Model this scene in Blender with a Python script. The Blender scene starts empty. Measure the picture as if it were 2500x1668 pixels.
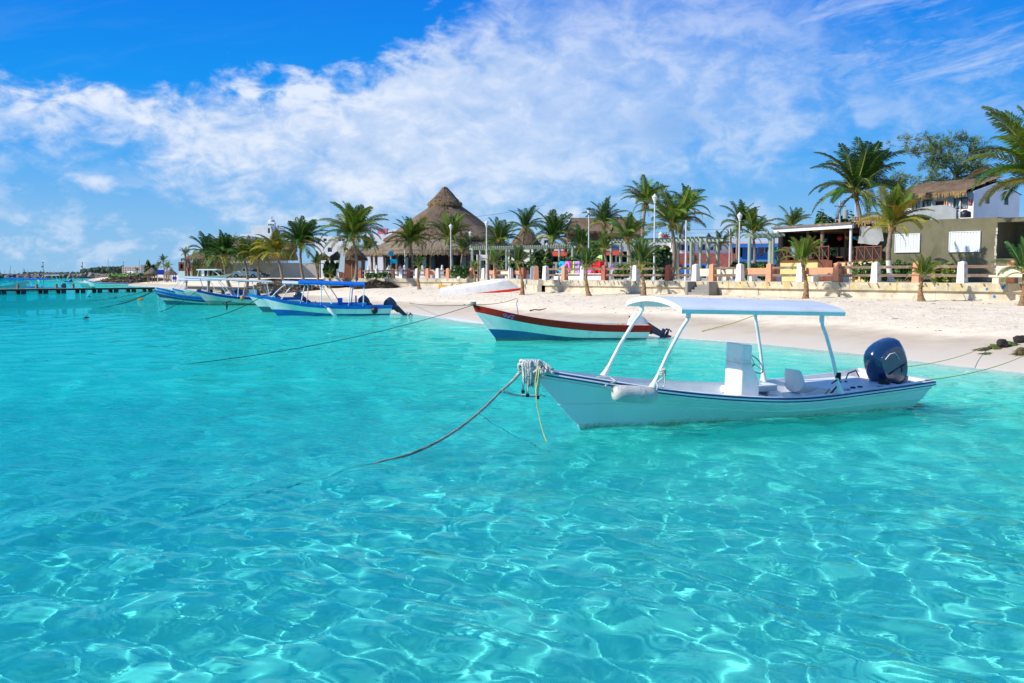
import bpy, bmesh, math, random
import numpy as np
from mathutils import Vector, Matrix, Quaternion, noise as mnoise

SC = bpy.context.scene
COL = SC.collection
R = math.radians

# ------------------------------------------------------------------ camera
CAM_H = 2.6
PITCH = math.atan(164.0 / 2430.0)
FP = 2430.0
cam = bpy.data.cameras.new('camera')
cam_o = bpy.data.objects.new('camera', cam)
COL.objects.link(cam_o)
cam.sensor_width = 36.0
cam.lens = 36.0 * FP / 2500.0
cam.clip_start = 0.1
cam.clip_end = 20000
cam_o.location = (0, 0, CAM_H)
cam_o.rotation_euler = (math.pi / 2 - PITCH, 0, 0)
SC.camera = cam_o

# ------------------------------------------------------------------ sun and sky
SUN_EL = R(36)
SUN_D = Vector((-0.945 * math.cos(SUN_EL), -0.33 * math.cos(SUN_EL), math.sin(SUN_EL))).normalized()
sun = bpy.data.lights.new('sun', 'SUN')
sun.energy = 4.9
sun.angle = R(0.53)
sun.color = (1.0, 0.955, 0.88)
sun.cycles.is_caustics_light = True
sun_o = bpy.data.objects.new('sun', sun)
sun_o.rotation_euler = SUN_D.to_track_quat('Z', 'Y').to_euler()
COL.objects.link(sun_o)
SC.view_settings.view_transform = 'Standard'
SC.view_settings.look = 'None'
SC.view_settings.exposure = 0.12
SC.view_settings.gamma = 1.0
SC.view_settings.use_curve_mapping = False
SC.cycles.max_bounces = 10
SC.cycles.transparent_max_bounces = 8
SC.cycles.use_denoising = True
SC.cycles.caustics_refractive = True
SC.cycles.sample_clamp_indirect = 6.0

world = bpy.data.worlds.new('World')
SC.world = world
world.use_nodes = True


class NT:
    """tiny node-graph helper"""
    def __init__(s, tree):
        s.t = tree

    def n(s, typ, **kw):
        nd = s.t.nodes.new(typ)
        for k, v in kw.items():
            setattr(nd, k, v)
        return nd

    def l(s, a, b):
        s.t.links.new(a, b)

    def put(s, sock, v):
        if isinstance(v, bpy.types.NodeSocket):
            s.l(v, sock)
        elif v is not None:
            sock.default_value = v

    def m(s, op, a, b=None, c=None, clamp=False):
        nd = s.n('ShaderNodeMath', operation=op, use_clamp=clamp)
        s.put(nd.inputs[0], a)
        if b is not None:
            s.put(nd.inputs[1], b)
        if c is not None:
            s.put(nd.inputs[2], c)
        return nd.outputs[0]

    def mr(s, v, a, b, c=0.0, d=1.0, smooth=True):
        nd = s.n('ShaderNodeMapRange')
        nd.interpolation_type = 'SMOOTHSTEP' if smooth else 'LINEAR'
        s.put(nd.inputs[0], v)
        for i, x in enumerate((a, b, c, d)):
            s.put(nd.inputs[i + 1], x)
        return nd.outputs[0]

    def mix(s, f, a, b, blend='MIX'):
        nd = s.n('ShaderNodeMix', data_type='RGBA', blend_type=blend)
        s.put(nd.inputs[0], f)
        s.put(nd.inputs[6], a)
        s.put(nd.inputs[7], b)
        return nd.outputs[2]

    def vec(s, x, y, z):
        nd = s.n('ShaderNodeCombineXYZ')
        for i, v in enumerate((x, y, z)):
            s.put(nd.inputs[i], v)
        return nd.outputs[0]

    def noise(s, v, scale, detail=4, rough=0.55, dist=0.0):
        nd = s.n('ShaderNodeTexNoise')
        s.put(nd.inputs['Vector'], v)
        nd.inputs['Scale'].default_value = scale
        nd.inputs['Detail'].default_value = detail
        nd.inputs['Roughness'].default_value = rough
        nd.inputs['Distortion'].default_value = dist
        return nd.outputs[0]

    def ramp(s, f, stops, interp='LINEAR'):
        nd = s.n('ShaderNodeValToRGB')
        cr = nd.color_ramp
        cr.interpolation = interp
        while len(cr.elements) < len(stops):
            cr.elements.new(0.5)
        for e, (p, c) in zip(cr.elements, stops):
            e.position = p
            e.color = (c, c, c, 1) if isinstance(c, (int, float)) else (c[0], c[1], c[2], 1)
        s.put(nd.inputs[0], f)
        return nd.outputs[0]


def build_sky():
    t = world.node_tree
    t.nodes.clear()
    g = NT(t)
    out = g.n('ShaderNodeOutputWorld')
    bg = g.n('ShaderNodeBackground')
    bg.inputs[1].default_value = 0.12
    g.l(bg.outputs[0], out.inputs[0])
    sky = g.n('ShaderNodeTexSky')
    sky.sky_type = 'NISHITA'
    sky.sun_disc = False
    sky.sun_elevation = SUN_EL
    sky.sun_rotation = math.atan2(SUN_D.x, SUN_D.y)
    sky.dust_density = 0.2
    sky.ozone_density = 4.0
    tc = g.n('ShaderNodeTexCoord')
    sep = g.n('ShaderNodeSeparateXYZ')
    g.l(tc.outputs['Generated'], sep.inputs[0])
    x, y, z = sep.outputs
    hyp = g.m('SQRT', g.m('ADD', g.m('MULTIPLY', x, x), g.m('MULTIPLY', y, y)))
    az = g.m('MULTIPLY', g.m('ARCTAN2', x, y), 57.2958)           # degrees, 0 = +Y
    el = g.m('MULTIPLY', g.m('ARCTAN2', z, hyp), 57.2958)
    grad = g.ramp(g.m('DIVIDE', el, 60.0), [
        (0.0, (0.26, 0.50, 0.76)), (0.05, (0.20, 0.47, 0.80)), (0.10, (0.08, 0.38, 0.84)),
        (0.17, (0.0, 0.275, 0.84)), (0.26, (0.0, 0.19, 0.78)), (0.5, (0.01, 0.17, 0.62)), (1.0, (0.02, 0.15, 0.5))])
    gs = g.n('ShaderNodeVectorMath', operation='SCALE')
    g.l(grad, gs.inputs[0])
    gs.inputs[3].default_value = 1 / 0.12
    base = g.mix(0.96, sky.outputs[0], gs.outputs[0])
    # clouds: warped noise in azimuth / elevation
    u = g.m('DIVIDE', az, 27.2)
    v = g.m('DIVIDE', el, 15.07)
    P = g.vec(g.m('MULTIPLY', az, 0.10), g.m('MULTIPLY', el, 0.16), g.m('MULTIPLY', y, 0.6))
    big = g.noise(P, 1.6, 6, 0.6, 0.3)
    mid = g.noise(P, 4.5, 7, 0.57, 0.4)
    fine = g.noise(P, 11.0, 6, 0.6, 0.2)
    puff = g.m('ADD', g.m('MULTIPLY', mid, 0.78), g.m('MULTIPLY', fine, 0.22))
    pn = g.m('SUBTRACT', puff, 0.5)
    bn = g.m('SUBTRACT', big, 0.5)
    uu = g.m('ADD', g.m('MULTIPLY', u, 0.25), 0.5)                # -2..2 -> 0..1 for the ramps
    def U(px):
        return 0.5 + 0.25 * math.degrees(math.atan((px - 1250) / 2430.0)) / 27.2
    def V(py):
        return (670 - py) / 670.0
    top = g.ramp(uu, [(0.0, V(330)), (U(-600), V(300)), (U(0), V(256)), (U(420), V(250)), (U(860), V(212)),
                      (U(1000), V(120)), (U(1250), V(30)), (U(1500), 1.0), (U(1800), 1.0), (U(2150), V(260)), (U(2500), V(240)), (1.0, V(200))])
    bot = g.ramp(uu, [(0.0, V(380)), (U(-300), V(350)), (U(330), V(335)), (U(430), V(470)), (U(620), V(530)),
                      (U(1100), V(560)), (U(1500), V(500)), (U(2000), V(385)), (U(2500), V(290)), (1.0, V(300))])
    # ragged top, soft bottom
    soft = g.ramp(uu, [(0.0, 0.07), (U(1100), 0.08), (U(1400), 0.36), (1.0, 0.34)])
    ta = g.m('ADD', g.m('SUBTRACT', top, v), g.m('ADD', g.m('MULTIPLY', pn, 0.55), g.m('MULTIPLY', bn, 0.12)))
    mt = g.mr(ta, g.m('MULTIPLY', soft, -1.0), soft)
    ba = g.m('ADD', g.m('SUBTRACT', v, bot), g.m('ADD', g.m('MULTIPLY', pn, 0.7), g.m('MULTIPLY', bn, 0.25)))
    mb = g.mr(ba, -0.16, 0.24)
    dens = g.mr(g.m('ADD', g.m('MULTIPLY', puff, 1.0), g.m('MULTIPLY', big, 0.35)), 0.40, 0.80, 0.40, 1.0)
    solid = g.ramp(uu, [(0.0, 0.2), (U(350), 0.35), (U(700), 0.8), (U(1000), 0.95), (U(1400), 0.95), (U(1900), 0.7), (1.0, 0.3)])
    dens = g.m('MAXIMUM', dens, solid)
    fade = g.ramp(uu, [(0.0, 0.85), (U(0), 0.95), (U(900), 0.92), (U(1200), 0.78), (U(1500), 0.66), (U(1900), 0.52), (U(2500), 0.36), (1.0, 0.4)])
    c1 = g.m('MULTIPLY', g.m('MULTIPLY', mt, mb), g.m('MULTIPLY', dens, fade))
    # streaked high cloud on the right, running up to the right
    s1 = g.m('ADD', g.m('MULTIPLY', az, 0.055), g.m('MULTIPLY', el, 0.10))
    s2 = g.m('SUBTRACT', g.m('MULTIPLY', el, 0.34), g.m('MULTIPLY', az, 0.085))
    PS = g.vec(s1, s2, g.m('MULTIPLY', y, 0.5))
    st = g.noise(PS, 1.5, 8, 0.62, 0.5)
    sf = g.noise(PS, 5.0, 8, 0.66, 0.4)
    stn = g.m('ADD', g.m('MULTIPLY', st, 0.75), g.m('MULTIPLY', sf, 0.25))
    mright = g.ramp(uu, [(0.0, 0.15), (U(900), 0.0), (U(1450), 0.0), (U(1700), 0.8), (1.0, 0.8)])
    mh = g.mr(v, 0.40, 0.66)
    c2 = g.m('MULTIPLY', g.mr(stn, 0.46, 0.64), g.m('MULTIPLY', g.m('MULTIPLY', mright, mh), 0.55))
    # low clouds near the horizon
    low = g.m('MULTIPLY', g.mr(g.m('ADD', big, g.m('MULTIPLY', pn, 0.8)), 0.50, 0.66), g.mr(v, 0.5, 0.12))
    lowm = g.ramp(uu, [(0.0, 0.5), (U(700), 0.45), (U(1100), 0.25), (U(1500), 0.35), (1.0, 0.4)])
    c3 = g.m('MULTIPLY', low, lowm)
    def puffat(px, py, rx, ry, k):
        au = g.m('DIVIDE', g.m('SUBTRACT', u, (px - 1250) / 2430.0 * 57.3 / 27.2 * 0.98), rx / 1250.0)
        av = g.m('DIVIDE', g.m('SUBTRACT', v, V(py)), ry / 670.0)
        d = g.m('SQRT', g.m('ADD', g.m('MULTIPLY', au, au), g.m('MULTIPLY', av, av)))
        return g.m('MULTIPLY', g.mr(g.m('ADD', g.m('SUBTRACT', 1.0, d), g.m('MULTIPLY', pn, 3.4)), 0.0, 1.25), k)
    extra = puffat(262, 455, 85, 38, 0.75)
    for a in ((80, 530, 90, 50, 0.35), (1400, 505, 55, 35, 0.8), (1340, 520, 60, 25, 0.6), (1855, 520, 55, 45, 0.65), (1720, 570, 160, 40, 0.5)):
        extra = g.m('MAXIMUM', extra, puffat(*a))
    other = g.m('MULTIPLY', g.mr(big, 0.5, 0.68), g.mr(v, 1.15, 1.8, 0.0, 0.55))
    cm = g.m('MAXIMUM', g.m('MAXIMUM', c1, c2), g.m('MAXIMUM', g.m('MAXIMUM', c3, extra), other))
    shade = g.ramp(g.m('ADD', puff, g.m('MULTIPLY', bn, 0.4)), [(0.3, (0.42, 0.57, 0.82)), (0.64, (0.76, 0.82, 0.93))])
    greyn = puffat(1640, 310, 130, 70, 1.0)
    shade = g.mix(g.m('MULTIPLY', greyn, 0.7), shade, (0.36, 0.50, 0.74, 1))
    sh = g.n('ShaderNodeVectorMath', operation='SCALE')
    g.l(shade, sh.inputs[0])
    sh.inputs[3].default_value = 1 / 0.12
    fin = g.mix(cm, base, sh.outputs[0])
    g.l(fin, bg.inputs[0])


build_sky()


# ------------------------------------------------------------------ projection helpers (pixels of the photograph -> places)
CP, SP = math.cos(PITCH), math.sin(PITCH)


def ray(px, py):
    u = (px - 1250) / FP
    v = (834 - py) / FP
    return Vector((u, CP + v * SP, -SP + v * CP))


def at(px, py, Y):
    d = ray(px, py)
    k = Y / d.y
    return Vector((d.x * k, Y, CAM_H + d.z * k))


def ground(px, py, z=0.0):
    d = ray(px, py)
    k = (z - CAM_H) / d.z
    return Vector((d.x * k, d.y * k, z))


def xat(px, Y, z=2.0):
    return (px - 1250) / FP * (Y * CP - (z - CAM_H) * SP)


def zat(py, Y):
    return at(1250, py, Y).z


# ------------------------------------------------------------------ materials
MATS = {}


def mat(name, col, rough=0.6, var=0.12, scale=4.0, bump=0.0, bscale=None, metal=0.0, stretch=(1, 1, 1), coat=0.0,
        dirt=None, dirtamt=0.0, dscale=2.0, dstretch=(1, 1, 1), rnd=0.0, trans=0.0, spec=0.5, detail=5):
    if name in MATS:
        return MATS[name]
    m = bpy.data.materials.new(name)
    m.use_nodes = True
    g = NT(m.node_tree)
    b = m.node_tree.nodes['Principled BSDF']
    tc = g.n('ShaderNodeTexCoord').outputs['Object']
    mp = g.n('ShaderNodeMapping')
    g.l(tc, mp.inputs[0])
    mp.inputs['Scale'].default_value = stretch
    nz = g.noise(mp.outputs[0], scale, detail, 0.6)
    hi = tuple(min(1, c * (1 + var)) for c in col) + (1,)
    lo = tuple(c * (1 - var) for c in col) + (1,)
    c = g.mix(g.mr(nz, 0.3, 0.7), lo, hi)
    if dirt:
        mp2 = g.n('ShaderNodeMapping')
        g.l(tc, mp2.inputs[0])
        mp2.inputs['Scale'].default_value = dstretch
        n2 = g.noise(mp2.outputs[0], dscale, 7, 0.65, 0.3)
        c = g.mix(g.m('MULTIPLY', g.mr(n2, 0.5, 0.68), dirtamt), c, tuple(dirt) + (1,))
    if rnd:
        oi = g.n('ShaderNodeObjectInfo').outputs['Random']
        hs = g.n('ShaderNodeHueSaturation')
        g.l(c, hs.inputs['Color'])
        g.l(g.mr(oi, 0, 1, 0.5 - rnd * 0.06, 0.5 + rnd * 0.06, False), hs.inputs['Hue'])
        g.l(g.mr(oi, 0, 1, 1 - rnd * 0.5, 1 + rnd * 0.5, False), hs.inputs['Value'])
        c = hs.outputs[0]
    g.l(c, b.inputs['Base Color'])
    b.inputs['Roughness'].default_value = rough
    b.inputs['Metallic'].default_value = metal
    b.inputs['Specular IOR Level'].default_value = spec
    if coat:
        b.inputs['Coat Weight'].default_value = coat
        b.inputs['Coat Roughness'].default_value = 0.08
    if bump:
        n3 = g.noise(mp.outputs[0], bscale or scale * 4, 5, 0.6)
        bp = g.n('ShaderNodeBump')
        bp.inputs['Strength'].default_value = min(1.0, bump)
        bp.inputs['Distance'].default_value = 0.03
        g.l(n3, bp.inputs['Height'])
        g.l(bp.outputs[0], b.inputs['Normal'])
    if trans:
        tr = g.n('ShaderNodeBsdfTranslucent')
        g.l(c, tr.inputs[0])
        mx = g.n('ShaderNodeMixShader')
        mx.inputs[0].default_value = trans
        g.l(b.outputs[0], mx.inputs[1])
        g.l(tr.outputs[0], mx.inputs[2])
        g.l(mx.outputs[0], m.node_tree.nodes['Material Output'].inputs[0])
    MATS[name] = m
    return m


# ------------------------------------------------------------------ mesh collector
class MB:
    def __init__(s):
        s.v = []
        s.f = []
        s.mi = []

    def add(s, vs, fs, mi=0, M=None):
        o = len(s.v)
        if M is not None:
            vs = [M @ Vector(p) for p in vs]
        s.v.extend([tuple(p) for p in vs])
        s.f.extend([tuple(i + o for i in f) for f in fs])
        s.mi.extend([mi] * len(fs))
        return s

    def box(s, cx, cy, cz, sx, sy, sz, rz=0.0, mi=0, M=None, taper=1.0):
        vs = []
        for dz in (-.5, .5):
            k = taper if dz > 0 else 1.0
            for dx, dy in ((-.5, -.5), (.5, -.5), (.5, .5), (-.5, .5)):
                x, y = dx * sx * k, dy * sy * k
                vs.append((cx + x * math.cos(rz) - y * math.sin(rz), cy + x * math.sin(rz) + y * math.cos(rz), cz + dz * sz))
        return s.add(vs, [(3, 2, 1, 0), (4, 5, 6, 7), (0, 1, 5, 4), (1, 2, 6, 5), (2, 3, 7, 6), (3, 0, 4, 7)], mi, M)

    def cube(s, x0, x1, y0, y1, z0, z1, mi=0, M=None):
        return s.box((x0 + x1) / 2, (y0 + y1) / 2, (z0 + z1) / 2, x1 - x0, y1 - y0, z1 - z0, 0, mi, M)

    def tube(s, pts, r, n=8, mi=0, cap=True, M=None):
        pts = [Vector(p) for p in pts]
        rs = r if isinstance(r, (list, tuple)) else [r] * len(pts)
        vs = []
        up = Vector((0, 0, 1))
        prev = None
        for i, p in enumerate(pts):
            t = (pts[min(i + 1, len(pts) - 1)] - pts[max(i - 1, 0)])
            if t.length < 1e-9:
                t = Vector((0, 0, 1))
            t.normalize()
            if prev is None:
                a = t.cross(up)
                if a.length < 0.05:
                    a = t.cross(Vector((1, 0, 0)))
            else:
                a = prev - t * prev.dot(t)
            a.normalize()
            prev = a
            b = t.cross(a)
            for k in range(n):
                th = 2 * math.pi * k / n
                vs.append(p + (a * math.cos(th) + b * math.sin(th)) * rs[i])
        fs = []
        for i in range(len(pts) - 1):
            for k in range(n):
                k2 = (k + 1) % n
                fs.append((i * n + k, i * n + k2, (i + 1) * n + k2, (i + 1) * n + k))
        if cap:
            fs.append(tuple(range(n - 1, -1, -1)))
            fs.append(tuple((len(pts) - 1) * n + k for k in range(n)))
        return s.add(vs, fs, mi, M)

    def lathe(s, prof, n=16, mi=0, M=None, cx=0, cy=0):
        vs = []
        for (r, z) in prof:
            for k in range(n):
                th = 2 * math.pi * k / n
                vs.append((cx + r * math.cos(th), cy + r * math.sin(th), z))
        fs = []
        for i in range(len(prof) - 1):
            for k in range(n):
                k2 = (k + 1) % n
                fs.append((i * n + k, i * n + k2, (i + 1) * n + k2, (i + 1) * n + k))
        fs.append(tuple(range(n - 1, -1, -1)))
        fs.append(tuple((len(prof) - 1) * n + k for k in range(n)))
        return s.add(vs, fs, mi, M)

    def prism(s, poly, z0, z1, mi=0, M=None):
        """poly: ccw list of (x,y)"""
        n = len(poly)
        vs = [(x, y, z0) for x, y in poly] + [(x, y, z1) for x, y in poly]
        fs = [tuple(range(n - 1, -1, -1)), tuple(range(n, 2 * n))]
        for i in range(n):
            j = (i + 1) % n
            fs.append((i, j, n + j, n + i))
        return s.add(vs, fs, mi, M)

    def side(s, poly, y0, y1, mi=0, M=None):
        """poly in (x,z), extruded along y"""
        n = len(poly)
        vs = [(x, y0, z) for x, z in poly] + [(x, y1, z) for x, z in poly]
        fs = [tuple(range(n)), tuple(range(2 * n - 1, n - 1, -1))]
        for i in range(n):
            j = (i + 1) % n
            fs.append((i, n + i, n + j, j))
        return s.add(vs, fs, mi, M)

    def ico(s, c, r, mi=0, sub=1, jit=0.0, seed=0, sc=(1, 1, 1), M=None):
        bm = bmesh.new()
        bmesh.ops.create_icosphere(bm, subdivisions=sub, radius=1)
        rd = random.Random(seed)
        vs = []
        for v in bm.verts:
            k = r * (1 + jit * (rd.random() - .5) * 2)
            vs.append((c[0] + v.co.x * k * sc[0], c[1] + v.co.y * k * sc[1], c[2] + v.co.z * k * sc[2]))
        fs = [tuple(v.index for v in f.verts) for f in bm.faces]
        bm.free()
        return s.add(vs, fs, mi, M)

    def mesh(s, name, mats, smooth=None):
        me = bpy.data.meshes.new(name)
        me.from_pydata(s.v, [], s.f)
        if not isinstance(mats, (list, tuple)):
            mats = [mats]
        for m in mats:
            me.materials.append(m)
        if len(mats) > 1:
            me.polygons.foreach_set('material_index', s.mi)
        if smooth is not None:
            me.polygons.foreach_set('use_smooth', [True] * len(me.polygons))
            me.set_sharp_from_angle(angle=R(smooth))
        me.update()
        return me

    def build(s, name, mats, parent=None, smooth=None, loc=None, fix=True):
        me = s.mesh(name, mats, smooth)
        if fix:
            bm = bmesh.new()
            bm.from_mesh(me)
            bmesh.ops.recalc_face_normals(bm, faces=bm.faces)
            bm.to_mesh(me)
            bm.free()
        return put(name, me, parent, loc)


def put(name, me, parent=None, loc=None, rot=None, scale=None):
    o = bpy.data.objects.new(name, me)
    COL.objects.link(o)
    if parent is not None:
        o.parent = parent
    if loc is not None:
        o.location = loc
    if rot is not None:
        o.rotation_euler = rot
    if scale is not None:
        o.scale = scale
    return o


def tag(o, label=None, cat=None, group=None, kind=None):
    if label:
        o['label'] = label
    if cat:
        o['category'] = cat
    if group:
        o['group'] = group
    if kind:
        o['kind'] = kind
    return o


def thing(name, label, cat, loc=(0, 0, 0), rz=0.0, group=None, rot=None):
    o = bpy.data.objects.new(name, None)
    o.empty_display_size = 0.2
    COL.objects.link(o)
    o.location = loc
    o.rotation_euler = rot or (0, 0, rz)
    return tag(o, label, cat, group)


def copy_tree(o, parent=None):
    c = o.copy()
    COL.objects.link(c)
    c.parent = parent
    for ch in list(o.children):
        copy_tree(ch, c)
    return c


def catenary(a, b, sag, n=16):
    a, b = Vector(a), Vector(b)
    return [a.lerp(b, i / (n - 1)) + Vector((0, 0, -4 * sag * (i / (n - 1)) * (1 - i / (n - 1)))) for i in range(n)]


def lerp_table(tab, x):
    if x <= tab[0][0]:
        return tab[0][1]
    for (x0, y0), (x1, y1) in zip(tab, tab[1:]):
        if x <= x1:
            k = (x - x0) / (x1 - x0)
            return y0 + (y1 - y0) * k
    return tab[-1][1]


def smooth_table(tab, x):
    """monotone-ish smooth interpolation"""
    xs = [t[0] for t in tab]
    ys = [t[1] for t in tab]
    if x <= xs[0]:
        return ys[0]
    if x >= xs[-1]:
        return ys[-1]
    i = max(k for k in range(len(xs)) if xs[k] <= x)
    i = min(i, len(xs) - 2)
    h = xs[i + 1] - xs[i]
    def sl(k):
        if k == 0:
            return (ys[1] - ys[0]) / (xs[1] - xs[0])
        if k == len(xs) - 1:
            return (ys[-1] - ys[-2]) / (xs[-1] - xs[-2])
        return (ys[k + 1] - ys[k - 1]) / (xs[k + 1] - xs[k - 1])
    t = (x - xs[i]) / h
    m0, m1 = sl(i) * h, sl(i + 1) * h
    return (2 * t**3 - 3 * t**2 + 1) * ys[i] + (t**3 - 2 * t**2 + t) * m0 + (-2 * t**3 + 3 * t**2) * ys[i + 1] + (t**3 - t**2) * m1

# ================================================================== ground, water, wall lines
SHORE_PX = [(2500, 904), (2364, 891), (2209, 873), (2060, 858), (1850, 838), (1653, 823), (1500, 812), (1166, 788), (1100, 777),
            (1003, 765), (945, 763), (800, 748), (640, 730), (500, 714), (384, 701), (313, 697), (197, 689)]
SHORE = [(60, -60), (26, 2), (17.5, 19.0)] + [tuple(ground(x, y)[:2]) for x, y in SHORE_PX] + \
        [tuple(ground(232, 679.5)[:2]), tuple(ground(232, 677.2)[:2]), (-520, 1100), (-1500, 2600), (-4000, 6000)]
WALL_Z = 2.14
SAND_Z = 1.38
# front face line of the sea wall: main run, jog back, left run
WA, WB, WC = Vector((36.5, 34.0)), Vector((12.1, 66.8)), Vector((2.5, 79.0))
WD, WE, WF = Vector((0.6, 103.0)), Vector((-8.0, 112.0)), Vector((-22.5, 119.0))


def sdist(X, Y, poly, sign_left=True):
    """distance to an open polyline; sign by side (land = right-hand side walking from first to last here)"""
    best = np.full(X.shape, 1e18)
    sg = np.ones(X.shape)
    for (x0, y0), (x1, y1) in zip(poly, poly[1:]):
        dx, dy = x1 - x0, y1 - y0
        L2 = dx * dx + dy * dy
        t = np.clip(((X - x0) * dx + (Y - y0) * dy) / L2, 0, 1)
        d = np.hypot(X - (x0 + t * dx), Y - (y0 + t * dy))
        cr = dx * (Y - y0) - dy * (X - x0)
        u = d < best - 1e-9
        best = np.where(u, d, best)
        sg = np.where(u, np.where(cr < 0, 1.0, -1.0), sg)
    return best * sg


def terrain(X, Y):
    X = np.asarray(X, float)
    Y = np.asarray(Y, float)
    d = sdist(X, Y, SHORE)
    wob = 0.7 * np.sin(X * 0.35 + Y * 0.12) + 0.5 * np.sin(X * 0.11 - Y * 0.27 + 1.3)
    dd = d + wob * np.clip(1 - np.abs(d) / 30, 0, 1) * 0.5
    land = SAND_Z * (1 - np.exp(-np.maximum(dd, 0) / 7.5))
    t = np.clip((d - 24) / 26, 0, 1)
    land = land + (2.08 - SAND_Z) * t * t * (3 - 2 * t)
    n = 0.035 * np.sin(X * 1.9 + 1.1 * np.sin(Y * .9)) * np.sin(Y * 1.3 + 2 * np.sin(X * .6))
    land = land + n * np.clip((dd - 4) / 4, 0, 1)
    w = np.maximum(-dd, 0)
    dep = 1.75 * (1 - np.exp(-w / 9.0)) + 2.2 * (1 - np.exp(-np.maximum(w - 14, 0) / 60.0))
    # a shallower sand bank near the jetty the picture is taken from
    dep = dep * (1 - 0.42 * np.exp(-(((X + 1) / 15.0) ** 2 + ((Y - 6) / 10.0) ** 2))) * (1 + 0.25 * np.clip((Y - 18) / 40, 0, 1))
    return np.where(dd >= 0, land, -dep)


def gz(x, y):
    return float(terrain(np.array([x]), np.array([y]))[0])


HY = np.concatenate([np.arange(8, 150, 0.15), np.arange(150, 600, 1.0)])


def hit(px, py):
    """where the ray through a pixel first meets the sand or the sea"""
    d = ray(px, py)
    X_ = d.x / d.y * HY
    Z_ = CAM_H + d.z / d.y * HY
    T_ = np.maximum(terrain(X_, HY), 0.0)
    i = int(np.argmax(Z_ <= T_)) if (Z_ <= T_).any() else len(HY) - 1
    return Vector((float(X_[i]), float(HY[i]), float(T_[i])))


def fan(radii, angles, cx=0.0, cy=0.0):
    rr, aa = np.meshgrid(radii, angles, indexing='ij')
    return cx + rr * np.sin(aa), cy + rr * np.cos(aa)


def grid_obj(name, X, Y, Z, material, attrs=None):
    n, m = X.shape
    me = bpy.data.meshes.new(name)
    me.vertices.add(n * m)
    me.vertices.foreach_set('co', np.stack([X, Y, Z], -1).astype('f').ravel())
    i = np.arange(n * m).reshape(n, m)
    q = np.stack([i[:-1, :-1], i[1:, :-1], i[1:, 1:], i[:-1, 1:]], -1).reshape(-1, 4)
    q = q[:, ::-1]
    me.loops.add(q.size)
    me.loops.foreach_set('vertex_index', q.ravel().astype('i'))
    me.polygons.add(len(q))
    me.polygons.foreach_set('loop_start', (np.arange(len(q)) * 4).astype('i'))
    me.update()
    me.validate()
    me.polygons.foreach_set('use_smooth', np.ones(len(me.polygons), bool))
    if me.polygons[len(me.polygons) // 2].normal.z < 0:
        me.flip_normals()
    for k, (typ, arr) in (attrs or {}).items():
        a = me.attributes.new(k, typ, 'POINT')
        if typ == 'FLOAT_COLOR':
            a.data.foreach_set('color', np.concatenate([arr.reshape(-1, 3), np.ones((n * m, 1))], 1).astype('f').ravel())
        else:
            a.data.foreach_set('value', arr.astype('f').ravel())
    me.materials.append(material)
    o = bpy.data.objects.new(name, me)
    COL.objects.link(o)
    return o


def angles_fan(dense, half, coarse):
    a = np.linspace(-half, half, dense)
    b = np.linspace(half, 2 * math.pi - half, coarse)[1:]
    return np.concatenate([a, b])


# ---- sand and sea floor
def sand_material():
    m = bpy.data.materials.new('sand')
    m.use_nodes = True
    g = NT(m.node_tree)
    b = m.node_tree.nodes['Principled BSDF']
    tc = g.n('ShaderNodeTexCoord').outputs['Object']
    dist = g.n('ShaderNodeAttribute', attribute_name='shore_dist').outputs['Fac']
    wav = g.noise(tc, 0.22, 4, 0.6)
    d2 = g.m('ADD', dist, g.m('MULTIPLY', g.m('SUBTRACT', wav, 0.5), 5.0))
    n1 = g.noise(tc, 1.3, 8, 0.62)
    n2 = g.noise(tc, 7.0, 6, 0.7)
    dry = g.mix(g.mr(g.m('ADD', g.m('MULTIPLY', n1, 0.5), g.m('MULTIPLY', n2, 0.5)), 0.38, 0.62), (0.80, 0.655, 0.465, 1), (0.93, 0.80, 0.60, 1))
    wet = g.mix(g.mr(n1, 0.3, 0.7), (0.53, 0.42, 0.29, 1), (0.62, 0.51, 0.37, 1))
    f = g.mr(d2, 2.6, 4.6)
    c = g.mix(f, wet, dry)
    f2 = g.mr(d2, 0.4, 2.6)
    c = g.mix(f2, (0.66, 0.57, 0.44, 1), c)
    # bits of weed and shell on the dry sand
    mp = g.n('ShaderNodeMapping')
    g.l(tc, mp.inputs[0])
    mp.inputs['Scale'].default_value = (1.0, 1.0, 1.0)
    sp = g.noise(mp.outputs[0], 5.2, 3, 0.75, 1.2)
    pat = g.noise(tc, 0.5, 3, 0.6)
    spk = g.m('MULTIPLY', g.mr(sp, 0.665, 0.70), g.mr(pat, 0.42, 0.62))
    c = g.mix(g.m('MULTIPLY', g.m('MULTIPLY', spk, f), 0.6), c, (0.22, 0.17, 0.11, 1))
    # under water: pale floor with darker patches of weed
    und = g.mr(dist, -0.2, -2.0)
    pn = g.noise(tc, 0.16, 5, 0.55, 0.4)
    fl = g.mix(g.m('MULTIPLY', g.mr(pn, 0.54, 0.72), 0.30), (0.92, 0.86, 0.72, 1), (0.56, 0.60, 0.46, 1))
    c = g.mix(und, c, fl)
    g.l(c, b.inputs['Base Color'])
    g.l(g.mr(d2, 0.5, 4.0, 0.55, 0.95), b.inputs['Roughness'])
    b.inputs['Specular IOR Level'].default_value = 0.2
    bp = g.n('ShaderNodeBump')
    bp.inputs['Distance'].default_value = 0.13
    foot = g.noise(tc, 3.2, 5, 0.6, 0.6)
    g.l(g.m('MULTIPLY', g.m('ADD', foot, g.m('MULTIPLY', n2, 0.4)), g.mr(d2, 3.5, 6.5)), bp.inputs['Height'])
    bp.inputs['Strength'].default_value = 0.8
    g.l(bp.outputs[0], b.inputs['Normal'])
    return m


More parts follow.
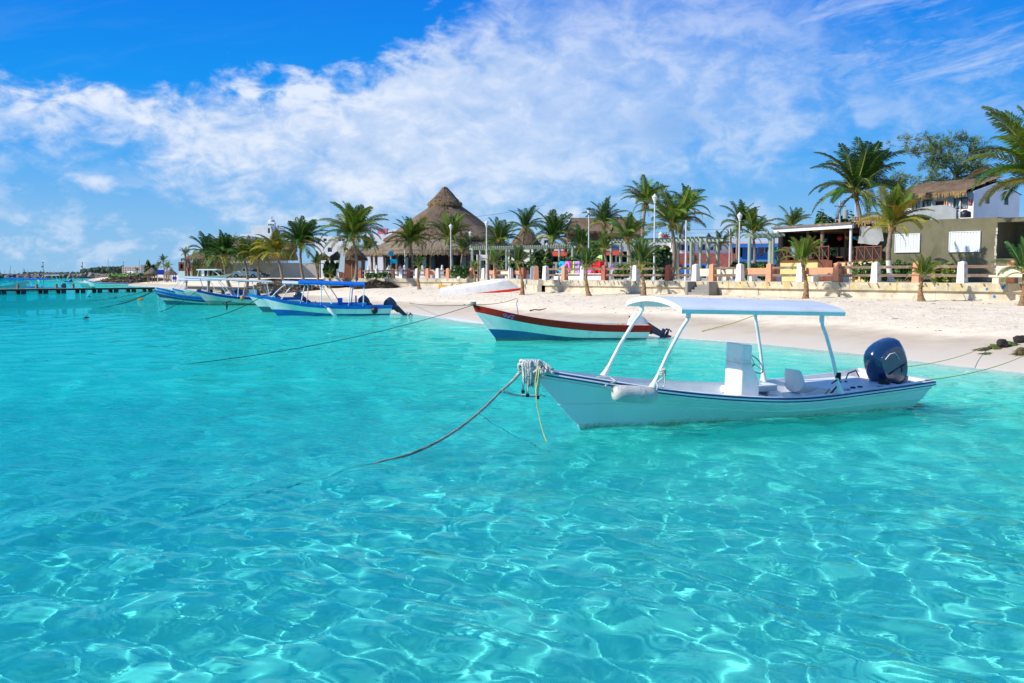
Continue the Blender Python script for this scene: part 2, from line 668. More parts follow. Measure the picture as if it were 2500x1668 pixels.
rad = np.concatenate([[0.05, 1.5, 3.0], np.exp(np.linspace(math.log(4.5), math.log(170), 420)), np.exp(np.linspace(math.log(172), math.log(9000), 90))])
ang = angles_fan(420, 0.80, 60)
X, Y = fan(rad, ang)
Z = terrain(X, Y)
D = sdist(X, Y, SHORE)
sand = grid_obj('beach_sand', X, Y, Z, sand_material(), {'shore_dist': ('FLOAT', D)})
sand.cycles.is_caustics_receiver = True
tag(sand, 'pale coral sand beach sloping into the sea and forming its floor', kind='structure')


# ---- the sea
def sea_material():
    m = bpy.data.materials.new('sea_water')
    m.use_nodes = True
    t = m.node_tree
    t.nodes.clear()
    g = NT(t)
    out = g.n('ShaderNodeOutputMaterial')
    tint = g.n('ShaderNodeAttribute', attribute_name='tint').outputs['Color']
    foam = g.n('ShaderNodeAttribute', attribute_name='foam').outputs['Fac']
    tc = g.n('ShaderNodeTexCoord').outputs['Object']
    mp = g.n('ShaderNodeMapping')
    g.l(tc, mp.inputs[0])
    mp.inputs['Rotation'].default_value = (0, 0, R(-24))
    mp.inputs['Scale'].default_value = (0.55, 1.25, 1)
    n1 = g.noise(mp.outputs[0], 1.1, 3, 0.5, 0.3)
    n2 = g.noise(mp.outputs[0], 4.5, 3, 0.55, 0.4)
    n3 = g.noise(mp.outputs[0], 15.0, 2, 0.5)
    cam_d = g.n('ShaderNodeVectorMath', operation='LENGTH')
    g.l(tc, cam_d.inputs[0])
    dd = cam_d.outputs['Value']
    h = g.m('ADD', g.m('MULTIPLY', n1, g.mr(dd, 12, 40, 0.0, 0.28)), g.m('ADD', g.m('MULTIPLY', n2, g.mr(dd, 8, 26, 0.003, 0.085)), g.m('MULTIPLY', n3, g.mr(dd, 9, 20, 0.0008, 0.012))))
    bp = g.n('ShaderNodeBump')
    bp.inputs['Strength'].default_value = 1.0
    bp.inputs['Distance'].default_value = 1.0
    g.l(h, bp.inputs['Height'])
    mx = g.n('ShaderNodeBsdfGlass')
    mx.inputs['IOR'].default_value = 1.33
    mx.inputs['Roughness'].default_value = 0.0
    g.l(tint, mx.inputs['Color'])
    g.l(bp.outputs[0], mx.inputs['Normal'])
    # fine suspended sand makes the water slightly milky
    mk = g.n('ShaderNodeBsdfDiffuse')
    g.l(g.n('ShaderNodeAttribute', attribute_name='milk').outputs['Color'], mk.inputs[0])
    mxm = g.n('ShaderNodeMixShader')
    mxm.inputs[0].default_value = 0.11
    g.l(mx.outputs[0], mxm.inputs[1])
    g.l(mk.outputs[0], mxm.inputs[2])
    mx = mxm
    # foam at the edge of the sand
    fn = g.noise(tc, 5.0, 6, 0.7, 0.6)
    fm = g.mr(g.m('ADD', foam, g.m('MULTIPLY', g.m('SUBTRACT', fn, 0.5), 1.3)), 0.50, 0.80)
    df = g.n('ShaderNodeBsdfDiffuse')
    df.inputs[0].default_value = (0.82, 0.82, 0.80, 1)
    m2 = g.n('ShaderNodeMixShader')
    g.l(g.m('MULTIPLY', fm, 0.85), m2.inputs[0])
    g.l(mx.outputs[0], m2.inputs[1])
    g.l(df.outputs[0], m2.inputs[2])
    g.l(m2.outputs[0], out.inputs[0])
    return m


OY = -5.0
rad = np.concatenate([np.linspace(0.05, 6, 14)[:-1], np.exp(np.linspace(math.log(6), math.log(9.5), 60))[:-1], np.exp(np.linspace(math.log(9.5), math.log(30), 520))[:-1], np.exp(np.linspace(math.log(30), math.log(75), 150)),
                      np.exp(np.linspace(math.log(76), math.log(9000), 110))])
ang = angles_fan(800, 0.70, 70)
X, Y = fan(rad, ang, 0.0, OY)
rr = np.hypot(X, Y - OY)
aa = np.abs(np.arctan2(X, Y - OY))
cell = np.where((rr < 76) & (aa < 0.71), np.where(rr < 30, np.maximum(rr * 0.0024, 0.015), rr * 0.006), np.maximum(rr * 0.05, 0.3))
D = sdist(X, Y, SHORE)
depth = np.maximum(-terrain(X, Y), 0)
rng = np.random.default_rng(11)
Z = np.zeros_like(X)
WIND = R(205)      # direction the wavelets run, in the plane
warp1 = 0.9 * np.sin(X * 0.55 + 0.4 * Y) + 0.7 * np.sin(0.8 * Y - 0.3 * X + 2.0)
warp2 = 0.8 * np.sin(X * 0.9 - 0.6 * Y + 1.0) + 0.6 * np.sin(1.1 * Y + 0.5 * X)
for k in range(84):
    lam = 0.27 * (11.0 ** (rng.random() ** 1.12))
    th = WIND + rng.normal() * 0.85
    amp = 0.0029 * lam ** 1.0
    if lam > 1.6:
        amp *= 0.75
    kk = 2 * math.pi / lam
    f = np.clip((lam / cell - 4.0) / 4.0, 0, 1)
    w = rng.random() * 0.9
    Z += f * amp * np.sin(kk * (X * math.cos(th) + Y * math.sin(th)) + rng.random() * 6.28 + w * warp1 + (0.9 - w) * warp2)
Z *= np.clip(depth / 0.5, 0.10, 1)
# a little surge line running along the beach
Z += 0.05 * np.exp(-((D + 2.2 + 0.8 * np.sin(X * .5 + Y * .2)) / 0.55) ** 2) * np.clip(1 - np.hypot(X, Y) / 160, 0, 1)
turb = np.clip(1 - np.maximum(-D, 0) / 22, 0, 1)
path = 1.30 * depth
kr, kg, kb = 0.70, 0.042, 0.054
tint = np.stack([np.exp(-kr * path) * 0.99, np.exp(-(kg + 0.028 * (1 - turb)) * path) * 0.995, np.exp(-(kb + 0.02 * turb) * path) * 0.99], -1)
mq = np.clip((depth - 0.9) / 2.4, 0, 1)[..., None]
milk = np.array([0.02, 0.95, 0.80]) * (1 - mq) + np.array([0.0, 0.20, 0.36]) * mq
foam = np.clip(1 - np.maximum(-D, 0) / (1.5 + 0.9 * np.sin(X * .33 + 1) * np.sin(Y * .21)), 0, 1) * (D < 1.5)
sea = grid_obj('sea', X, Y, Z, sea_material(), {'tint': ('FLOAT_COLOR', tint), 'milk': ('FLOAT_COLOR', milk), 'foam': ('FLOAT', foam)})
sea.cycles.is_caustics_caster = True
tag(sea, 'clear turquoise sea with wavelets over pale sand', kind='structure')

# ================================================================== boats
M_white = mat('boat_white_gelcoat', (0.86, 0.86, 0.83), 0.28, 0.03, 1.5, coat=0.3, dirt=(0.60, 0.60, 0.54), dirtamt=0.55, dscale=2.2, dstretch=(0.5, 1, 2.5))
M_white_in = mat('boat_inside_white', (0.78, 0.79, 0.78), 0.45, 0.04, 2.0, dirt=(0.58, 0.58, 0.54), dirtamt=0.3, dscale=3)
M_navy = mat('navy_rub_rail', (0.012, 0.03, 0.16), 0.4, 0.1)
M_blue = mat('bright_blue_paint', (0.0, 0.14, 0.62), 0.4, 0.08, 3, dirt=(0.1, 0.3, 0.6), dirtamt=0.3)
M_cyan = mat('cyan_blue_paint', (0.0, 0.28, 0.72), 0.4, 0.08, 3)
M_dblue = mat('deep_blue_paint', (0.01, 0.025, 0.32), 0.4, 0.1, 3)
M_teal = mat('faded_teal_bottom_paint', (0.02, 0.13, 0.22), 0.6, 0.3, 3, dirt=(0.35, 0.42, 0.38), dirtamt=0.5, dscale=4, dstretch=(.6, 1, 2))
M_red = mat('oxide_red_paint', (0.62, 0.035, 0.02), 0.85, 0.1, 3, dirt=(0.42, 0.03, 0.02), dirtamt=0.5, dscale=3, spec=.12)
M_grey = mat('pale_grey_hull', (0.60, 0.62, 0.58), 0.45, 0.08, 2, dirt=(0.30, 0.34, 0.26), dirtamt=0.5, dscale=2, dstretch=(.5, 1, 2))
M_alu = mat('white_painted_tube', (0.75, 0.77, 0.78), 0.3, 0.03)
M_cowl = mat('dark_blue_cowl', (0.006, 0.035, 0.11), 0.22, 0.06, 1, coat=1.0)
M_cowl2 = mat('navy_black_cowl', (0.008, 0.018, 0.06), 0.3, 0.1, 1, coat=0.7)
M_black = mat('black_rubber', (0.012, 0.012, 0.014), 0.5, 0.2)
M_engine = mat('engine_leg_dark_blue', (0.006, 0.02, 0.055), 0.35, 0.1, coat=0.4)
M_steel = mat('dull_steel', (0.45, 0.46, 0.47), 0.35, 0.1, metal=0.9)
M_rope = mat('white_rope', (0.66, 0.65, 0.58), 0.9, 0.25, 30, bump=0.6, bscale=60, dirt=(0.32, 0.32, 0.24), dirtamt=0.5, dscale=9)
M_rope_old = mat('weathered_grey_rope', (0.29, 0.31, 0.27), 0.95, 0.3, 30, bump=0.6, bscale=50, dirt=(0.10, 0.12, 0.05), dirtamt=0.7, dscale=3)
M_rope_y = mat('yellow_rope', (0.62, 0.55, 0.12), 0.8, 0.2, 30, dirt=(0.30, 0.34, 0.10), dirtamt=0.5, dscale=6)
M_rope_d = mat('dark_mooring_line', (0.035, 0.04, 0.035), 0.9, 0.3, 8)
M_fender = mat('worn_white_fender', (0.60, 0.57, 0.50), 0.7, 0.12, 4, bump=0.3, dirt=(0.25, 0.22, 0.17), dirtamt=0.7, dscale=4.5, dstretch=(1.5, 1, 1))


def stained_hull(name, base, stain=(0.30, 0.25, 0.06), top=0.15):
    """hull paint with a growth band above the waterline (object z)"""
    if name in MATS:
        return MATS[name]
    m = bpy.data.materials.new(name)
    m.use_nodes = True
    g = NT(m.node_tree)
    b = m.node_tree.nodes['Principled BSDF']
    tc = g.n('ShaderNodeTexCoord').outputs['Object']
    sep = g.n('ShaderNodeSeparateXYZ')
    g.l(tc, sep.inputs[0])
    mp = g.n('ShaderNodeMapping')
    g.l(tc, mp.inputs[0])
    mp.inputs['Scale'].default_value = (3, 3, 0.8)
    n1 = g.noise(mp.outputs[0], 3.5, 6, 0.7)
    n2 = g.noise(tc, 1.2, 5, 0.6)
    lim = g.m('ADD', g.m('MULTIPLY', n1, 0.09), g.m('MULTIPLY', n2, 0.10))
    f = g.mr(g.m('SUBTRACT', g.m('ADD', lim, top - 0.17), sep.outputs[2]), -0.05, 0.07)
    c = g.mix(g.m('MULTIPLY', g.mr(n2, 0.35, 0.7), 0.25), tuple(base) + (1,), (base[0] * .8, base[1] * .86, base[2] * .8, 1))
    c = g.mix(g.m('MULTIPLY', f, g.mr(n1, 0.3, 0.6, 0.35, 0.8)), c, tuple(stain) + (1,))
    # fine scuffs
    mp3 = g.n('ShaderNodeMapping')
    g.l(tc, mp3.inputs[0])
    mp3.inputs['Scale'].default_value = (1.2, 1, 7)
    sc = g.noise(mp3.outputs[0], 9, 4, 0.7)
    c = g.mix(g.m('MULTIPLY', g.mr(sc, 0.66, 0.74), 0.25), c, (0.35, 0.38, 0.36, 1))
    g.l(c, b.inputs['Base Color'])
    b.inputs['Roughness'].default_value = 0.22
    b.inputs['Coat Weight'].default_value = 0.5
    b.inputs['Coat Roughness'].default_value = 0.06
    MATS[name] = m
    return m


SHEER_A = [(0, 1.08), (0.8, 0.95), (1.9, 0.77), (3.0, 0.63), (4.3, 0.51), (5.2, 0.48), (6.6, 0.53), (8.25, 0.61)]
SHEER_B = [(0, 1.30), (0.8, 1.12), (1.7, 0.93), (2.8, 0.77), (4.0, 0.67), (5.5, 0.62), (7.0, 0.62), (8.25, 0.64)]


def hull_lines(L, B, sheer, nst=34, draft=0.22, rake=1.0, sz=1.0, pz=0.22, top=0.165):
    """returns list of rows (stations) each a list of (x,y,z) half-section points keel -> sheer"""
    k = L / 8.25
    rows = []
    for i in range(nst + 1):
        u = (i / nst) ** 1.25
        s = u * L
        zs = smooth_table(sheer, s / k) * sz
        zb = smooth_table(sheer, 0) * sz
        # fullness of the plan at each level
        def w(p, sharp):
            return (1 - (1 - min(1, u / p)) ** sharp)
        end = 1 - 0.07 * max(0, (u - 0.6) / 0.4) ** 1.5
        ys = B * (w(0.55, 2.3)) * end
        pts = []
        hk = -draft * (1 - 0.35 * u)
        # longitudinal lines: (fraction of bow height, half width factor, z at midships/aft, plan sharpness)
        levels = [(-1, 0.0, hk, 1.0, 1.0), (0.06, 0.58, 0.03 + 0.05 * (1 - u) ** 2, 0.75, 1.7), (0.075, 0.615, 0.045 + 0.05 * (1 - u) ** 2, 0.75, 1.7),
                  (0.40 if pz > .15 else 0.31, 0.80, pz * zs / 0.55, 0.66, 1.9), (0.42 if pz > .15 else 0.33, 0.825, (pz + .015) * zs / 0.55, 0.66, 1.9),
                  (0.80, 0.93, 0, 0.60, 2.1), (0.825, 0.955, 0, 0.60, 2.1), (1.0, 1.0, 0, 0.55, 2.3)]
        for j, (fz, fy, za, p, sh) in enumerate(levels):
            y = B * fy * w(p, sh) * end
            if j == 0:
                x0, z0 = rake, hk * 0.5
                x = x0 + (L - 0.20 * k - x0) * u
                z = z0 + (hk - z0) * min(1, u * 6)
                pts.append((x, 0.0, z))
                continue
            z0 = fz * zb
            x0 = rake * (1 - fz) ** 1.15
            if j in (5, 6):
                za = zs - top
            if j == 7:
                za = zs
            q = min(1, u / 0.55)
            blend = q * q * (3 - 2 * q)
            z = z0 * (1 - blend) + za * blend if j < 5 else za
            if j in (5, 6):
                off = (top if j == 5 else top - .015) * sz ** .5
                z = zs - off
                x0 = rake * (off / zb) ** 1.15 * 0.8
            xe = L - 0.20 * k * (1 - max(0, z) / max(zs, .1))
            x = x0 + (xe - x0) * u
            pts.append((x, max(y, 0.012), z))
        rows.append(pts)
    return rows


def hull_y(rows, x, z):
    """half width of the shell at length x and height z"""
    sec = []
    for j in range(len(rows[0])):
        prev = None
        for r in rows:
            p = r[j]
            if prev is not None and prev[0] <= x <= p[0]:
                q = (x - prev[0]) / max(1e-6, p[0] - prev[0])
                sec.append((prev[1] + (p[1] - prev[1]) * q, prev[2] + (p[2] - prev[2]) * q))
                break
            prev = p
    sec.sort(key=lambda s_: s_[1])
    if len(sec) < 2 or z < sec[0][1]:
        return 0.0
    for (ya, za), (yb, zb) in zip(sec, sec[1:]):
        if za <= z <= zb and zb > za:
            return ya + (yb - ya) * (z - za) / (zb - za)
    return sec[-1][0]


def panga(name, label, bow_xy, ang, L=8.25, B=0.95, sheer=SHEER_A, mats=None, group=None, z0=0.0, heel=0.0, trim=0.0, sz=1.0,
          thwarts=(0.30, 0.55, 0.78), canopy=None, motor=None, rail=True, deckfrac=0.16, smooth_hull=False, cat='boat', inside=None, floor=0.12, motors=None):
    """local frame: x from bow (0) to stern (L), y to the far side, z up from the waterline"""
    mats = mats or {}
    t = thing(name, label, cat, (bow_xy[0], bow_xy[1], z0), group=group)
    t.rotation_euler = (heel, trim, ang)
    t.rotation_mode = 'XYZ'
    rows = hull_lines(L, B, sheer, sz=sz, pz=0.10 if mats.get('low2') else 0.22, top=mats.get('toph', 0.20 if mats.get('low2') else 0.165))
    nj = len(rows[0])
    vs, fs, mi = [], [], []
    for r in rows:
        for p in r:
            vs.append(p)
        for p in r:
            vs.append((p[0], -p[1], p[2]))
    W = 2 * nj
    # bands: 0 bottom (below chine), 1 middle, 2 top band
    band = [0, 1, 1, 1, 1, 2, 2]
    if mats.get('low2'):
        band = [0, 0, 0, 1, 1, 2, 2]
    hull_f, top_f = [], []
    for i in range(len(rows) - 1):
        for j in range(nj - 1):
            a, b, c, d = i * W + j, (i + 1) * W + j, (i + 1) * W + j + 1, i * W + j + 1
            for q, mm in (((a, b, c, d), 0), ((a + nj, d + nj, c + nj, b + nj), 1)):
                (hull_f if band[j] < 2 else top_f).append((q, band[j]))
    # stem caps
    for j in range(nj - 1):
        (hull_f if band[j] < 2 else top_f).append(((j, j + 1, nj + j + 1, nj + j), band[j]))
    # transom
    e = (len(rows) - 1) * W
    for j in range(nj - 1):
        if motor or motors or j < nj - 2 or True:
            (hull_f if band[j] < 2 else top_f).append(((e + j, e + nj + j, e + nj + j + 1, e + j + 1), band[j]))
    mh = [mats.get('bottom', M_white), mats.get('mid', M_white)]
    m1 = MB()
    m1.add(vs, [q for q, b in hull_f])
    m1.mi = [b for q, b in hull_f]
    h = m1.build('hull', mh, t, smooth=28)
    m2 = MB()
    m2.add(vs, [q for q, b in top_f])
    m2.build('sheer_band', mats.get('top', M_white), t, smooth=28)
    # inner liner, gunwale cap
    gi = MB()
    inner = []
    cap_w = 0.075
    for i, r in enumerate(rows):
        x, y, z = r[-1]
        zi = min(z - 0.05, max(floor, z - 0.5))
        yin = max(y - cap_w, 0.004)
        # keep the liner inside the flared sides
        xl = x3 = min(max(x, 0.25), L - 0.12)
        zi = min(z - 0.05, max(floor, z - 0.45 * min(1.0, x / 1.5)))
        yl = max(0.003, min(yin - 0.04, hull_y(rows, x3, zi) - 0.06))
        x2 = min(max(x, 0.10), L - 0.08)
        inner.append([(x, y + .012, z + 0.001), (x2, yin, z + 0.012), (x2, max(yin - .02, .004), z - 0.04), (x3, yl, zi), (x3, 0.0, zi)])
    W2 = 5
    vs2 = [p for r in inner for p in r] + [(p[0], -p[1], p[2]) for r in inner for p in r]
    N2 = len(inner) * W2
    capf, inf = [], []
    for i in range(len(inner) - 1):
        for j in range(W2 - 1):
            for o in (0, N2):
                q = (o + i * W2 + j, o + (i + 1) * W2 + j, o + (i + 1) * W2 + j + 1, o + i * W2 + j + 1)
                (capf if j < 1 else inf).append(q)
    i = len(inner) - 1
    for j in range(1, W2 - 1):
        inf.append((i * W2 + j, N2 + i * W2 + j, N2 + i * W2 + j + 1, i * W2 + j + 1))
    gi.add(vs2, inf)
    gi.build('interior', mats.get('inner', M_white_in), t, smooth=35)
    gc = MB()
    gc.add(vs2, capf)
    e = len(rows) - 1
    zt = rows[e][-1][2]
    gc.build('gunwale', mats.get('cap', mats.get('top', M_white)), t, smooth=35)
    if rail:
        for sgn in (-1, 1):
            off = 0.018
            for dz, rr, mm in ((-0.022, 0.014, M_navy), (-0.048, 0.017, M_white), (-0.074, 0.012, M_navy)) if rail is True else ((-0.03, 0.02, rail),):
                b = MB()
                b.tube([(r[-1][0] + (0.0), sgn * (r[-1][1] + off), r[-1][2] + dz) for r in rows], rr, 6)
                b.build('rub_rail', mm, t, smooth=60)
    # foredeck
    if deckfrac:
        kd = [i for i, r in enumerate(rows) if r[-1][0] <= deckfrac * L]
        vs3, f3 = [], []
        for i in kd:
            x, y, z = rows[i][-1]
            vs3 += [(max(x, 0.06), y * 0.94, z - 0.015), (max(x, 0.06), -y * 0.94, z - 0.015)]
        for i in range(len(kd) - 1):
            f3.append((2 * i, 2 * i + 1, 2 * i + 3, 2 * i + 2))
        # drop at the deck edge
        n = len(vs3)
        yd = max(.02, min(abs(vs3[-1][1]) * .9, hull_y(rows, vs3[-1][0], vs3[-1][2] - 0.3) - .05))
        vs3 += [(vs3[-2][0], yd, vs3[-2][2] - 0.3), (vs3[-1][0], -yd, vs3[-1][2] - 0.3)]
        f3.append((n - 2, n - 1, n + 1, n))
        d = MB()
        d.add(vs3, f3)
        d.build('foredeck', mats.get('deck', mats.get('inner', M_white_in)), t)
    for fr in thwarts:
        s = fr * L
        r = min(rows, key=lambda q: abs(q[-1][0] - s))
        z = r[-1][2] - 0.14
        w = min(hull_y(rows, r[-1][0] - .14, z - .03), hull_y(rows, r[-1][0] + .14, z - .03)) - 0.04
        w2 = max(.1, min(w, hull_y(rows, r[-1][0], floor + .02) - .05))
        b = MB()
        b.box(r[-1][0], 0, z, 0.28, 2 * w, 0.05)
        b.box(r[-1][0], 0, (z + floor) / 2, 0.05, 2 * w2, max(0.05, z - floor - 0.02))
        b.build('thwart', mats.get('thwart', mats.get('inner', M_white_in)), t)
    if canopy:
        add_canopy(t, rows, L, **canopy)
    for mo in (motors or ([motor] if motor else [])):
        outboard(t, L, zt, **mo)
    return t, rows


def sheer_at(rows, x):
    for r0, r1 in zip(rows, rows[1:]):
        if r0[-1][0] <= x <= r1[-1][0]:
            k = (x - r0[-1][0]) / max(1e-6, r1[-1][0] - r0[-1][0])
            return r0[-1][1] * (1 - k) + r1[-1][1] * k, r0[-1][2] * (1 - k) + r1[-1][2] * k
    return rows[-1][-1][1], rows[-1][-1][2]


def add_canopy(t, rows, L, x0, x1, z, w=0.85, camber=0.13, material=None, post=None, feet=None, thick=0.10, tilt=0.0, pr=0.03):
    material = material or M_white
    post = post or M_alu
    nx, ny = 14, 12
    def zz(x, yy):
        edge = 1 - (yy / w) ** 2
        fwd = 1.0 - 0.15 * (x - x0) / (x1 - x0)
        return z + thick * .85 + camber * edge * fwd + tilt * (x - x0)
    vs, fs = [], []
    for i in range(nx + 1):
        x = x0 + (x1 - x0) * i / nx
        for j in range(ny + 1):
            yy = w * math.sin((j / ny - .5) * math.pi)
            e = abs(yy) / w
            d = 0.03 * max(0, (e - 0.93) / 0.07) ** 2
            vs.append((x, yy, zz(x, yy) - d))
    n1 = len(vs)
    for i in range(nx + 1):
        x = x0 + (x1 - x0) * i / nx
        for j in range(ny + 1):
            yy = w * math.sin((j / ny - .5) * math.pi)
            e = abs(yy) / w
            lip = thick if e > 0.985 else 0.025
            # the skirt: inside face set in from the edge
            y2 = yy * (0.985 if e > .985 else 1)
            lipx = 0.06 if i in (0, nx) else 0
            vs.append((x, y2, zz(x, yy) - max(lip, 0.025 + lipx)))
    def id1(i, j): return i * (ny + 1) + j
    for i in range(nx):
        for j in range(ny):
            fs.append((id1(i, j), id1(i + 1, j), id1(i + 1, j + 1), id1(i, j + 1)))
            fs.append((n1 + id1(i, j), n1 + id1(i, j + 1), n1 + id1(i + 1, j + 1), n1 + id1(i + 1, j)))
    for i in range(nx):
        fs.append((id1(i, 0), n1 + id1(i, 0), n1 + id1(i + 1, 0), id1(i + 1, 0)))
        fs.append((id1(i, ny), id1(i + 1, ny), n1 + id1(i + 1, ny), n1 + id1(i, ny)))
    for j in range(ny):
        fs.append((id1(0, j), id1(0, j + 1), n1 + id1(0, j + 1), n1 + id1(0, j)))
        fs.append((id1(nx, j), n1 + id1(nx, j), n1 + id1(nx, j + 1), id1(nx, j + 1)))
    b = MB()
    b.add(vs, fs)
    b.build('canopy', material, t, smooth=50)
    for (xb, sg, xt) in feet:
        yb, zb = sheer_at(rows, xb)
        yb -= 0.05
        yt = min(w - 0.06, yb)
        ztp = zz(xt, yt) - 0.06 - (0.02)
        # post leans towards the middle, with a bend below the roof
        p = [Vector((xb, sg * yb, zb - .01)), Vector((xb + (xt - xb) * .42, sg * (yb + (yt - yb) * .35), zb + (ztp - zb) * .42)),
             Vector((xb + (xt - xb) * .80, sg * (yb + (yt - yb) * .7), zb + (ztp - zb) * .74)),
             Vector((xb + (xt - xb) * .97, sg * (yb + (yt - yb) * .9), zb + (ztp - zb) * .85)), Vector((xt, sg * yt, ztp - .06)), Vector((xt, sg * yt, ztp))]
        b = MB()
        b.tube(p, pr, 10)
        o = b.build('canopy_post', post, t, smooth=60)
        b = MB()
        b.tube([p[0], p[0].lerp(p[1], 0.16), p[0].lerp(p[1], 0.34)], [pr * 2.2, pr * 1.5, pr * 1.1], 10)
        b.build('post_foot', material, o, smooth=60)
        b = MB()
        b.tube([p[-2] - Vector((0, 0, .10)), p[-1]], pr * 1.35, 10)
        b.build('post_sleeve', material, o, smooth=60)


def outboard(t, L, zt, y=0.0, tilt=25, size=1.0, cowl=None, cover=False, name='outboard_motor', leg_out=0.0, detail=False, dx=0.0, leg=None):
    """motor hung on the transom: cowl, midsection, lower unit, skeg and propeller; tilt in degrees lifts the leg aft"""
    cowl = cowl or M_cowl2
    leg = leg or M_engine
    M = Matrix.Translation((L + 0.02 + dx, y, zt)) @ Matrix.Rotation(-R(tilt), 4, 'Y') @ Matrix.Scale(size, 4)
    # in motor frame: x aft, z up
    c = MB()
    prof = [(-0.28, -0.18), (-0.39, -0.02), (-0.42, 0.18), (-0.40, 0.42), (-0.30, 0.56), (-0.08, 0.60), (0.18, 0.56), (0.30, 0.47), (0.33, 0.24), (0.30, 0.02), (0.22, -0.18), (0.10, -0.27), (-0.12, -0.27)]
    lay = [(q_, max(0.70, (1 - abs(q_) ** 4.2) ** (1 / 3.4)), 1) for q_ in (-1, -.97, -.9, -.78, -.6, -.3, 0, .3, .6, .78, .9, .97, 1)]
    pp_ = []
    for i_ in range(len(prof)):
        a_, b_, c_, d_ = (prof[(i_ + o_) % len(prof)] for o_ in (-1, 0, 1, 2))
        for q_ in (0, .5):
            pp_.append(tuple(.5 * (2 * b_[w_] + (c_[w_] - a_[w_]) * q_ + (2 * a_[w_] - 5 * b_[w_] + 4 * c_[w_] - d_[w_]) * q_ * q_ + (3 * b_[w_] - a_[w_] - 3 * c_[w_] + d_[w_]) * q_ ** 3) for w_ in (0, 1)))
    prof = pp_
    vs, fs = [], []
    n = len(prof)
    cx, cz = -0.02, 0.14
    for (ly, k, _) in lay:
        for (x, z) in prof:
            # narrower towards the top and the front
            wy = 0.235 * (1 - 0.18 * max(0, (z - 0.2) / 0.4)) * (1 - 0.12 * max(0, (-x) / 0.42))
            vs.append((cx + (x - cx) * k, ly * wy, cz + (z - cz) * k))
    for a in range(len(lay) - 1):
        for i in range(n):
            j = (i + 1) % n
            fs.append((a * n + i, a * n + j, (a + 1) * n + j, (a + 1) * n + i))
    fs.append(tuple(range(n - 1, -1, -1)))
    fs.append(tuple((len(lay) - 1) * n + i for i in range(n)))
    c.add(vs, fs, 0, M)
    root = MB()
    # midsection and lower leg
    root.side([(-0.20, -0.24), (0.22, -0.24), (0.20, -0.5), (0.17, -1.0), (0.16, -1.15), (-0.06, -1.15), (-0.08, -0.9), (-0.12, -0.5)], -0.085, 0.085, 0, M)
    root.side([(-0.16, -0.24), (0.18, -0.24), (0.14, -0.60), (-0.10, -0.60)], -0.13, 0.13, 0, M)
    mroot = root.build('midsection', leg, None, smooth=40)
    mroot.name = 'motor'
    mroot.parent = t
    mroot['label'] = 'tilted outboard motor'
    cw = c.build('cowl', cowl, mroot, smooth=75)
    b = MB()
    b.box(0.10, 0, -1.10, 0.42, 0.26, 0.03, 0, 0, M)
    b.box(0.16, 0, -1.02, 0.30, 0.15, 0.02, 0, 0, M)
    b.build('cavitation_plate', leg, mroot)
    b = MB()
    b.tube([M @ Vector(p) for p in [(-0.26, 0, -1.28), (-0.18, 0, -1.28), (0.02, 0, -1.28), (0.22, 0, -1.28), (0.30, 0, -1.28)]], [0.012 * size, 0.05 * size, 0.07 * size, 0.065 * size, 0.05 * size], 10)
    b.side([(-0.04, -1.12), (0.14, -1.12), (0.12, -1.26), (-0.06, -1.26)], -0.03, 0.03, 0, M)
    b.build('gearcase', leg, mroot, smooth=50)
    b = MB()
    b.side([(-0.02, -1.33), (0.16, -1.33), (0.20, -1.52), (0.10, -1.52)], -0.01, 0.01, 0, M)
    b.build('skeg', leg, mroot)
    b = MB()
    for k in range(3):
        a = k * 2 * math.pi / 3 + 0.5
        pts = []
        for r_, da in ((0.05, -0.25), (0.12, -0.5), (0.17, -0.15), (0.16, 0.3), (0.10, 0.4), (0.05, 0.25)):
            pts.append((0.36 + 0.05 * math.sin(da * 2), r_ * math.cos(a + da), -1.28 + r_ * math.sin(a + da)))
        nn = len(pts)
        b.add(pts + [(p[0] + 0.012, p[1], p[2]) for p in pts], [tuple(range(nn)), tuple(range(2 * nn - 1, nn - 1, -1))] + [(i, (i + 1) % nn, nn + (i + 1) % nn, nn + i) for i in range(nn)], 0, M)
    b.tube([M @ Vector((0.28, 0, -1.28)), M @ Vector((0.42, 0, -1.28))], 0.035 * size, 8)
    b.build('propeller', M_black, mroot)
    b = MB()
    b.box(-0.12, 0, -0.40, 0.12, 0.34, 0.36, 0, 0, M)
    b.tube([M @ Vector((-0.12, -0.16, -0.3)), M @ Vector((-0.12, 0.16, -0.3))], 0.04 * size, 8)
    b.build('transom_bracket', M_black, mroot)
    if detail:
        b = MB()
        b.tube([M @ Vector(p) for p in [(-0.20, -0.200, 0.36), (-0.07, -0.203, 0.40), (0.04, -0.208, 0.37), (0.08, -0.222, 0.22)]], 0.008, 6)
        b.build('silver_trim', M_alu, cw, smooth=60)
        b = MB()
        b.side([(-0.24, 0.085), (0.20, 0.085), (0.20, 0.090), (-0.24, 0.090)], -0.2365, 0.2365, 0, M)
        b.build('cowl_seam', M_black, cw)
        b = MB()
        b.side([(0.04, -0.02), (0.15, 0.0), (0.16, 0.07), (0.06, 0.07)], -0.2375, 0.2375, 0, M)
        b.build('cowl_vent', M_engine, cw)
    return mroot


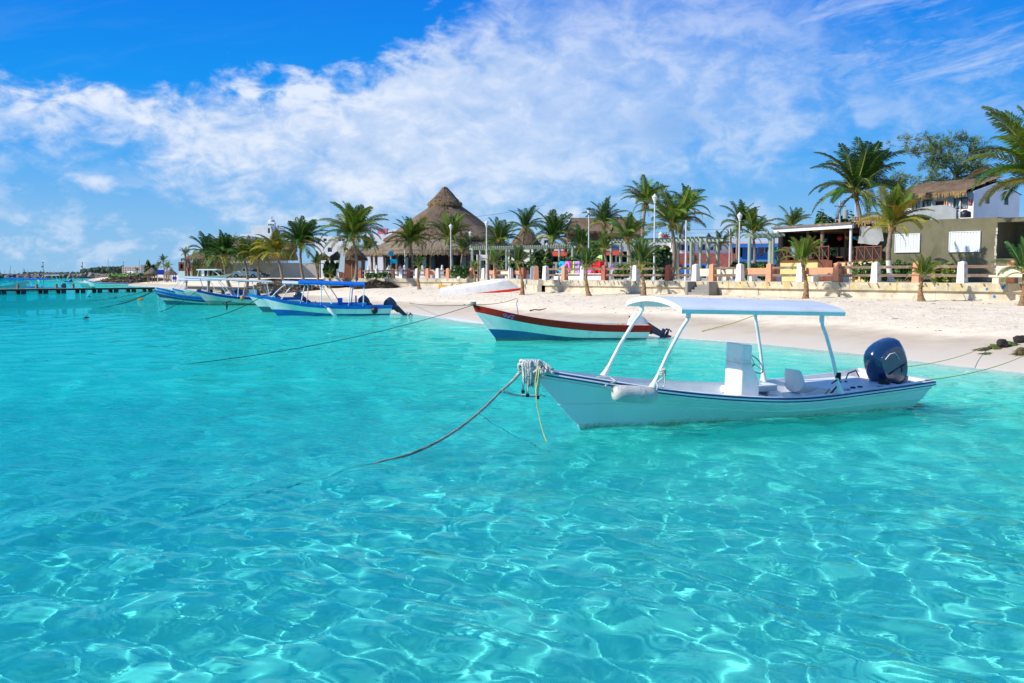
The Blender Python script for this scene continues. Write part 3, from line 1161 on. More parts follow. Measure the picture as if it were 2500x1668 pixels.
def rope(name, label, pts, r, material, cat='rope', group=None, n=6, strands=0, pitch=0.09):
    b = MB()
    pts = [Vector(p) for p in pts]
    if strands:
        # resample
        seg = [0]
        for a, c in zip(pts, pts[1:]):
            seg.append(seg[-1] + (c - a).length)
        Lr = seg[-1]
        m = max(8, int(Lr / (pitch / 7)))
        def pos(s):
            for i in range(len(pts) - 1):
                if s <= seg[i + 1] + 1e-9:
                    return pts[i].lerp(pts[i + 1], (s - seg[i]) / max(1e-9, seg[i + 1] - seg[i]))
            return pts[-1]
        base = [pos(Lr * i / m) for i in range(m + 1)]
        for k in range(strands):
            out = []
            for i, p in enumerate(base):
                tg = (base[min(i + 1, m)] - base[max(i - 1, 0)]).normalized()
                a = tg.cross(Vector((0.13, 0.21, 1))).normalized()
                c = tg.cross(a)
                th = 2 * math.pi * (Lr * i / m / pitch + k / strands)
                out.append(p + (a * math.cos(th) + c * math.sin(th)) * r * 0.5)
            b.tube(out, r * 0.56, 5)
    else:
        b.tube(pts, r, n)
    o = b.build(name, material, None, smooth=70)
    if cat:
        tag(o, label, cat, group)
    return o


# ---------------------------------------------------------------- the near white boat
A_MAIN = R(26.0)
BOW = (0.28, 16.15)
hull_main = stained_hull('white_hull_with_growth', (0.88, 0.88, 0.84))
main, rows_m = panga('motor_boat', 'large white open motor boat with white canopy and blue outboard, nearest of all boats', BOW, A_MAIN,
                     mats=dict(bottom=hull_main, mid=hull_main, top=M_white), heel=R(2.6), thwarts=(), deckfrac=0.10,
                     canopy=dict(x0=2.34, x1=5.92, z=2.01, w=0.84, camber=0.13, feet=[(1.95, -1, 2.62), (1.75, 1, 2.50), (5.85, -1, 5.42), (5.6, 1, 5.22)], tilt=-0.03, pr=0.032, thick=0.10))


def mb_part(b, name, m, parent=None, smooth=None):
    return b.build(name, m, parent or main, smooth)


for jl, rr__ in ((4, .010), (6, .012), (2, .010)):
    for sg_ in (-1, 1):
        b = MB()
        b.tube([(r[jl][0], sg_ * (r[jl][1] + .004), r[jl][2]) for r in rows_m], rr__, 5)
        mb_part(b, 'lap_strake', hull_main, smooth=60)
# console with a sloped back, wheel
b = MB()
b.side([(4.02, 0.16), (4.44, 0.16), (4.43, 0.72), (4.24, 1.02), (4.24, 1.36), (4.03, 1.38)], -0.36, 0.12)
con = mb_part(b, 'console', M_white, smooth=30)
bv = con.modifiers.new('bevel', 'BEVEL'); bv.width = 0.025; bv.segments = 3; bv.limit_method = 'ANGLE'
b = MB()
b.box(4.14, -0.12, 1.035, 0.235, 0.486, 0.008)
b.build('seam', M_fender, con)
b = MB()
wc = Vector((4.50, -0.12, 0.98))
ax = Vector((-0.75, 0, -0.45)).normalized()
e1 = Vector((0, 1, 0))
e2 = ax.cross(e1)
b.tube([wc + (e1 * math.cos(t_) + e2 * math.sin(t_)) * 0.20 for t_ in np.linspace(0, 2 * math.pi, 25)], 0.012, 6)
for k in range(3):
    t_ = k * 2.094 + 0.5
    b.tube([wc, wc + (e1 * math.cos(t_) + e2 * math.sin(t_)) * 0.2], 0.008, 5)
b.tube([wc, wc + ax * 0.16], 0.02, 8)
mb_part(b, 'steering_wheel', M_steel, smooth=60)
# far side locker shelf with cup holders
b = MB()
b.box(5.05, 0.66, 0.40, 1.15, 0.30, 0.13)
sh = mb_part(b, 'side_shelf', M_white_in)
bv = sh.modifiers.new('bevel', 'BEVEL'); bv.width = 0.03; bv.segments = 3
for k in range(3):
    b = MB()
    b.lathe([(0.045, 0.466), (0.045, 0.472), (0.03, 0.472)], 12, cx=4.72 + k * 0.28, cy=0.64)
    b.build('cup_holder', M_steel, sh)
for k in range(2):
    b = MB()
    b.side([(4.95 + k * .42, 0.34), (4.99 + k * .42, 0.34), (4.95 + k * .42, 0.18)], 0.52, 0.80)
    b.build('bracket', M_steel, sh)
# bucket seat
b = MB()
N = 10
vs, fs = [], []
for i in range(N + 1):
    a = i / N
    # profile from front lip of the seat back and up the backrest (x aft+ = back is forward? the seat faces the bow)
    x = 5.42 - 0.02 + 0.0
    if a < 0.5:
        q = a / 0.5
        px_, pz_ = 5.02 + 0.0 * q + 0.40 * q, 0.42 - 0.03 * math.sin(q * math.pi)
    else:
        q = (a - .5) / .5
        px_, pz_ = 5.42 + 0.10 * math.sin(q * 1.4), 0.42 + 0.44 * q
    for j in range(9):
        w_ = (j / 8 - .5) * 2
        wid = 0.27 * (1 - 0.25 * max(0, (a - .7) / .3) ** 2)
        lift = 0.15 * abs(w_) ** 3 * (1 - 0.5 * abs(a - .5))
        vs.append((px_ - (lift if a > .5 else 0) * 1.0, -0.10 + w_ * wid, pz_ + (lift if a <= .5 else 0)))
for i in range(N):
    for j in range(8):
        fs.append((i * 9 + j, (i + 1) * 9 + j, (i + 1) * 9 + j + 1, i * 9 + j + 1))
b.add([(2 * 5.27 - p[0] + 0.30, p[1], p[2]) for p in vs], fs)
seat = mb_part(b, 'bucket_seat', M_white_in, smooth=60)
sd = seat.modifiers.new('s', 'SOLIDIFY'); sd.thickness = 0.025
sb = seat.modifiers.new('ss', 'SUBSURF'); sb.levels = 1; sb.render_levels = 1
b = MB()
b.box(5.42, -0.10, 0.27, 0.22, 0.26, 0.26)
b.build('seat_box', M_white_in, seat)
# aft deck and splash well
ya, za = sheer_at(rows_m, 6.3)
b = MB()
b.add([(6.1, -0.80, 0.47), (6.1, 0.80, 0.47), (7.75, 0.78, 0.50), (7.75, -0.78, 0.50), (6.1, -0.62, 0.16), (6.1, 0.62, 0.16)], [(0, 1, 2, 3), (0, 4, 5, 1)])
ad = mb_part(b, 'aft_deck', M_white_in)
for (x_, y_, r_) in ((6.35, -0.55, 0.06), (6.62, -0.42, 0.05), (6.82, -0.40, 0.05), (7.22, -0.52, 0.07), (7.5, -0.40, 0.06), (6.9, 0.2, .03), (7.05, 0.2, .03)):
    b = MB()
    b.lathe([(r_, 0.478), (r_, 0.505), (r_ * .7, 0.507), (r_ * .65, 0.49)], 12, cx=x_, cy=y_)
    b.build('deck_fitting', M_steel if r_ > .05 else M_black, ad, smooth=40)
b = MB()
b.lathe([(0.11, 0.49), (0.11, 0.54), (0.07, 0.56), (0.05, 0.60)], 14, cx=7.55, cy=-0.30)
b.build('hose_boot', M_black, ad, smooth=40)
# transom wings either side of the motor notch
for sg in (-1, 1):
    b = MB()
    y0_, y1_ = 0.36, 0.86
    b.add([(8.02, sg * y0_, 0.46), (8.02, sg * y1_, 0.49), (8.02, sg * y1_, 0.635), (8.02, sg * (y0_ + .12), 0.64),
           (8.20, sg * y0_, 0.46), (8.20, sg * y1_, 0.49), (8.20, sg * y1_, 0.635), (8.20, sg * (y0_ + .12), 0.64),
           (7.62, sg * y1_, 0.60)], [(0, 1, 2, 3), (7, 6, 5, 4), (3, 2, 6, 7), (0, 3, 7, 4), (2, 1, 8)])
    mb_part(b, 'transom_wing', M_white)
b = MB()
b.tube([(7.7, 0.5, .52), (7.55, 0.45, .66), (7.3, 0.40, .62), (7.2, 0.35, .52)], 0.014, 6)
mb_part(b, 'fuel_hose', M_black, smooth=60)
outboard(main, 7.98, 0.70, y=0.0, tilt=27, size=1.12, cowl=M_cowl, detail=True, dx=0.0)
# interior bits: forward bench, ledges
b = MB()
b.box(3.0, 0, 0.32, 0.5, 0.95, 0.06)
b.box(3.0, 0, 0.24, 0.45, 0.8, 0.1)
mb_part(b, 'forward_bench', M_white_in)
b = MB()
b.box(4.8, 0.2, 0.22, 0.55, 0.4, 0.22)
bx_ = mb_part(b, 'storage_box', M_white_in)
bv = bx_.modifiers.new('bevel', 'BEVEL'); bv.width = 0.06; bv.segments = 3
for xx, yy, zz_ in ((5.88, -0.90, 0.52 + 0.30),):
    b = MB()
    for k in range(5):
        b.tube([(xx - .1 - .0 + 0.05 * math.cos(a_), yy + 0.045 * math.sin(a_) + 0.02, zz_ - 0.03 + k * 0.018) for a_ in np.linspace(0, 6.28, 12)], 0.010, 5)
    b.tube([(xx - .06, yy, zz_ - .04), (xx - .10, yy + .05, zz_ - .22), (xx - .2, yy + .12, zz_ - .38), (xx - .26, yy + .2, zz_ - .46)], 0.018, 6)
    b.tube([(xx - .06, yy, zz_ - .02), (xx - .16, yy + .02, zz_ - .10), (xx - .24, yy + .02, zz_ - .14)], 0.012, 6)
    mb_part(b, 'black_lashing', M_black, smooth=60)
for zz_ in (0.95, 1.22, 1.48):
    pass
main_M = main.matrix_basis.copy()
bpy.context.view_layer.update()
MW = main.matrix_world.copy()


def mw(x, y, z):
    return MW @ Vector((x, y, z))


# things lying in or hanging on the near boat
b = MB()
rd = random.Random(5)
for k in range(7):
    b.ico((4.98 + 0.10 * k + rd.uniform(-.03, .03), -0.55 + rd.uniform(-.08, .08), 0.22 + rd.uniform(0, .05)), 0.08, 0, 1, 0.25, k, (1, 1, .5))
o = b.build('cloth', mat('dark_blue_cloth', (0.015, 0.03, 0.16), 0.9, .3, 8), None, smooth=60)
o.matrix_world = MW
tag(o, 'crumpled dark blue cloth on the floor of the near white boat', 'cloth')
b = MB()
b.tube([(5.45, -0.62, 0.20), (5.62, -0.86, 0.58)], 0.018, 8)
o = b.build('wooden_stick', mat('bare_wood', (0.45, 0.27, 0.12), 0.7, .15, 8), None, smooth=60)
o.matrix_world = MW
tag(o, 'short wooden stick leaning beside the seat of the near white boat', 'stick')

# fender: a long foam float lashed to the near canopy post
fc = mw(1.50, -0.86, 0.60)
fd = (mw(2.6, -0.98, 0.60) - mw(1.5, -0.78, 0.60)).normalized()
yb_, zb_ = sheer_at(rows_m, 1.4)
f0 = at(1496, 960, 15.72)
f1 = at(1604, 966, 15.98)
fd = (f1 - f0).normalized()
prof = [(0.0, 0.0), (0.05, 0.0), (0.11, 0.025), (0.135, 0.09), (0.138, 0.2), (0.14, 0.5), (0.132, 0.62), (0.10, 0.69), (0.05, 0.715), (0.0, 0.715)]
Lf = (f1 - f0).length
Mx = Matrix.Translation(f0) @ fd.to_track_quat('Z', 'Y').to_matrix().to_4x4()
b = MB()
b.lathe([(max(r_, .002), z_ * Lf / 0.715) for r_, z_ in prof], 20, M=Mx)
fen = b.build('boat_fender', M_fender, None, smooth=50)
tag(fen, 'worn off-white foam fender hanging against the side of the near white boat', 'fender')
p0 = mw(1.2, -0.58, 0.93)
rope('fender_rope', 'white rope from the gunwale down to the forward end of the worn fender', [mw(0.95, -0.5, 0.955), mw(1.15, -0.60, 0.96), p0 + Vector((0.05, -0.12, -0.03)), f0 + Vector((-0.12, -.04, 0.13)), f0 + Vector((0.02, 0, 0))], 0.013, M_rope, strands=3, pitch=0.06)
pf = mw(2.02, -0.80, 0.98)
pts = [f1 + Vector((-0.03, -0.02, 0.03)), f1 + Vector((-0.0, -0.08, 0.16)), pf + Vector((-0.10, -0.08, -0.12))]
for a_ in np.linspace(0, 6.28 * 3.2, 40):
    pts.append(pf + Vector((0.055 * math.cos(a_), 0.055 * math.sin(a_), 0.10 * a_ / 20)))
pts += [pf + Vector((0.03, -0.06, 0.02)), pf + Vector((0.04, -0.07, -0.14)), pf + Vector((0.0, -0.05, -0.20))]
rope('lashing_rope', 'white rope knotted round the near front canopy post above the fender', pts, 0.014, M_rope, strands=3, pitch=0.06)

# knot of mooring rope on the bow
b = MB()
rd = random.Random(9)
bt = mw(0.02, 0, 1.08)
dirs = Vector((math.cos(A_MAIN), math.sin(A_MAIN), 0))
side = Vector((math.sin(A_MAIN), -math.cos(A_MAIN), 0))


def strand(bb, pts, r, pitch=0.07):
    pts = [Vector(p) for p in pts]
    sm = []
    for i in range(len(pts) - 1):
        pa, pb, pc, pd = pts[max(i - 1, 0)], pts[i], pts[i + 1], pts[min(i + 2, len(pts) - 1)]
        for k in range(8):
            q = k / 8
            sm.append(0.5 * ((2 * pb) + (-pa + pc) * q + (2 * pa - 5 * pb + 4 * pc - pd) * q * q + (-pa + 3 * pb - 3 * pc + pd) * q ** 3))
    sm.append(pts[-1])
    acc = 0
    for k in range(3):
        out = []
        acc = 0
        for i, p in enumerate(sm):
            if i:
                acc += (sm[i] - sm[i - 1]).length
            tg = (sm[min(i + 1, len(sm) - 1)] - sm[max(i - 1, 0)])
            tg = tg.normalized() if tg.length > 1e-6 else Vector((0, 0, 1))
            a = tg.cross(Vector((0.21, 0.13, 1))).normalized()
            c = tg.cross(a)
            th = 2 * math.pi * (acc / pitch + k / 3)
            out.append(p + (a * math.cos(th) + c * math.sin(th)) * r * 0.5)
        bb.tube(out, r * 0.58, 5)


for k in range(17):
    q = k / 16
    c0 = bt + dirs * (-0.16 + 0.42 * q) + Vector((0, 0, 0.02 - 0.05 * q))
    hgt = (0.10 + 0.06 * math.sin(k * 1.7)) * (1 - 0.45 * q)
    wd = 0.09 + 0.03 * math.sin(k * 2.3) + 0.14 * q
    pts = []
    for a_ in np.linspace(-0.5, math.pi + .5, 9):
        pts.append(c0 + side * (wd * math.cos(a_)) + Vector((0, 0, hgt * math.sin(a_) - 0.04)) + dirs * (0.05 * math.sin(a_ * 2 + k)) + Vector((rd.uniform(-.012, .012),) * 3))
    strand(b, pts, 0.024)
for k in range(9):
    c0 = bt + dirs * (-0.20 + 0.035 * k) + side * (0.03 + 0.012 * (k % 4))
    ln = (0.36, 0.22, 0.42, 0.28, 0.24, 0.30, 0.20, 0.46, 0.30)[k]
    strand(b, [c0 + Vector((0, 0, .12)) + dirs * .05, c0 + side * .05 + Vector((0, 0, .06)), c0 + side * .08 + Vector((0, 0, -.10)), c0 + side * .06 + Vector((0, 0, -ln))], 0.024)
for k in range(3):
    strand(b, [bt + dirs * (-0.17 + k * .05) + Vector((0, 0, .13)), bt + dirs * (0.05 + k * .05) + side * .06 + Vector((0, 0, .10)), bt + dirs * (0.22 + .04 * k) + side * (.10 + .03 * k) + Vector((0, 0, -.02)), bt + dirs * (0.36) - side * .1 + Vector((0, 0, -.0))], 0.026)
knot = b.build('rope_bundle', M_rope, None, smooth=70)
tag(knot, 'thick bundle of knotted white rope wrapped over the bow of the near white boat', 'rope')
b = MB()
for k in (0, 2, 4, 7):
    c0 = bt + dirs * (-0.20 + 0.035 * k) + side * (0.03 + 0.012 * (k % 4))
    ln = (0.36, 0.22, 0.42, 0.28, 0.24, 0.30, 0.20, 0.46, 0.30)[k]
    q0 = c0 + side * .06 + Vector((0, 0, -ln))
    b.tube([q0 + Vector((0, 0, .02)), q0 - Vector((0, 0, .035))], 0.028, 8)
o = b.build('rope_end', M_black, knot)
o['kind'] = 'stuff'

# the mooring line running down into the water, doubled near the boat
w0 = ground(915, 1133, 0.0)
far_end = Vector((w0.x - 2.0, w0.y - 1.9, -0.95))
j = at(1222, 956, 15.75)
st = bt + dirs * (-0.12) + Vector((0, 0, 0.05)) + side * .05
def arc(a, c, sag, n):
    return catenary(a, c, sag, n)
main_line = arc(st, j, 0.03, 5)[:-1] + arc(j, w0 + Vector((0, 0, 0.02)), 0.22, 18)[:-1] + arc(w0, far_end, 0.05, 8)
rope('mooring_rope', 'thick twisted mooring rope running from the near boat bow down into the sea', main_line, 0.022, M_rope_old, strands=3, pitch=0.12)
rope('mooring_rope', 'second thinner leg of rope joining the mooring line just below the near boat bow',
     arc(bt + dirs * (-0.22) + Vector((0, 0, -.05)), j, 0.02, 8), 0.016, M_rope, strands=3, pitch=0.08)
ring = mw(0.16, -0.03, 0.62)
rope('bow_bridle', 'short slack rope from the bow eye of the near boat to the mooring line', arc(ring, j + Vector((0.02, 0, 0.0)), 0.03, 8), 0.022, M_rope, strands=3, pitch=0.09)
b = MB()
b.tube([mw(0.28, -0.02, 0.60), mw(0.17, -0.02, 0.64), mw(0.13, -0.02, 0.62)], 0.012, 6)
b.build('bow_eye', M_steel, None, smooth=60).parent = None
o = bpy.data.objects['bow_eye']; o.parent = main; o.matrix_parent_inverse = MW.inverted()
# yellow line looped on the bow, hanging into the water
ya_ = at(1312, 899, 15.72)
rope('yellow_line', 'thin yellow rope looped over the near boat bow and trailing into the water',
     [ya_ + Vector((0.08, .35, 0.02)), ya_ + Vector((0.03, .1, 0.03)), ya_, at(1307, 930, 15.62), at(1308, 952, 15.62), at(1311, 990, 15.6), at(1319, 1030, 15.6), at(1328, 1062, 15.5), at(1335, 1079, 15.45)], 0.008, M_rope_y)
rope('yellow_line', 'second thin yellow strand hanging just right of the first on the near boat bow',
     [at(1322, 902, 15.9) , at(1316, 903, 15.68), at(1313, 930, 15.61), at(1309, 952, 15.61), at(1310, 982, 15.6)], 0.008, M_rope_y)
sub0, sub1 = ground(1170, 1010, 0), ground(1340, 1095, 0)
rope('sunken_rope', 'thin weedy rope drifting under the surface left of the near boat bow', [sub0 + Vector((0, 0, -.03)), ground(1215, 1037) - Vector((0, 0, .08)), ground(1258, 1058) - Vector((0, 0, .12)), sub1 - Vector((0, 0, .3))], 0.012, mat('weedy_rope', (0.16, 0.13, 0.07), .9, .3))

# ---------------------------------------------------------------- the red, white and blue boat
c_mid = mat('pale_aqua_hull', (0.88, 0.87, 0.80), 0.45, 0.06, 2, dirt=(0.45, 0.5, 0.46), dirtamt=.4, dscale=1.5)
M_bluebot = stained_hull('blue_bottom_with_growth', (0.01, 0.10, 0.30), (0.18, 0.18, 0.08), 0.14)
Yb = 38.6
bowx = xat(1152, Yb, 1.3)
red, rows_r = panga('red_rimmed_boat', 'white open boat with red gunwale band and blue bottom lying at the sand edge', (bowx, Yb), R(17), L=7.25, B=0.92,
                    sheer=[(0, 1.36), (0.8, 1.22), (1.8, 1.03), (3.0, 0.86), (4.3, 0.74), (5.6, 0.66), (7.0, 0.63), (8.25, 0.63)],
                    mats=dict(bottom=M_bluebot, mid=c_mid, top=M_red, inner=M_grey, cap=M_red, low2=True, toph=0.27), rail=False, thwarts=(0.30, 0.52, 0.72), deckfrac=0.10, trim=R(1.1), z0=0.06,
                    motor=dict(tilt=64, size=0.95, cowl=mat('white_canvas_cover', (0.68, 0.68, 0.66), .9, .06, 4, bump=.5), dx=-0.12, leg=M_engine), floor=0.16, cat='boat')
bpy.context.view_layer.update()
MR = red.matrix_world.copy()
b = MB()
b.tube([(7.22, -.3, .62), (7.20, -.32, .3), (7.22, -.3, .05)], 0.02, 6)
b.tube([(6.6, .1, .60), (6.9, .2, .82), (6.7, .25, .95)], 0.03, 6)
b.build('tackle', M_black, red, smooth=60)['kind'] = 'stuff'
b = MB()
rd = random.Random(4)
for k in range(26):
    q = rd.random()
    x_ = 1.10 + q * 0.42
    y_, z_ = sheer_at(rows_r, x_)
    b.box(x_, -(y_ + 0.004 + 0.0), z_ - 0.13 + rd.uniform(-.07, .07), 0.05, 0.006, 0.03, 0.33)
b.build('painted_mark', mat('light_blue_flakes', (0.16, 0.24, 0.62), .6, .2), red)['kind'] = 'stuff'
b = MB()
b.ico((6.3, 0.1, 0.62), 0.12, 0, 1, .2, 3, (1.6, 1, .4))
o = b.build('foam_pad', mat('yellowed_foam', (0.6, 0.42, 0.2), .8, .2), None, smooth=60)
o.matrix_world = MR
tag(o, 'yellowed foam pad on the stern seat of the red-banded boat', 'pad')

# ---------------------------------------------------------------- blue boats at the middle distance
M_bbot = stained_hull('blue_painted_bottom', (0.01, 0.12, 0.50), (0.05, 0.14, 0.25), 0.02)
M_gbot = stained_hull('green_stained_bottom', (0.25, 0.32, 0.27), (0.08, 0.11, 0.05), 0.18)
M_tbot = stained_hull('teal_worn_bottom', (0.03, 0.15, 0.22), (0.25, 0.35, 0.30), 0.12)
M_seatblue = mat('blue_inside_paint', (0.02, 0.16, 0.52), .5, .1)
spec = [
    # name,label,bow px,bow Y,angle,L,mats,canopy,motors,sheer scale
    ('blue_boat', 'blue and white boat with bright blue canopy and black fender, frontmost of the beached cluster', 637, 62.6, 9, 8.2,
     dict(bottom=M_bbot, mid=c_mid, top=M_blue, cap=M_cyan, inner=M_seatblue, low2=True), dict(x0=2.35, x1=6.45, z=2.02, w=0.9, camber=.16, material=M_blue, feet=[(2.5, -1, 2.75), (2.8, 1, 2.9), (3.75, -1, 3.75), (5.45, -1, 5.55), (5.6, 1, 5.7), (6.35, -1, 6.4)], tilt=-0.035, pr=.035),
     [dict(tilt=48, size=0.95, y=-0.25)], SHEER_B),
    ('blue_boat', 'blue-rimmed boat with long white canopy lying just behind the bright blue canopy boat', 605, 68.0, 12, 8.0,
     dict(bottom=M_tbot, mid=c_mid, top=M_cyan, cap=M_cyan, inner=M_seatblue, low2=True), dict(x0=2.3, x1=6.4, z=1.95, w=0.9, camber=.14, material=M_white, feet=[(0.9 + .6, -1, 2.5), (1.6 + .6, 1, 3.0), (5.6, -1, 5.0), (6.2, 1, 5.5)], tilt=-0.03, pr=.035),
     [dict(tilt=44, size=0.95, y=0.1)], SHEER_B),
    ('grey_boat', 'pale grey boat with navy gunwale band, algae stains and grey canopy in the cluster', 479, 84.0, 14, 8.6,
     dict(bottom=M_gbot, mid=M_grey, top=M_dblue, cap=M_dblue, inner=M_grey, low2=True), dict(x0=2.9, x1=6.2, z=2.05, w=0.85, camber=.10, material=M_grey, feet=[(3.4, -1, 3.5), (3.8, 1, 4.0), (4.9, -1, 4.6), (5.9, 1, 5.5), (6.0, -1, 5.8)], tilt=-0.05, pr=.03),
     [dict(tilt=55, size=1.0)], SHEER_B),
    ('white_boat', 'white-bowed boat squeezed between the navy-banded boat and the cyan-bowed boat', 444, 90.0, 14, 8.2,
     dict(bottom=M_gbot, mid=M_grey, top=M_white, cap=M_white, inner=M_seatblue), dict(x0=0.3, x1=4.6, z=2.25, w=0.8, camber=.10, material=M_white, feet=[(3.1, -1, 2.5), (4.4, -1, 3.4), (4.6, 1, 4.1), (1.9, 1, 1.6)], tilt=-0.05, pr=.035),
     [dict(tilt=50, size=1.0)], SHEER_B),
    ('cyan_boat', 'cyan-bowed white boat third from the left in the beached cluster', 420, 94.0, 14, 7.8,
     dict(bottom=M_gbot, mid=M_grey, top=M_cyan, cap=M_cyan, inner=M_seatblue), None, [dict(tilt=40, size=1.0)], SHEER_B),
    ('blue_boat', 'blue-banded boat with white canopy and upturned bow at the back left of the cluster', 382, 99.0, 14, 8.0,
     dict(bottom=M_gbot, mid=M_grey, top=M_blue, cap=M_cyan, inner=M_seatblue), dict(x0=2.1, x1=6.2, z=2.0, w=0.85, camber=.10, material=M_white, feet=[(1.4, -1, 2.3), (1.9, 1, 2.7), (2.9, -1, 2.8), (4.9, -1, 4.9), (6.7, -1, 6.0)], tilt=-0.01, pr=.035),
     [dict(tilt=40, size=1.0)], SHEER_B),
    ('striped_boat', 'blue boat with teal stripe and chipped waterline, leftmost bow of the cluster', 376, 84.5, 12, 7.6,
     dict(bottom=M_tbot, mid=M_grey, top=M_blue, cap=M_cyan, inner=M_seatblue, low2=True), None, [], SHEER_B),
]
cluster = []
for (nm, lb, px, Yb, an, L_, ms, cn, mo, shr) in spec:
    zt_ = smooth_table(shr, 0)
    bx = xat(px, Yb, zt_)
    cg, cmt = (cn or {}), None
    t_, rw = panga(nm, lb, (bx, Yb), R(an), L=L_, B=0.95, sheer=shr, mats=ms, rail=False, thwarts=(0.28, 0.5, 0.72), canopy=cn, motors=mo, deckfrac=0.14, group='fishing boats drawn up at the sand edge')
    cluster.append((t_, rw))
t_, rw = cluster[0]
b = MB()
b.box(4.9, 0.1, 0.75, 0.3, 0.5, 0.7)
b.box(5.3, 0.1, 0.75, 0.9, 0.12, 0.10)
b.box(5.9, 0.1, 0.9, 0.10, 0.4, 0.7)
b.build('blue_console', M_blue, t_)
t_, rw = cluster[2]
b = MB()
b.box(4.6, 0, 0.85, 0.7, 0.6, 0.9)
b.build('white_console', M_white, t_)
b = MB()
for k in range(4):
    b.box(3.9 + k * .12, -0.2, 0.95, 0.03, 0.3, 0.65)
b.build('folded_slats', mat('brown_varnish', (0.16, 0.06, 0.03), .5, .2), t_)
t_, rw = cluster[6]
bpy.context.view_layer.update()
b = MB()
ys_, zs_ = [], []
vs, fs = [], []
for i, r in enumerate(rw):
    x, y, z = r[4]
    x2, y2, z2 = r[3]
    vs += [(x + (r[5][0] - x) * .35, -(y + (r[5][1] - y) * .35) - .01, z + (r[5][2] - z) * .35), (x + (r[5][0] - x) * .9, -(y + (r[5][1] - y) * .9) - .01, z + (r[5][2] - z) * .9)]
for i in range(len(rw) - 1):
    fs.append((2 * i, 2 * i + 1, 2 * i + 3, 2 * i + 2))
b.add(vs, fs)
b.build('teal_stripe', mat('teal_stripe_paint', (0.01, 0.09, 0.20), .5, .1), t_)
# fenders on the front blue boat
bpy.context.view_layer.update()
t_, rw = cluster[0]
MWc = t_.matrix_world
y_, z_ = sheer_at(rw, 7.05)
b = MB()
b.ico((7.05, -y_ - 0.17, 0.33), 0.21, 0, 2, 0.02, 1, (1, .8, 1.1))
b.tube([(7.05, -y_ - 0.10, 0.5), (7.05, -y_ - .02, z_)], 0.012, 5)
o = b.build('ball_fender', M_black, None, smooth=60)
o.matrix_world = MWc
tag(o, 'black ball fender on the stern side of the bright blue canopy boat', 'fender')
b = MB()
y_, z_ = sheer_at(rw, 4.6)
b.tube([(4.15, -y_ - .12, 0.50), (4.22, -y_ - .13, 0.42), (4.60, -y_ - .15, 0.03), (4.68, -y_ - .15, -.05)], [0.05, 0.11, 0.11, 0.06], 12)
b.tube([(3.9, -y_ + .02, z_), (4.15, -y_ - .12, 0.50)], 0.008, 5)
o = b.build('tube_fender', M_white, None, smooth=60)
o.matrix_world = MWc
tag(o, 'white tube fender hanging slanted amidships on the bright blue canopy boat', 'fender')
t_, rw = cluster[2]
MWc = t_.matrix_world
y_, z_ = sheer_at(rw, 3.9)
b = MB()
b.ico((3.75, -y_ - 0.12, 0.62), 0.17, 0, 2, 0.02, 1, (1, .9, 1.25))
o = b.build('orange_buoy', mat('orange_plastic', (0.62, 0.25, 0.05), .5, .1), None, smooth=60)
o.matrix_world = MWc
tag(o, 'orange round buoy hanging on the navy-banded grey boat', 'buoy')

# far left boats beyond the pier
def far_boat(nm, lb, px, Y_, an, L_, ms, cn=None, mo=None, z0=0.0, sz=1.0, **kw):
    return panga(nm, lb, (xat(px, Y_, z0 + 1), Y_), R(an), L=L_, B=0.95, sheer=SHEER_B, mats=ms, rail=False, canopy=cn, motors=mo or [], z0=z0, sz=sz, **kw)

far_boat('grey_boat', 'large pale grey boat without canopy moored behind the left end of the pier', 70, 141, 184, 9.0, dict(bottom=M_grey, mid=M_grey, top=M_grey, inner=M_grey), sz=1.35)
far_boat('canopy_boat', 'white boat with flat blue canopy and dark outboard moored behind the left pier', 30, 150, 8, 7.4, dict(bottom=M_tbot, mid=c_mid, top=M_cyan, cap=M_white, inner=M_white_in),
         dict(x0=-0.9, x1=5.4, z=1.95, w=0.9, camber=.10, material=M_blue, feet=[(0.6, -1, 0.2), (1.3, 1, 1.4), (3.2, -1, 2.7), (4.0, 1, 3.7)], tilt=-0.03, pr=.05), [dict(tilt=5, size=1.0)])
far_boat('white_boat', 'small white boat with white canopy anchored beyond the blue canopy boat', 86, 345, 8, 8.0, dict(bottom=M_white, mid=M_white, top=M_white),
         dict(x0=3.0, x1=8.0, z=2.2, w=0.9, camber=.10, material=M_white, feet=[(1.9, -1, 2.9), (2.3, 1, 3.3), (7.6, -1, 7.0), (7.9, 1, 7.6)], pr=.06))
far_boat('blue_dinghy', 'tiny blue dinghy with raised outboard floating off the sand spit', 151, 330, 8, 3.4, dict(bottom=M_blue, mid=M_blue, top=M_blue, inner=M_blue), mo=[dict(tilt=40, size=1.3, dx=-.4)], sz=.45, thwarts=())
far_boat('beached_panga', 'long pale boat with bright blue rim beached on the sand spit', 209, 222, 5, 9.2, dict(bottom=M_white, mid=c_mid, top=M_blue, cap=M_cyan, inner=M_white_in), mo=[], z0=0.02)

# boats on the sand
def pitch_boat(t_, rot):
    t_.rotation_euler = rot

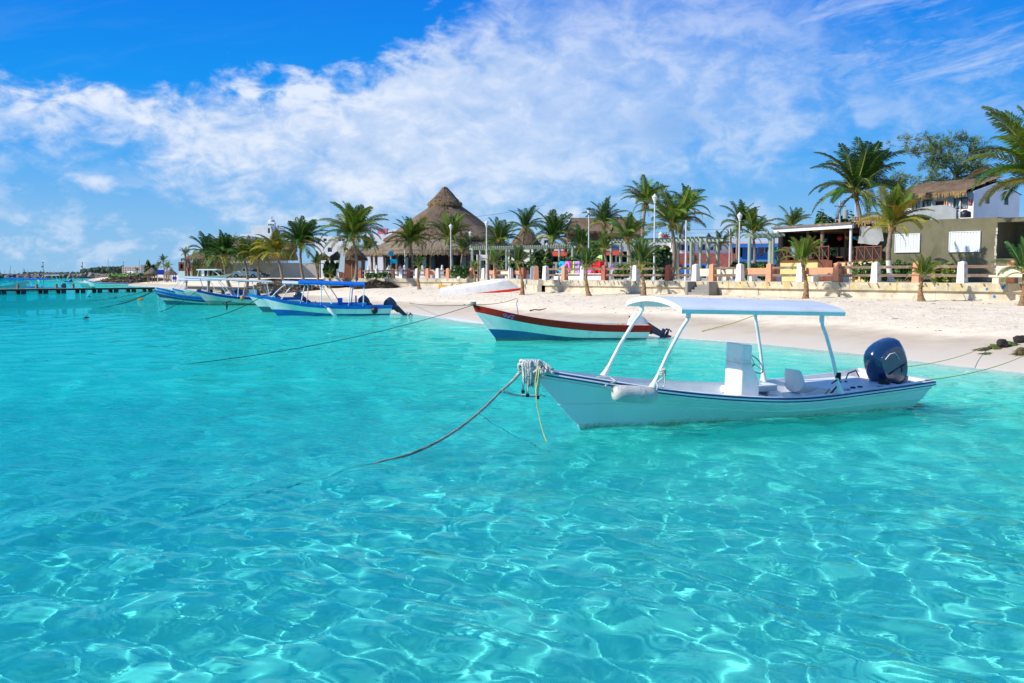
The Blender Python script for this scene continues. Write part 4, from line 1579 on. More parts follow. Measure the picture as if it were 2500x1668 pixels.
# overturned boat, bow up to the right
p = hit(1092, 720)
ov, rwo = panga('overturned_boat', 'upturned whitish boat with red gunwale lying keel up on the sand', (0, 0), 0, L=6.8, B=1.02, sz=1.35, sheer=[(0, .75), (2, .62), (4, .55), (8.25, .52)],
                mats=dict(bottom=M_white, mid=mat('chalky_grey_hull', (0.62, .60, .56), .6, .06, 3, dirt=(.4, .36, .3), dirtamt=.5, dscale=2), top=M_red, cap=M_red, inner=M_white), rail=False, thwarts=(), motors=[])
q0 = hit(1118, 717)
ov.rotation_mode = 'QUATERNION'
qa = Quaternion((0, 0, 1), R(172)) @ Quaternion((0, 1, 0), R(8)) @ Quaternion((1, 0, 0), R(168))
ov.rotation_quaternion = qa
bowp = at(1270, 700, q0.y - 1.2)
ov.location = (bowp.x, q0.y - 1.0, gz(bowp.x, q0.y) + 1.12)

far_boat('trailer_boat', 'grey boat with white canopy parked on the sand before the yellow restaurant', 566, 122, 172, 5.2, dict(bottom=M_grey, mid=M_grey, top=M_grey, inner=M_grey),
         dict(x0=1.6, x1=4.2, z=1.02, w=0.85, camber=.08, material=M_white, feet=[(1.0, -1, 1.8), (1.3, 1, 2.1), (3.6, -1, 3.5), (4.0, 1, 3.9)], pr=.04), z0=2.08, sz=.45)
M_maroon = mat('dark_maroon_hull', (0.07, 0.012, 0.015), .6, .3, 4)
for k, (px, py, an, lb) in enumerate(((778, 704, 6, 'dark maroon skiff on the sand behind the blue canopy, left of its twin'), (832, 703, 8, 'dark maroon skiff beside the heap of dry palm leaves'))):
    pp = hit(px + 25, py)
    far_boat('maroon_skiff', lb, px, pp.y, an, 3.6 if k == 0 else 4.2, dict(bottom=M_maroon, mid=M_maroon, top=M_maroon, inner=M_black), z0=pp.z + 0.12, sz=.7, thwarts=(), group='maroon skiffs')
# kayaks
for k, (px, py, L_) in enumerate(((1066, 697, 2.9), (1108, 695, 2.4))):
    pp = Vector((xat(px + 20, 99, 1.5), 99, gz(xat(px + 20, 99, 1.5), 99)))
    b = MB()
    n_ = 12
    vs, fs = [], []
    for i in range(n_ + 1):
        u_ = i / n_
        w_ = 0.36 * math.sin(math.pi * min(max(u_, .03), .97)) ** .6
        z_ = 0.30 + 0.16 * abs(u_ - .5) ** 2 * 4 - (0.10 if 0.3 < u_ < .45 or .6 < u_ < .75 else 0)
        for yy, zz_ in ((-w_, z_ * .6), (-w_ * .9, z_), (0, z_ - .03), (w_ * .9, z_), (w_, z_ * .6), (w_ * .5, .03), (-w_ * .5, .03)):
            vs.append((u_ * L_, yy, zz_))
    for i in range(n_):
        for jj in range(7):
            fs.append((i * 7 + jj, (i + 1) * 7 + jj, (i + 1) * 7 + (jj + 1) % 7, i * 7 + (jj + 1) % 7))
    b.add(vs, fs)
    for s_ in (.38, .68):
        b.side([(s_ * L_, .2), (s_ * L_ + .25, .2), (s_ * L_ + .3, .55), (s_ * L_ + .22, .55)], -.2, .2)
    o = b.build('kayak', mat('yellow_plastic', (0.72, 0.36, 0.02), .4, .06), None, smooth=50, loc=(pp.x - .6, pp.y, pp.z))
    o.rotation_euler = (0, 0, R(-6 + 10 * k))
    tag(o, ('bright yellow kayak with raised seats behind the overturned boat', 'flatter yellow kayak right of the first, below the seawall')[k], 'kayak', 'yellow kayaks')

# ---------------------------------------------------------------- mooring lines to the beached boats
def line(lb, a, c, sag=0.3, r=0.02, m=None, nm='mooring_line'):
    return rope(nm, lb, catenary(a, c, sag, 20), r, m or M_rope_d, group='mooring lines')

redbow = MR @ Vector((0.05, 0, 1.36))
line('dark line stretched from the red-rimmed boat bow far left into the sea', redbow, ground(295, 905, -0.03), 0.35, 0.011)
line('thin line from the red-rimmed boat bow up onto the sand behind', redbow, hit(1262, 730) + Vector((0, 0, .05)), 0.12, 0.014)
line('thin line crossing the sand left of the red-rimmed boat bow', redbow + Vector((0, .1, 0)), hit(1000, 742) + Vector((0, 0, .05)), 0.1, 0.014)
b = MB()
for k in range(5):
    b.tube([redbow + Vector((0.10 * math.cos(a_) - .02, 0.12 * math.sin(a_), 0.02 + 0.02 * k)) for a_ in np.linspace(0, 6.28, 10)], 0.02, 5)
b.tube([redbow + Vector((-.1, 0, .03)), redbow + Vector((-.28, 0, -.02)), redbow + Vector((-.4, 0, .03))], .018, 5)
b.build('bow_lashing', M_rope_old, None, smooth=60)
tag(bpy.data.objects['bow_lashing'], 'grey rope lashing coiled on the bow tip of the red-rimmed boat', 'rope')
lines = [(0, 'thick line from the bright blue canopy boat down to the water in front', 395, 785, 0.022, 0.5), (6, 'line from the leftmost bow slanting away to the left water', 180, 756, 0.02, 0.4),
         (6, 'slightly higher line from the leftmost bow towards the pier', 214, 750, 0.02, 0.4), (5, 'line from the back left boat down past the orange float', 270, 739, 0.02, 0.3),
         (5, 'line from the back left boat running beneath the pier end', 129, 737, 0.02, 0.4), (2, 'line from the navy-banded boat to the left under the striped boat', 300, 778, 0.02, 0.5)]
for ci, lb, px, py, r_, sg_ in lines:
    t_ = cluster[ci][0]
    line(lb, t_.matrix_world @ Vector((0.05, 0, 1.2)), ground(px, py, -.03), sg_, r_)
line('yellow-green stern line of the near white boat running right to the beach', mw(8.2, -0.8, .62), hit(2520, 868) + Vector((0, 0, .1)), 0.12, 0.010, M_rope_y)
line('yellow-green line from the motor side of the near boat to the weedy stumps', mw(8.2, 0.8, .62), hit(2402, 858) + Vector((0, 0, .1)), 0.16, 0.010, M_rope_y)
a_, c_ = hit(1712, 812), hit(1856, 785)
rope('beach_line', 'dark rope lying up the wet sand seen through the near canopy posts', [a_ + Vector((0, 0, .03)), a_.lerp(c_, .5) + Vector((0, 0, .12)), c_ + Vector((0, 0, .35))], 0.022, M_rope_y)
b = MB()
hk = at(553, 740, 58.5)
b.tube([hk + Vector((0, 0, .05)), hk + Vector((0.02, 0, -.15)), hk + Vector((0.0, 0, -.42))], [.03, .07, .02], 6)
b.tube([hk + Vector((-.25, 0, .0)), hk + Vector((0, 0, .06)), hk + Vector((.3, 0, .12))], .04, 6)
o = b.build('rope_knot', M_black, None, smooth=60)
tag(o, 'dark knot with a hanging strip on the line of the bright blue canopy boat', 'knot')
for (px, py, cc, lb) in ((343, 733, 'o', 'small orange float on a line near the leftmost bow'), (218, 725, 'k', 'dark float left of the orange float near the pier'), (281, 729, 'k', 'small dark float between the orange float and the pier'), (210, 778, 'k', 'dark lump of weed floating alone left of the boats')):
    pp = ground(px, py, 0)
    b = MB()
    b.ico((0, 0, 0.06), 0.26 if cc == 'o' else 0.13, 0, 2, .15, px, (1.4, 1, .6 if cc == 'o' else .4))
    b.tube([(0, 0, 0), (0.1, 0, .3)], .012, 5)
    o = b.build('float', MATS['orange_plastic'] if cc == 'o' else M_black, None, smooth=50, loc=pp)
    tag(o, lb, 'float')

# ================================================================== coconut palms
def leaf_material(name, col, col2, rnd=0.5):
    m = mat(name, col, 0.38, 0.25, 3.0, rnd=rnd, trans=0.28, spec=0.5)
    return m


M_leaf = leaf_material('palm_leaf_green', (0.045, 0.115, 0.016), None)
M_leaf_l = leaf_material('palm_leaf_light', (0.14, 0.215, 0.018), None)
M_leaf_y = leaf_material('palm_leaf_yellow', (0.34, 0.28, 0.025), None)
M_leaf_d = leaf_material('palm_leaf_dry', (0.20, 0.12, 0.045), None)
M_trunk = mat('palm_trunk_bark', (0.26, 0.20, 0.145), 0.9, 0.25, 6, bump=0.6, stretch=(1, 1, 4), dirt=(0.10, 0.075, 0.05), dirtamt=.6, dscale=5, dstretch=(1, 1, 3))
M_boot = mat('palm_fibre', (0.27, 0.155, 0.065), 0.95, 0.4, 9, bump=0.7)
M_wash = mat('whitewashed_bark', (0.70, 0.68, 0.62), 0.85, 0.08, 5, bump=0.4)
M_coco = mat('yellow_green_coconut', (0.42, 0.33, 0.03), 0.4, 0.2, 3)
M_rachis = mat('frond_stem', (0.30, 0.27, 0.06), 0.5, 0.2, 5)


def frond_mesh(name, e0, e1, seed, leaf, bend=0.0, n=50, split=0.0):
    """unit length frond, pointing +x at azimuth 0; e0/e1 start and end elevation in degrees"""
    rd = random.Random(seed)
    N = 14
    pts = [Vector((0, 0, 0))]
    for i in range(N):
        q = (i + .5) / N
        e = R(e0 + (e1 - e0) * q ** 1.25)
        a = R(bend) * q * q
        pts.append(pts[-1] + Vector((math.cos(e) * math.cos(a), math.cos(e) * math.sin(a), math.sin(e))) / N)
    def P(q):
        f = q * N
        i = min(int(f), N - 1)
        return pts[i].lerp(pts[i + 1], f - i)
    b = MB()
    b.tube(pts, [0.016 * (1 - 0.85 * i / N) + 0.001 for i in range(N + 1)], 4, 1, cap=False)
    for k in range(n):
        q = 0.15 + 0.85 * (k / (n - 1))
        p = P(q)
        t = (P(min(1, q + .03)) - P(max(0, q - .03))).normalized()
        s0 = Vector((0, 0, 1)).cross(t)
        s0 = s0.normalized() if s0.length > .05 else Vector((0, 1, 0))
        nrm = t.cross(s0).normalized()
        if nrm.z < 0:
            nrm = -nrm
        ln = 0.245 * (math.sin(math.pi * (0.16 + 0.80 * ((q - .15) / .85) ** .9)) ** 0.6) * rd.uniform(.85, 1.1)
        fw = 0.45 + 0.75 * q ** 2
        for sg in (-1, 1):
            if rd.random() < 0.03 + split:
                continue
            d = (t * fw + s0 * sg * (1.0 - .25 * q) + nrm * (0.30 + rd.uniform(-.1, .1))).normalized()
            w = t * 0.0105
            m1 = p + d * ln * 0.5
            d2 = (d + Vector((0.10, 0, -0.55 - 0.35 * rd.random()))).normalized()
            m2 = m1 + d2 * ln * 0.5
            vs = [p - w * .6, p + w * .6, m1 + w * 1.0, m1 - w * 1.0, m2]
            b.add(vs, [(0, 1, 2, 3), (3, 2, 4)], 0)
    return b.mesh(name, [leaf, M_rachis])


FR = {}
for key, lf in (('g', M_leaf), ('l', M_leaf_l), ('y', M_leaf_y), ('d', M_leaf_d)):
    FR[key + '2'] = [frond_mesh('frond', 80, 40, 11, lf, -14, 46), frond_mesh('frond', 66, 0, 12, lf, -22), frond_mesh('frond', 50, -32, 13, lf, 20),
               frond_mesh('frond', 34, -60, 14, lf, -20), frond_mesh('frond', 8, -76, 15, lf, 16, 44, .1), frond_mesh('frond', -22, -86, 16, lf, -6, 34, .3)]
    FR[key] = [frond_mesh('frond', 84, 58, 1, lf, 4, 48), frond_mesh('frond', 72, 18, 2, lf, 10), frond_mesh('frond', 58, -18, 3, lf, -10),
               frond_mesh('frond', 40, -48, 4, lf, 12), frond_mesh('frond', 18, -68, 5, lf, -8), frond_mesh('frond', -8, -82, 6, lf, 6, 40, .15)]
bmc = MB()
bmc.ico((0, 0, 0), 1.0, 0, 1, 0.03, 1, (1, 1, 1.15))
ME_COCO = bmc.mesh('coconut', M_coco, 80)


def palm(label, px, py, rp, Y, base=None, Yb=None, tone='g', nf=20, coco=0, wash=False, young=False, seed=1, gzv=None, droop=0.5, lean=0.17, size=1.0, name='coconut_palm'):
    """crown centre at pixel (px,py), crown radius rp pixels, distance Y; base = (px, None) foot pixel"""
    rd = random.Random(seed * 77 + 5)
    c = at(px, py, Y)
    L = rp * Y / FP * 1.12 * size
    bx = c.x
    if base is not None:
        bx = xat(base, Yb or Y, 2.0)
    by = Yb or Y
    bz = gzv if gzv is not None else max(gz(bx, by), 0.2)
    t = thing(name, label, 'palm tree', (bx, by, bz), 0, 'coconut palms along the beach')
    c0 = Vector((c.x - bx, c.y - by, c.z - bz))
    H = c0.z
    # trunk
    tb = MB()
    n = 16
    r0 = 0.16 if not young else 0.13
    rt = 0.105 if not young else 0.075
    if not young and L > 2.6:
        r0, rt = 0.20, 0.125
    pts, rs = [], []
    for i in range(n + 1):
        q = i / n
        sway = math.sin(q * math.pi) * 0.06 * H * (1 if seed % 2 else -1)
        pts.append(Vector((c0.x * (q ** 1.3) + sway, c0.y * q, -0.15 + (H + 0.10) * q)))
        fl = 1 + 0.9 * max(0, 1 - q * H / 0.5) ** 2
        rs.append((r0 + (rt - r0) * q) * fl * (1 + (0.07 if i % 2 else -0.03)) * (1.25 if young and q < .5 else 1))
    tb.tube(pts, rs, 9, 0)
    tb.build('trunk', M_trunk if not young else M_boot, t, smooth=60)
    if young:
        sb_ = MB()
        for k in range(14):
            q = rd.uniform(.03, .75)
            p = pts[0].lerp(pts[-1], q)
            p = Vector((c0.x * (q ** 1.3) + math.sin(q * math.pi) * 0.06 * H * (1 if seed % 2 else -1), c0.y * q, -0.15 + (H + .1) * q))
            a = rd.uniform(0, 6.28)
            d = Vector((math.cos(a), math.sin(a), .6))
            s_ = Vector((-math.sin(a), math.cos(a), 0)) * 0.05
            sb_.add([p + d * .08 - s_, p + d * .08 + s_, p + d * rd.uniform(.2, .3) + s_ * .3, p + d * .25 - s_ * .3], [(0, 1, 2, 3)])
        o = sb_.build('leaf_base', M_boot, t)
        o['kind'] = 'stuff'
    if wash:
        wb = MB()
        wpts = [p for p, i in zip(pts, range(n + 1)) if p.z < 1.25]
        wr = [r_ * 1.06 for p, r_ in zip(pts, rs) if p.z < 1.25]
        if len(wpts) > 1:
            wb.tube(wpts, wr, 10)
            wb.build('whitewash_band', M_wash, t, smooth=60)
    if not young or size > 1.2:
        fb = MB()
        fb.tube([pts[-2], pts[-1], pts[-1] + Vector((0, 0, .18))], [rt * 1.3, rt * 2.0, rt * 1.1], 8)
        fb.build('crown_fibre', M_boot, t, smooth=60)
    # fronds
    tones = {'g': 'gggggl', 'l': 'glllgl', 'y': 'llylyy', 'x': 'lyyyly'}[tone]
    phase = rd.uniform(0, 6.28)
    windq = Quaternion((0, 1, 0), lean)
    nf = int(nf * 1.28)
    for i in range(nf):
        q = i / max(1, nf - 1)          # 0 young centre ... 1 old outer
        az = phase + i * 2.39996 + rd.uniform(-.25, .25)
        ci = min(5, int((q ** (1.45 - droop * .5)) * (4.2 + droop) + rd.uniform(-.3, .3)))
        ci = max(0, ci)
        if q > 0.8 and tone in 'gl' and rd.random() < 0.25:
            tn = 'y' if rd.random() < .6 else 'd'
        else:
            tn = tones[min(5, int(q * 6))]
        me = FR[tn + ('2' if rd.random() < .5 else '')][ci]
        f = bpy.data.objects.new('frond', me)
        COL.objects.link(f)
        f.parent = t
        f.rotation_mode = 'QUATERNION'
        roll = Quaternion((1, 0, 0), rd.uniform(-.35, .35))
        w = Quaternion((0, 1, 0), lean * rd.uniform(.3, 1.6) * (1.3 - q))
        f.rotation_quaternion = w @ Quaternion((0, 0, 1), az) @ roll
        f.location = c0 + Vector((math.cos(az), math.sin(az), 0)) * 0.08 + Vector((0, 0, 0.10 * (1 - q)))
        s = L * (0.72 + 0.33 * math.sin(math.pi * min(1, q * .9 + .12))) * rd.uniform(.9, 1.08)
        f.scale = (s, s, s)
    if not young and L > 2.0:
        for k in range(rd.choice((1, 2, 3))):
            az = rd.uniform(0, 6.28)
            f = bpy.data.objects.new('dead_frond', FR['d2'][5])
            COL.objects.link(f)
            f.parent = t
            f.rotation_euler = (0, rd.uniform(0, .25), az)
            f.location = c0 + Vector((math.cos(az) * .1, math.sin(az) * .1, -.1))
            s = L * rd.uniform(.5, .8)
            f.scale = (s, s, s)
    for k in range(coco):
        a = k * 2.4 + phase
        o = put('coconut', ME_COCO, t, c0 + Vector((math.cos(a) * .24, math.sin(a) * .24, -0.10 - 0.14 * (k % 3))))
        o.scale = (.12, .12, .12)
    return t


def wall_at(px, off=0.0, poly=None):
    """point of the seawall front line under a pixel column"""
    best = None
    for a, c in zip((WA, WB, WC, WD, WE), (WB, WC, WD, WE, WF)):
        k = (px - 1250) / FP
        # X = k*Y (approximately)
        d = c - a
        den = d.x - k * d.y
        if abs(den) < 1e-9:
            continue
        s_ = (k * a.y - a.x) / den
        if -1e-6 <= s_ <= 1 + 1e-6:
            p = a + d * s_
            if best is None or p.y < best.y:
                best = p
    return best


PROM = WALL_Z + 0.0
P = [
    # (label, px, py, r, Y, base px, Yb, kwargs)
    ('full coconut palm over the left end of the yellow thatched restaurant', 503, 623, 50, 128, 505, 128, dict(seed=1, nf=26, tone='g', droop=.8)),
    ('wide leaning coconut palm in the middle of the yellow restaurant front', 546, 628, 62, 126, 565, 126, dict(seed=2, nf=30, tone='g', droop=.8)),
    ('slim coconut palm standing before the white pickup', 595, 629, 48, 124, 601, 124, dict(seed=3, nf=24, tone='l', droop=.8)),
    ('coconut palm with drooping yellowed fronds just right of the white pickup', 631, 630, 50, 123, 640, 123, dict(seed=4, nf=24, tone='y', droop=.9)),
    ('golden yellow coconut palm with orange nuts before the grey wall', 672, 617, 56, 121, 688, 121, dict(seed=5, nf=26, tone='x', coco=6, droop=.8)),
    ('tall dark coconut palm with long drooping fronds over the sun loungers', 734, 600, 66, 119, 747, 119, dict(seed=6, nf=32, tone='g', coco=5, droop=.7)),
    ('young palm beneath the tall dark palm by the loungers', 771, 648, 34, 118, 774, 118, dict(seed=7, nf=12, tone='l', young=True, droop=.1)),
    ('low palm shrub at the left end of the promenade fence', 806, 672, 18, 115, 806, 115, dict(seed=8, nf=9, tone='g', young=True, droop=.3)),
    ('tallest coconut palm left of the big palapa, beside the thatched kiosk', 860, 580, 84, 114, 868, 114, dict(seed=9, nf=32, tone='l', coco=9, droop=.6)),
    ('bushy palm half hidden behind the thatched kiosk', 895, 612, 36, 136, 893, 136, dict(seed=10, nf=16, tone='l')),
    ('coconut palm with yellow nuts before the left slope of the big palapa', 1001, 592, 60, 116, 1001, 116, dict(seed=11, nf=26, tone='l', coco=8)),
    ('young palm on the sand at the left steps', 1021, 652, 26, 99, 1024, 97, dict(seed=12, nf=12, tone='g', young=True, droop=.15)),
    ('leafy palm hung with yellow coconuts before the centre of the big palapa', 1096, 585, 60, 116, 1098, 116, dict(seed=13, nf=20, tone='l', coco=9, wash=True)),
    ('short palm under the eave of the palapa between two lamp posts', 1131, 611, 40, 120, 1131, 120, dict(seed=14, nf=16, tone='g', coco=4)),
    ('tiny palm shoot on the sand in front of the seawall benches', 1156, 657, 20, 92, 1157, 90, dict(seed=15, nf=10, tone='l', young=True, droop=.2)),
    ('dense coconut palm at the right slope of the big palapa', 1218, 592, 56, 112, 1218, 112, dict(seed=16, nf=20, tone='g')),
    ('young palm on the sand behind the upturned boat, beside the white signboard', 1205, 646, 36, 88, 1207, 86, dict(seed=17, nf=14, tone='l', young=True, droop=.15)),
    ('tall slim palm rising behind the small conical thatch', 1281, 560, 50, 118, 1282, 118, dict(seed=18, nf=18, tone='g')),
    ('young palm with shaggy stem right of the upturned boat stern', 1264, 645, 42, 76.5, 1274, 75, dict(seed=19, nf=16, tone='g', young=True, droop=.2)),
    ('broad dark coconut palm in front of the small white house', 1349, 585, 68, 108, 1351, 108, dict(seed=20, nf=24, tone='g', droop=.6, coco=4)),
    ('dark palm behind the lamp post left of the letter sign', 1420, 605, 48, 105, 1421, 105, dict(seed=21, nf=18, tone='g')),
    ('dark palm right behind the fifth lamp post from the left', 1475, 548, 56, 104, 1478, 104, dict(seed=22, nf=20, tone='g')),
    ('bright young palm with whitewashed foot beside the letter sign', 1475, 613, 44, 93, 1478, 93, dict(seed=23, nf=15, tone='l', wash=True, droop=.3)),
    ('young dark palm on the sand in front of the letter sign', 1432, 655, 52, 70, 1439, 69, dict(seed=24, nf=16, tone='g', young=True, droop=.15)),
    ('yellow-green palm with whitewashed foot between two seawall posts', 1530, 585, 60, 90, 1537, 90, dict(seed=25, nf=18, tone='l', wash=True)),
    ('tallest palm of the centre pair, hung with nuts above the brown thatch', 1577, 498, 64, 98, 1580, 98, dict(seed=26, nf=20, tone='l', coco=8)),
    ('big spreading coconut palm right of the tall white lamp', 1640, 552, 92, 84, 1638, 84, dict(seed=27, nf=24, tone='l', coco=6, droop=.55)),
    ('palm with dark leaning trunk behind the big spreading palm', 1678, 510, 56, 100, 1660, 100, dict(seed=28, nf=18, tone='g')),
    ('young palm with shaggy foot on the sand beneath the tall white lamp', 1562, 650, 62, 68, 1571, 67, dict(seed=29, nf=16, tone='g', young=True, droop=.15)),
    ('small round-headed palm with whitewashed stem beside the white hatchback', 1757, 600, 32, 100, 1758, 100, dict(seed=30, nf=18, tone='l', wash=True, droop=.7)),
    ('little palm behind the small round-headed palm', 1782, 580, 20, 118, 1782, 118, dict(seed=31, nf=12, tone='g')),
    ('coconut palm directly behind the sixth lamp, left of its twin', 1806, 552, 58, 92, 1808, 92, dict(seed=32, nf=20, tone='g', wash=True, coco=5)),
    ('coconut palm over the corner of the green pergola', 1838, 572, 58, 90, 1834, 90, dict(seed=33, nf=18, tone='l', wash=True, coco=5)),
    ('leafy palm head behind the pavilion roof', 1932, 556, 48, 86, 1932, 86, dict(seed=34, nf=18, tone='l')),
    ('largest coconut palm rising over the open pavilion', 2088, 472, 122, 71, 2096, 70, dict(seed=35, nf=28, tone='g', coco=6, droop=.65)),
    ('yellow-green coconut palm with white foot before the olive wall', 2176, 556, 96, 56.5, 2177, 56.5, dict(seed=36, nf=20, tone='y', wash=True, droop=.5)),
    ('young palm on the sand before the pavilion steps', 1958, 640, 62, 57, 1967, 56.3, dict(seed=37, nf=18, tone='l', young=True, droop=.3)),
    ('small young palm on the sand below the olive building', 2252, 676, 52, 50.5, 2252, 50.0, dict(seed=38, nf=14, tone='l', young=True, droop=.3)),
    ('young dark palm cut by the right edge of the picture', 2500, 668, 76, 46, 2499, 44.6, dict(seed=39, nf=16, tone='g', young=True, droop=.4)),
    ('huge coconut palm leaning in from the right edge of the picture', 2545, 450, 190, 54, 2566, 54, dict(seed=40, nf=42, tone='l', droop=.6, coco=6)),
]
for (lb, px, py, rp, Y_, bpx, Yb, kw) in P:
    on_prom = True
    bx = xat(bpx, Yb, 2.0)
    kw = dict(kw)
    if kw.get('young') and not lb.startswith(('young palm beneath', 'low palm')):
        kw['gzv'] = gz(bx, Yb) - 0.02
    elif Yb < 116 and bpx > 815:
        kw['gzv'] = WALL_Z
    palm(lb, px, py, rp, Y_, bpx, Yb, **kw)
for k, (px, py, rp, Y_, lb, tn) in enumerate(((386, 652, 13, 240, 'coconut palm just right of the blue sign among the far huts', 'l'), (398, 638, 14, 260, 'tall dark palm behind the blue sign', 'g'), (408, 655, 16, 235, 'yellow-leaved palm leaning over the far thatched umbrella', 'y'),
                              (452, 622, 16, 160, 'palm head showing above the left eave of the restaurant', 'g'), (334, 661, 8, 330, 'small bright palm on the far shrubs near the beige flats', 'l'))):
    palm(lb, px, py, rp, Y_, px, Y_, tone=tn, nf=12, seed=50 + k, size=1.1)

# ================================================================== promenade, sea wall, fence
M_conc = mat('promenade_paving', (0.56, 0.53, 0.47), 0.9, 0.10, 0.6, dirt=(0.36, 0.33, 0.28), dirtamt=.4, dscale=.5)
M_seawall = mat('worn_seawall_concrete', (0.60, 0.53, 0.40), 0.92, 0.16, 1.2, bump=.5, dirt=(0.30, 0.26, 0.19), dirtamt=.75, dscale=1.6, dstretch=(1, 1, .6))
M_seacap = mat('weathered_wall_cap', (0.54, 0.48, 0.35), 0.92, 0.2, 1.5, bump=.6, dirt=(0.16, 0.135, 0.085), dirtamt=.9, dscale=2.6, dstretch=(1, 1, .35))
M_yellowcap = mat('peeling_yellow_paint', (0.52, 0.45, 0.30), 0.88, 0.22, 2, bump=.4, dirt=(0.60, 0.40, 0.06), dirtamt=.8, dscale=1.1, dstretch=(1, 1, .6))
M_stairs = mat('grey_step_concrete', (0.27, 0.25, 0.22), 0.9, 0.2, 2, dirt=(.14, .13, .12), dirtamt=.5)
M_pw = mat('white_post_paint', (0.80, 0.78, 0.74), 0.7, 0.04, 3, dirt=(0.55, .5, .45), dirtamt=.4, dscale=3)
M_po = mat('salmon_post_paint', (0.72, 0.30, 0.16), 0.75, 0.08, 3, dirt=(0.6, .4, .28), dirtamt=.4, dscale=3)
M_pt = mat('terracotta_post_paint', (0.42, 0.11, 0.07), 0.75, 0.1, 3, dirt=(0.5, .3, .2), dirtamt=.3, dscale=3)
M_pb = mat('blue_grey_post_paint', (0.42, 0.47, 0.55), 0.75, 0.05)
M_rail = mat('grey_weathered_timber', (0.19, 0.125, 0.085), 0.9, 0.25, 5, bump=.4, stretch=(.4, 4, 4), dirt=(.40, .34, .27), dirtamt=.6, dscale=3)

prom_edge = [WA, WB, WC, WD, WE, WF]
# pavement sheet: one object, edge set back behind the wall cap
def ins(p, d=0.2):
    return Vector((p.x + d * .8, p.y + d * .5))
poly = [tuple(ins(p)) for p in prom_edge] + [(-26, 150), (-60, 210), (-60, 420), (330, 420), (330, 34)]
b = MB()
b.prism(poly[::-1], WALL_Z - 0.3, WALL_Z)
o = b.build('promenade_pavement', M_conc)
tag(o, 'pale concrete promenade behind the sea wall', kind='structure')


class Seg:
    """a straight run: local x along a->c, y away from the sea"""
    def __init__(s, a, c):
        s.a, s.c = Vector((a[0], a[1])), Vector((c[0], c[1]))
        d = s.c - s.a
        s.L = d.length
        s.rz = math.atan2(d.y, d.x)
        s.d = d / s.L

    def u(s, px, z=2.1):
        """local x where the pixel column meets the run"""
        lo, hi = -30.0, s.L + 30
        k = (px - 1250) / FP
        for _ in range(60):
            mid = (lo + hi) / 2
            p = s.a + s.d * mid
            f = p.x - k * (p.y * CP - (z - CAM_H) * SP)
            q = s.a + s.d * lo
            f0 = q.x - k * (q.y * CP - (z - CAM_H) * SP)
            if (f > 0) == (f0 > 0):
                lo = mid
            else:
                hi = mid
        return (lo + hi) / 2

    def z(s, px, py):
        p = s.a + s.d * s.u(px)
        return zat(py, p.y)


def place(o, a, rz, z=0.0):
    o.location = (a[0], a[1], z)
    o.rotation_euler = (0, 0, rz)


segs = [Seg(WB, WA), Seg(WC, WB), Seg(WC, WD), Seg(WE, WD), Seg(WF, WE)]
names = ['sea wall run on the right with peeling yellow cap below the olive building', 'middle sea wall run with stained pale cap in front of the letter sign',
         'short return of the sea wall stepping back behind the upturned boat', 'sea wall run behind the yellow kayaks', 'low left end of the sea wall behind the heap of palm leaves']
for k, (sg, lb) in enumerate(zip(segs, names)):
    t = thing('sea_wall', lb, 'wall', (sg.a.x, sg.a.y, 0), sg.rz, 'sea wall of the promenade')
    # individual cap slabs with joints
    x = 0.0
    i = 0
    rd = random.Random(k)
    while x < sg.L - 0.05:
        ln = min(3.0 + rd.uniform(-.2, .2), sg.L - x)
        b = MB()
        b.side([(x + .012, WALL_Z - 0.42), (x + ln - .012, WALL_Z - 0.42), (x + ln - .012, WALL_Z + 0.012), (x + .012, WALL_Z + 0.012)], -0.02, 0.42)
        # angled under edge
        b.build('cap_slab', (M_yellowcap if (k == 0 and i % 5 != 3) else M_seacap), t)
        x += ln
        i += 1
    x = 0.0
    while x < sg.L - 0.05:
        ln = min(5.2 + rd.uniform(-1, 1), sg.L - x)
        b = MB()
        b.cube(x + .01, x + ln - .01, 0.13 + rd.uniform(0, .04), 0.5, 0.4, WALL_Z - 0.425)
        b.build('wall_panel', M_seawall, t)
        x += ln
    if k in (0, 1):
        # diagonal stains left as raised render ribs and blue paint blots
        b = MB()
        for q in range(int(sg.L / 0.55)):
            xx = q * 0.55 + rd.uniform(0, .4)
            h_ = rd.uniform(.10, .34)
            if rd.random() < .55:
                b.side([(xx, WALL_Z - .02), (xx + .10, WALL_Z - .02), (xx + .10 + h_ * .55, WALL_Z - .02 - h_), (xx + h_ * .55, WALL_Z - .02 - h_)], -0.026, -0.0195)
        o = b.build('drip_stain', mat('drip_stain', (0.17, 0.125, 0.06), .9, .4, 6), t)
        o['kind'] = 'stuff'
# blue paint blots on the right run
b = MB()
sg = segs[0]
for (px, py, r_) in ((2410, 706, .08), (2449, 702, .10), (2425, 724, .07), (2454, 698, .06)):
    x = sg.u(px)
    z = sg.z(px, py)
    pts = []
    rd = random.Random(px)
    for a_ in np.linspace(0, 6.28, 12)[:-1]:
        pts.append((x + r_ * math.cos(a_) * rd.uniform(.6, 1.2), z + r_ * math.sin(a_) * rd.uniform(.6, 1.2)))
    b.side(pts, -0.03 if z > 1.72 else 0.12, 0.0 if z > 1.72 else .16)
t = [o_ for o_ in bpy.data.objects if o_.name == 'sea_wall'][0]
o = b.build('paint_blot', mat('blue_paint_blot', (0.0, 0.16, 0.50), .7, .2), t)
o['kind'] = 'stuff'

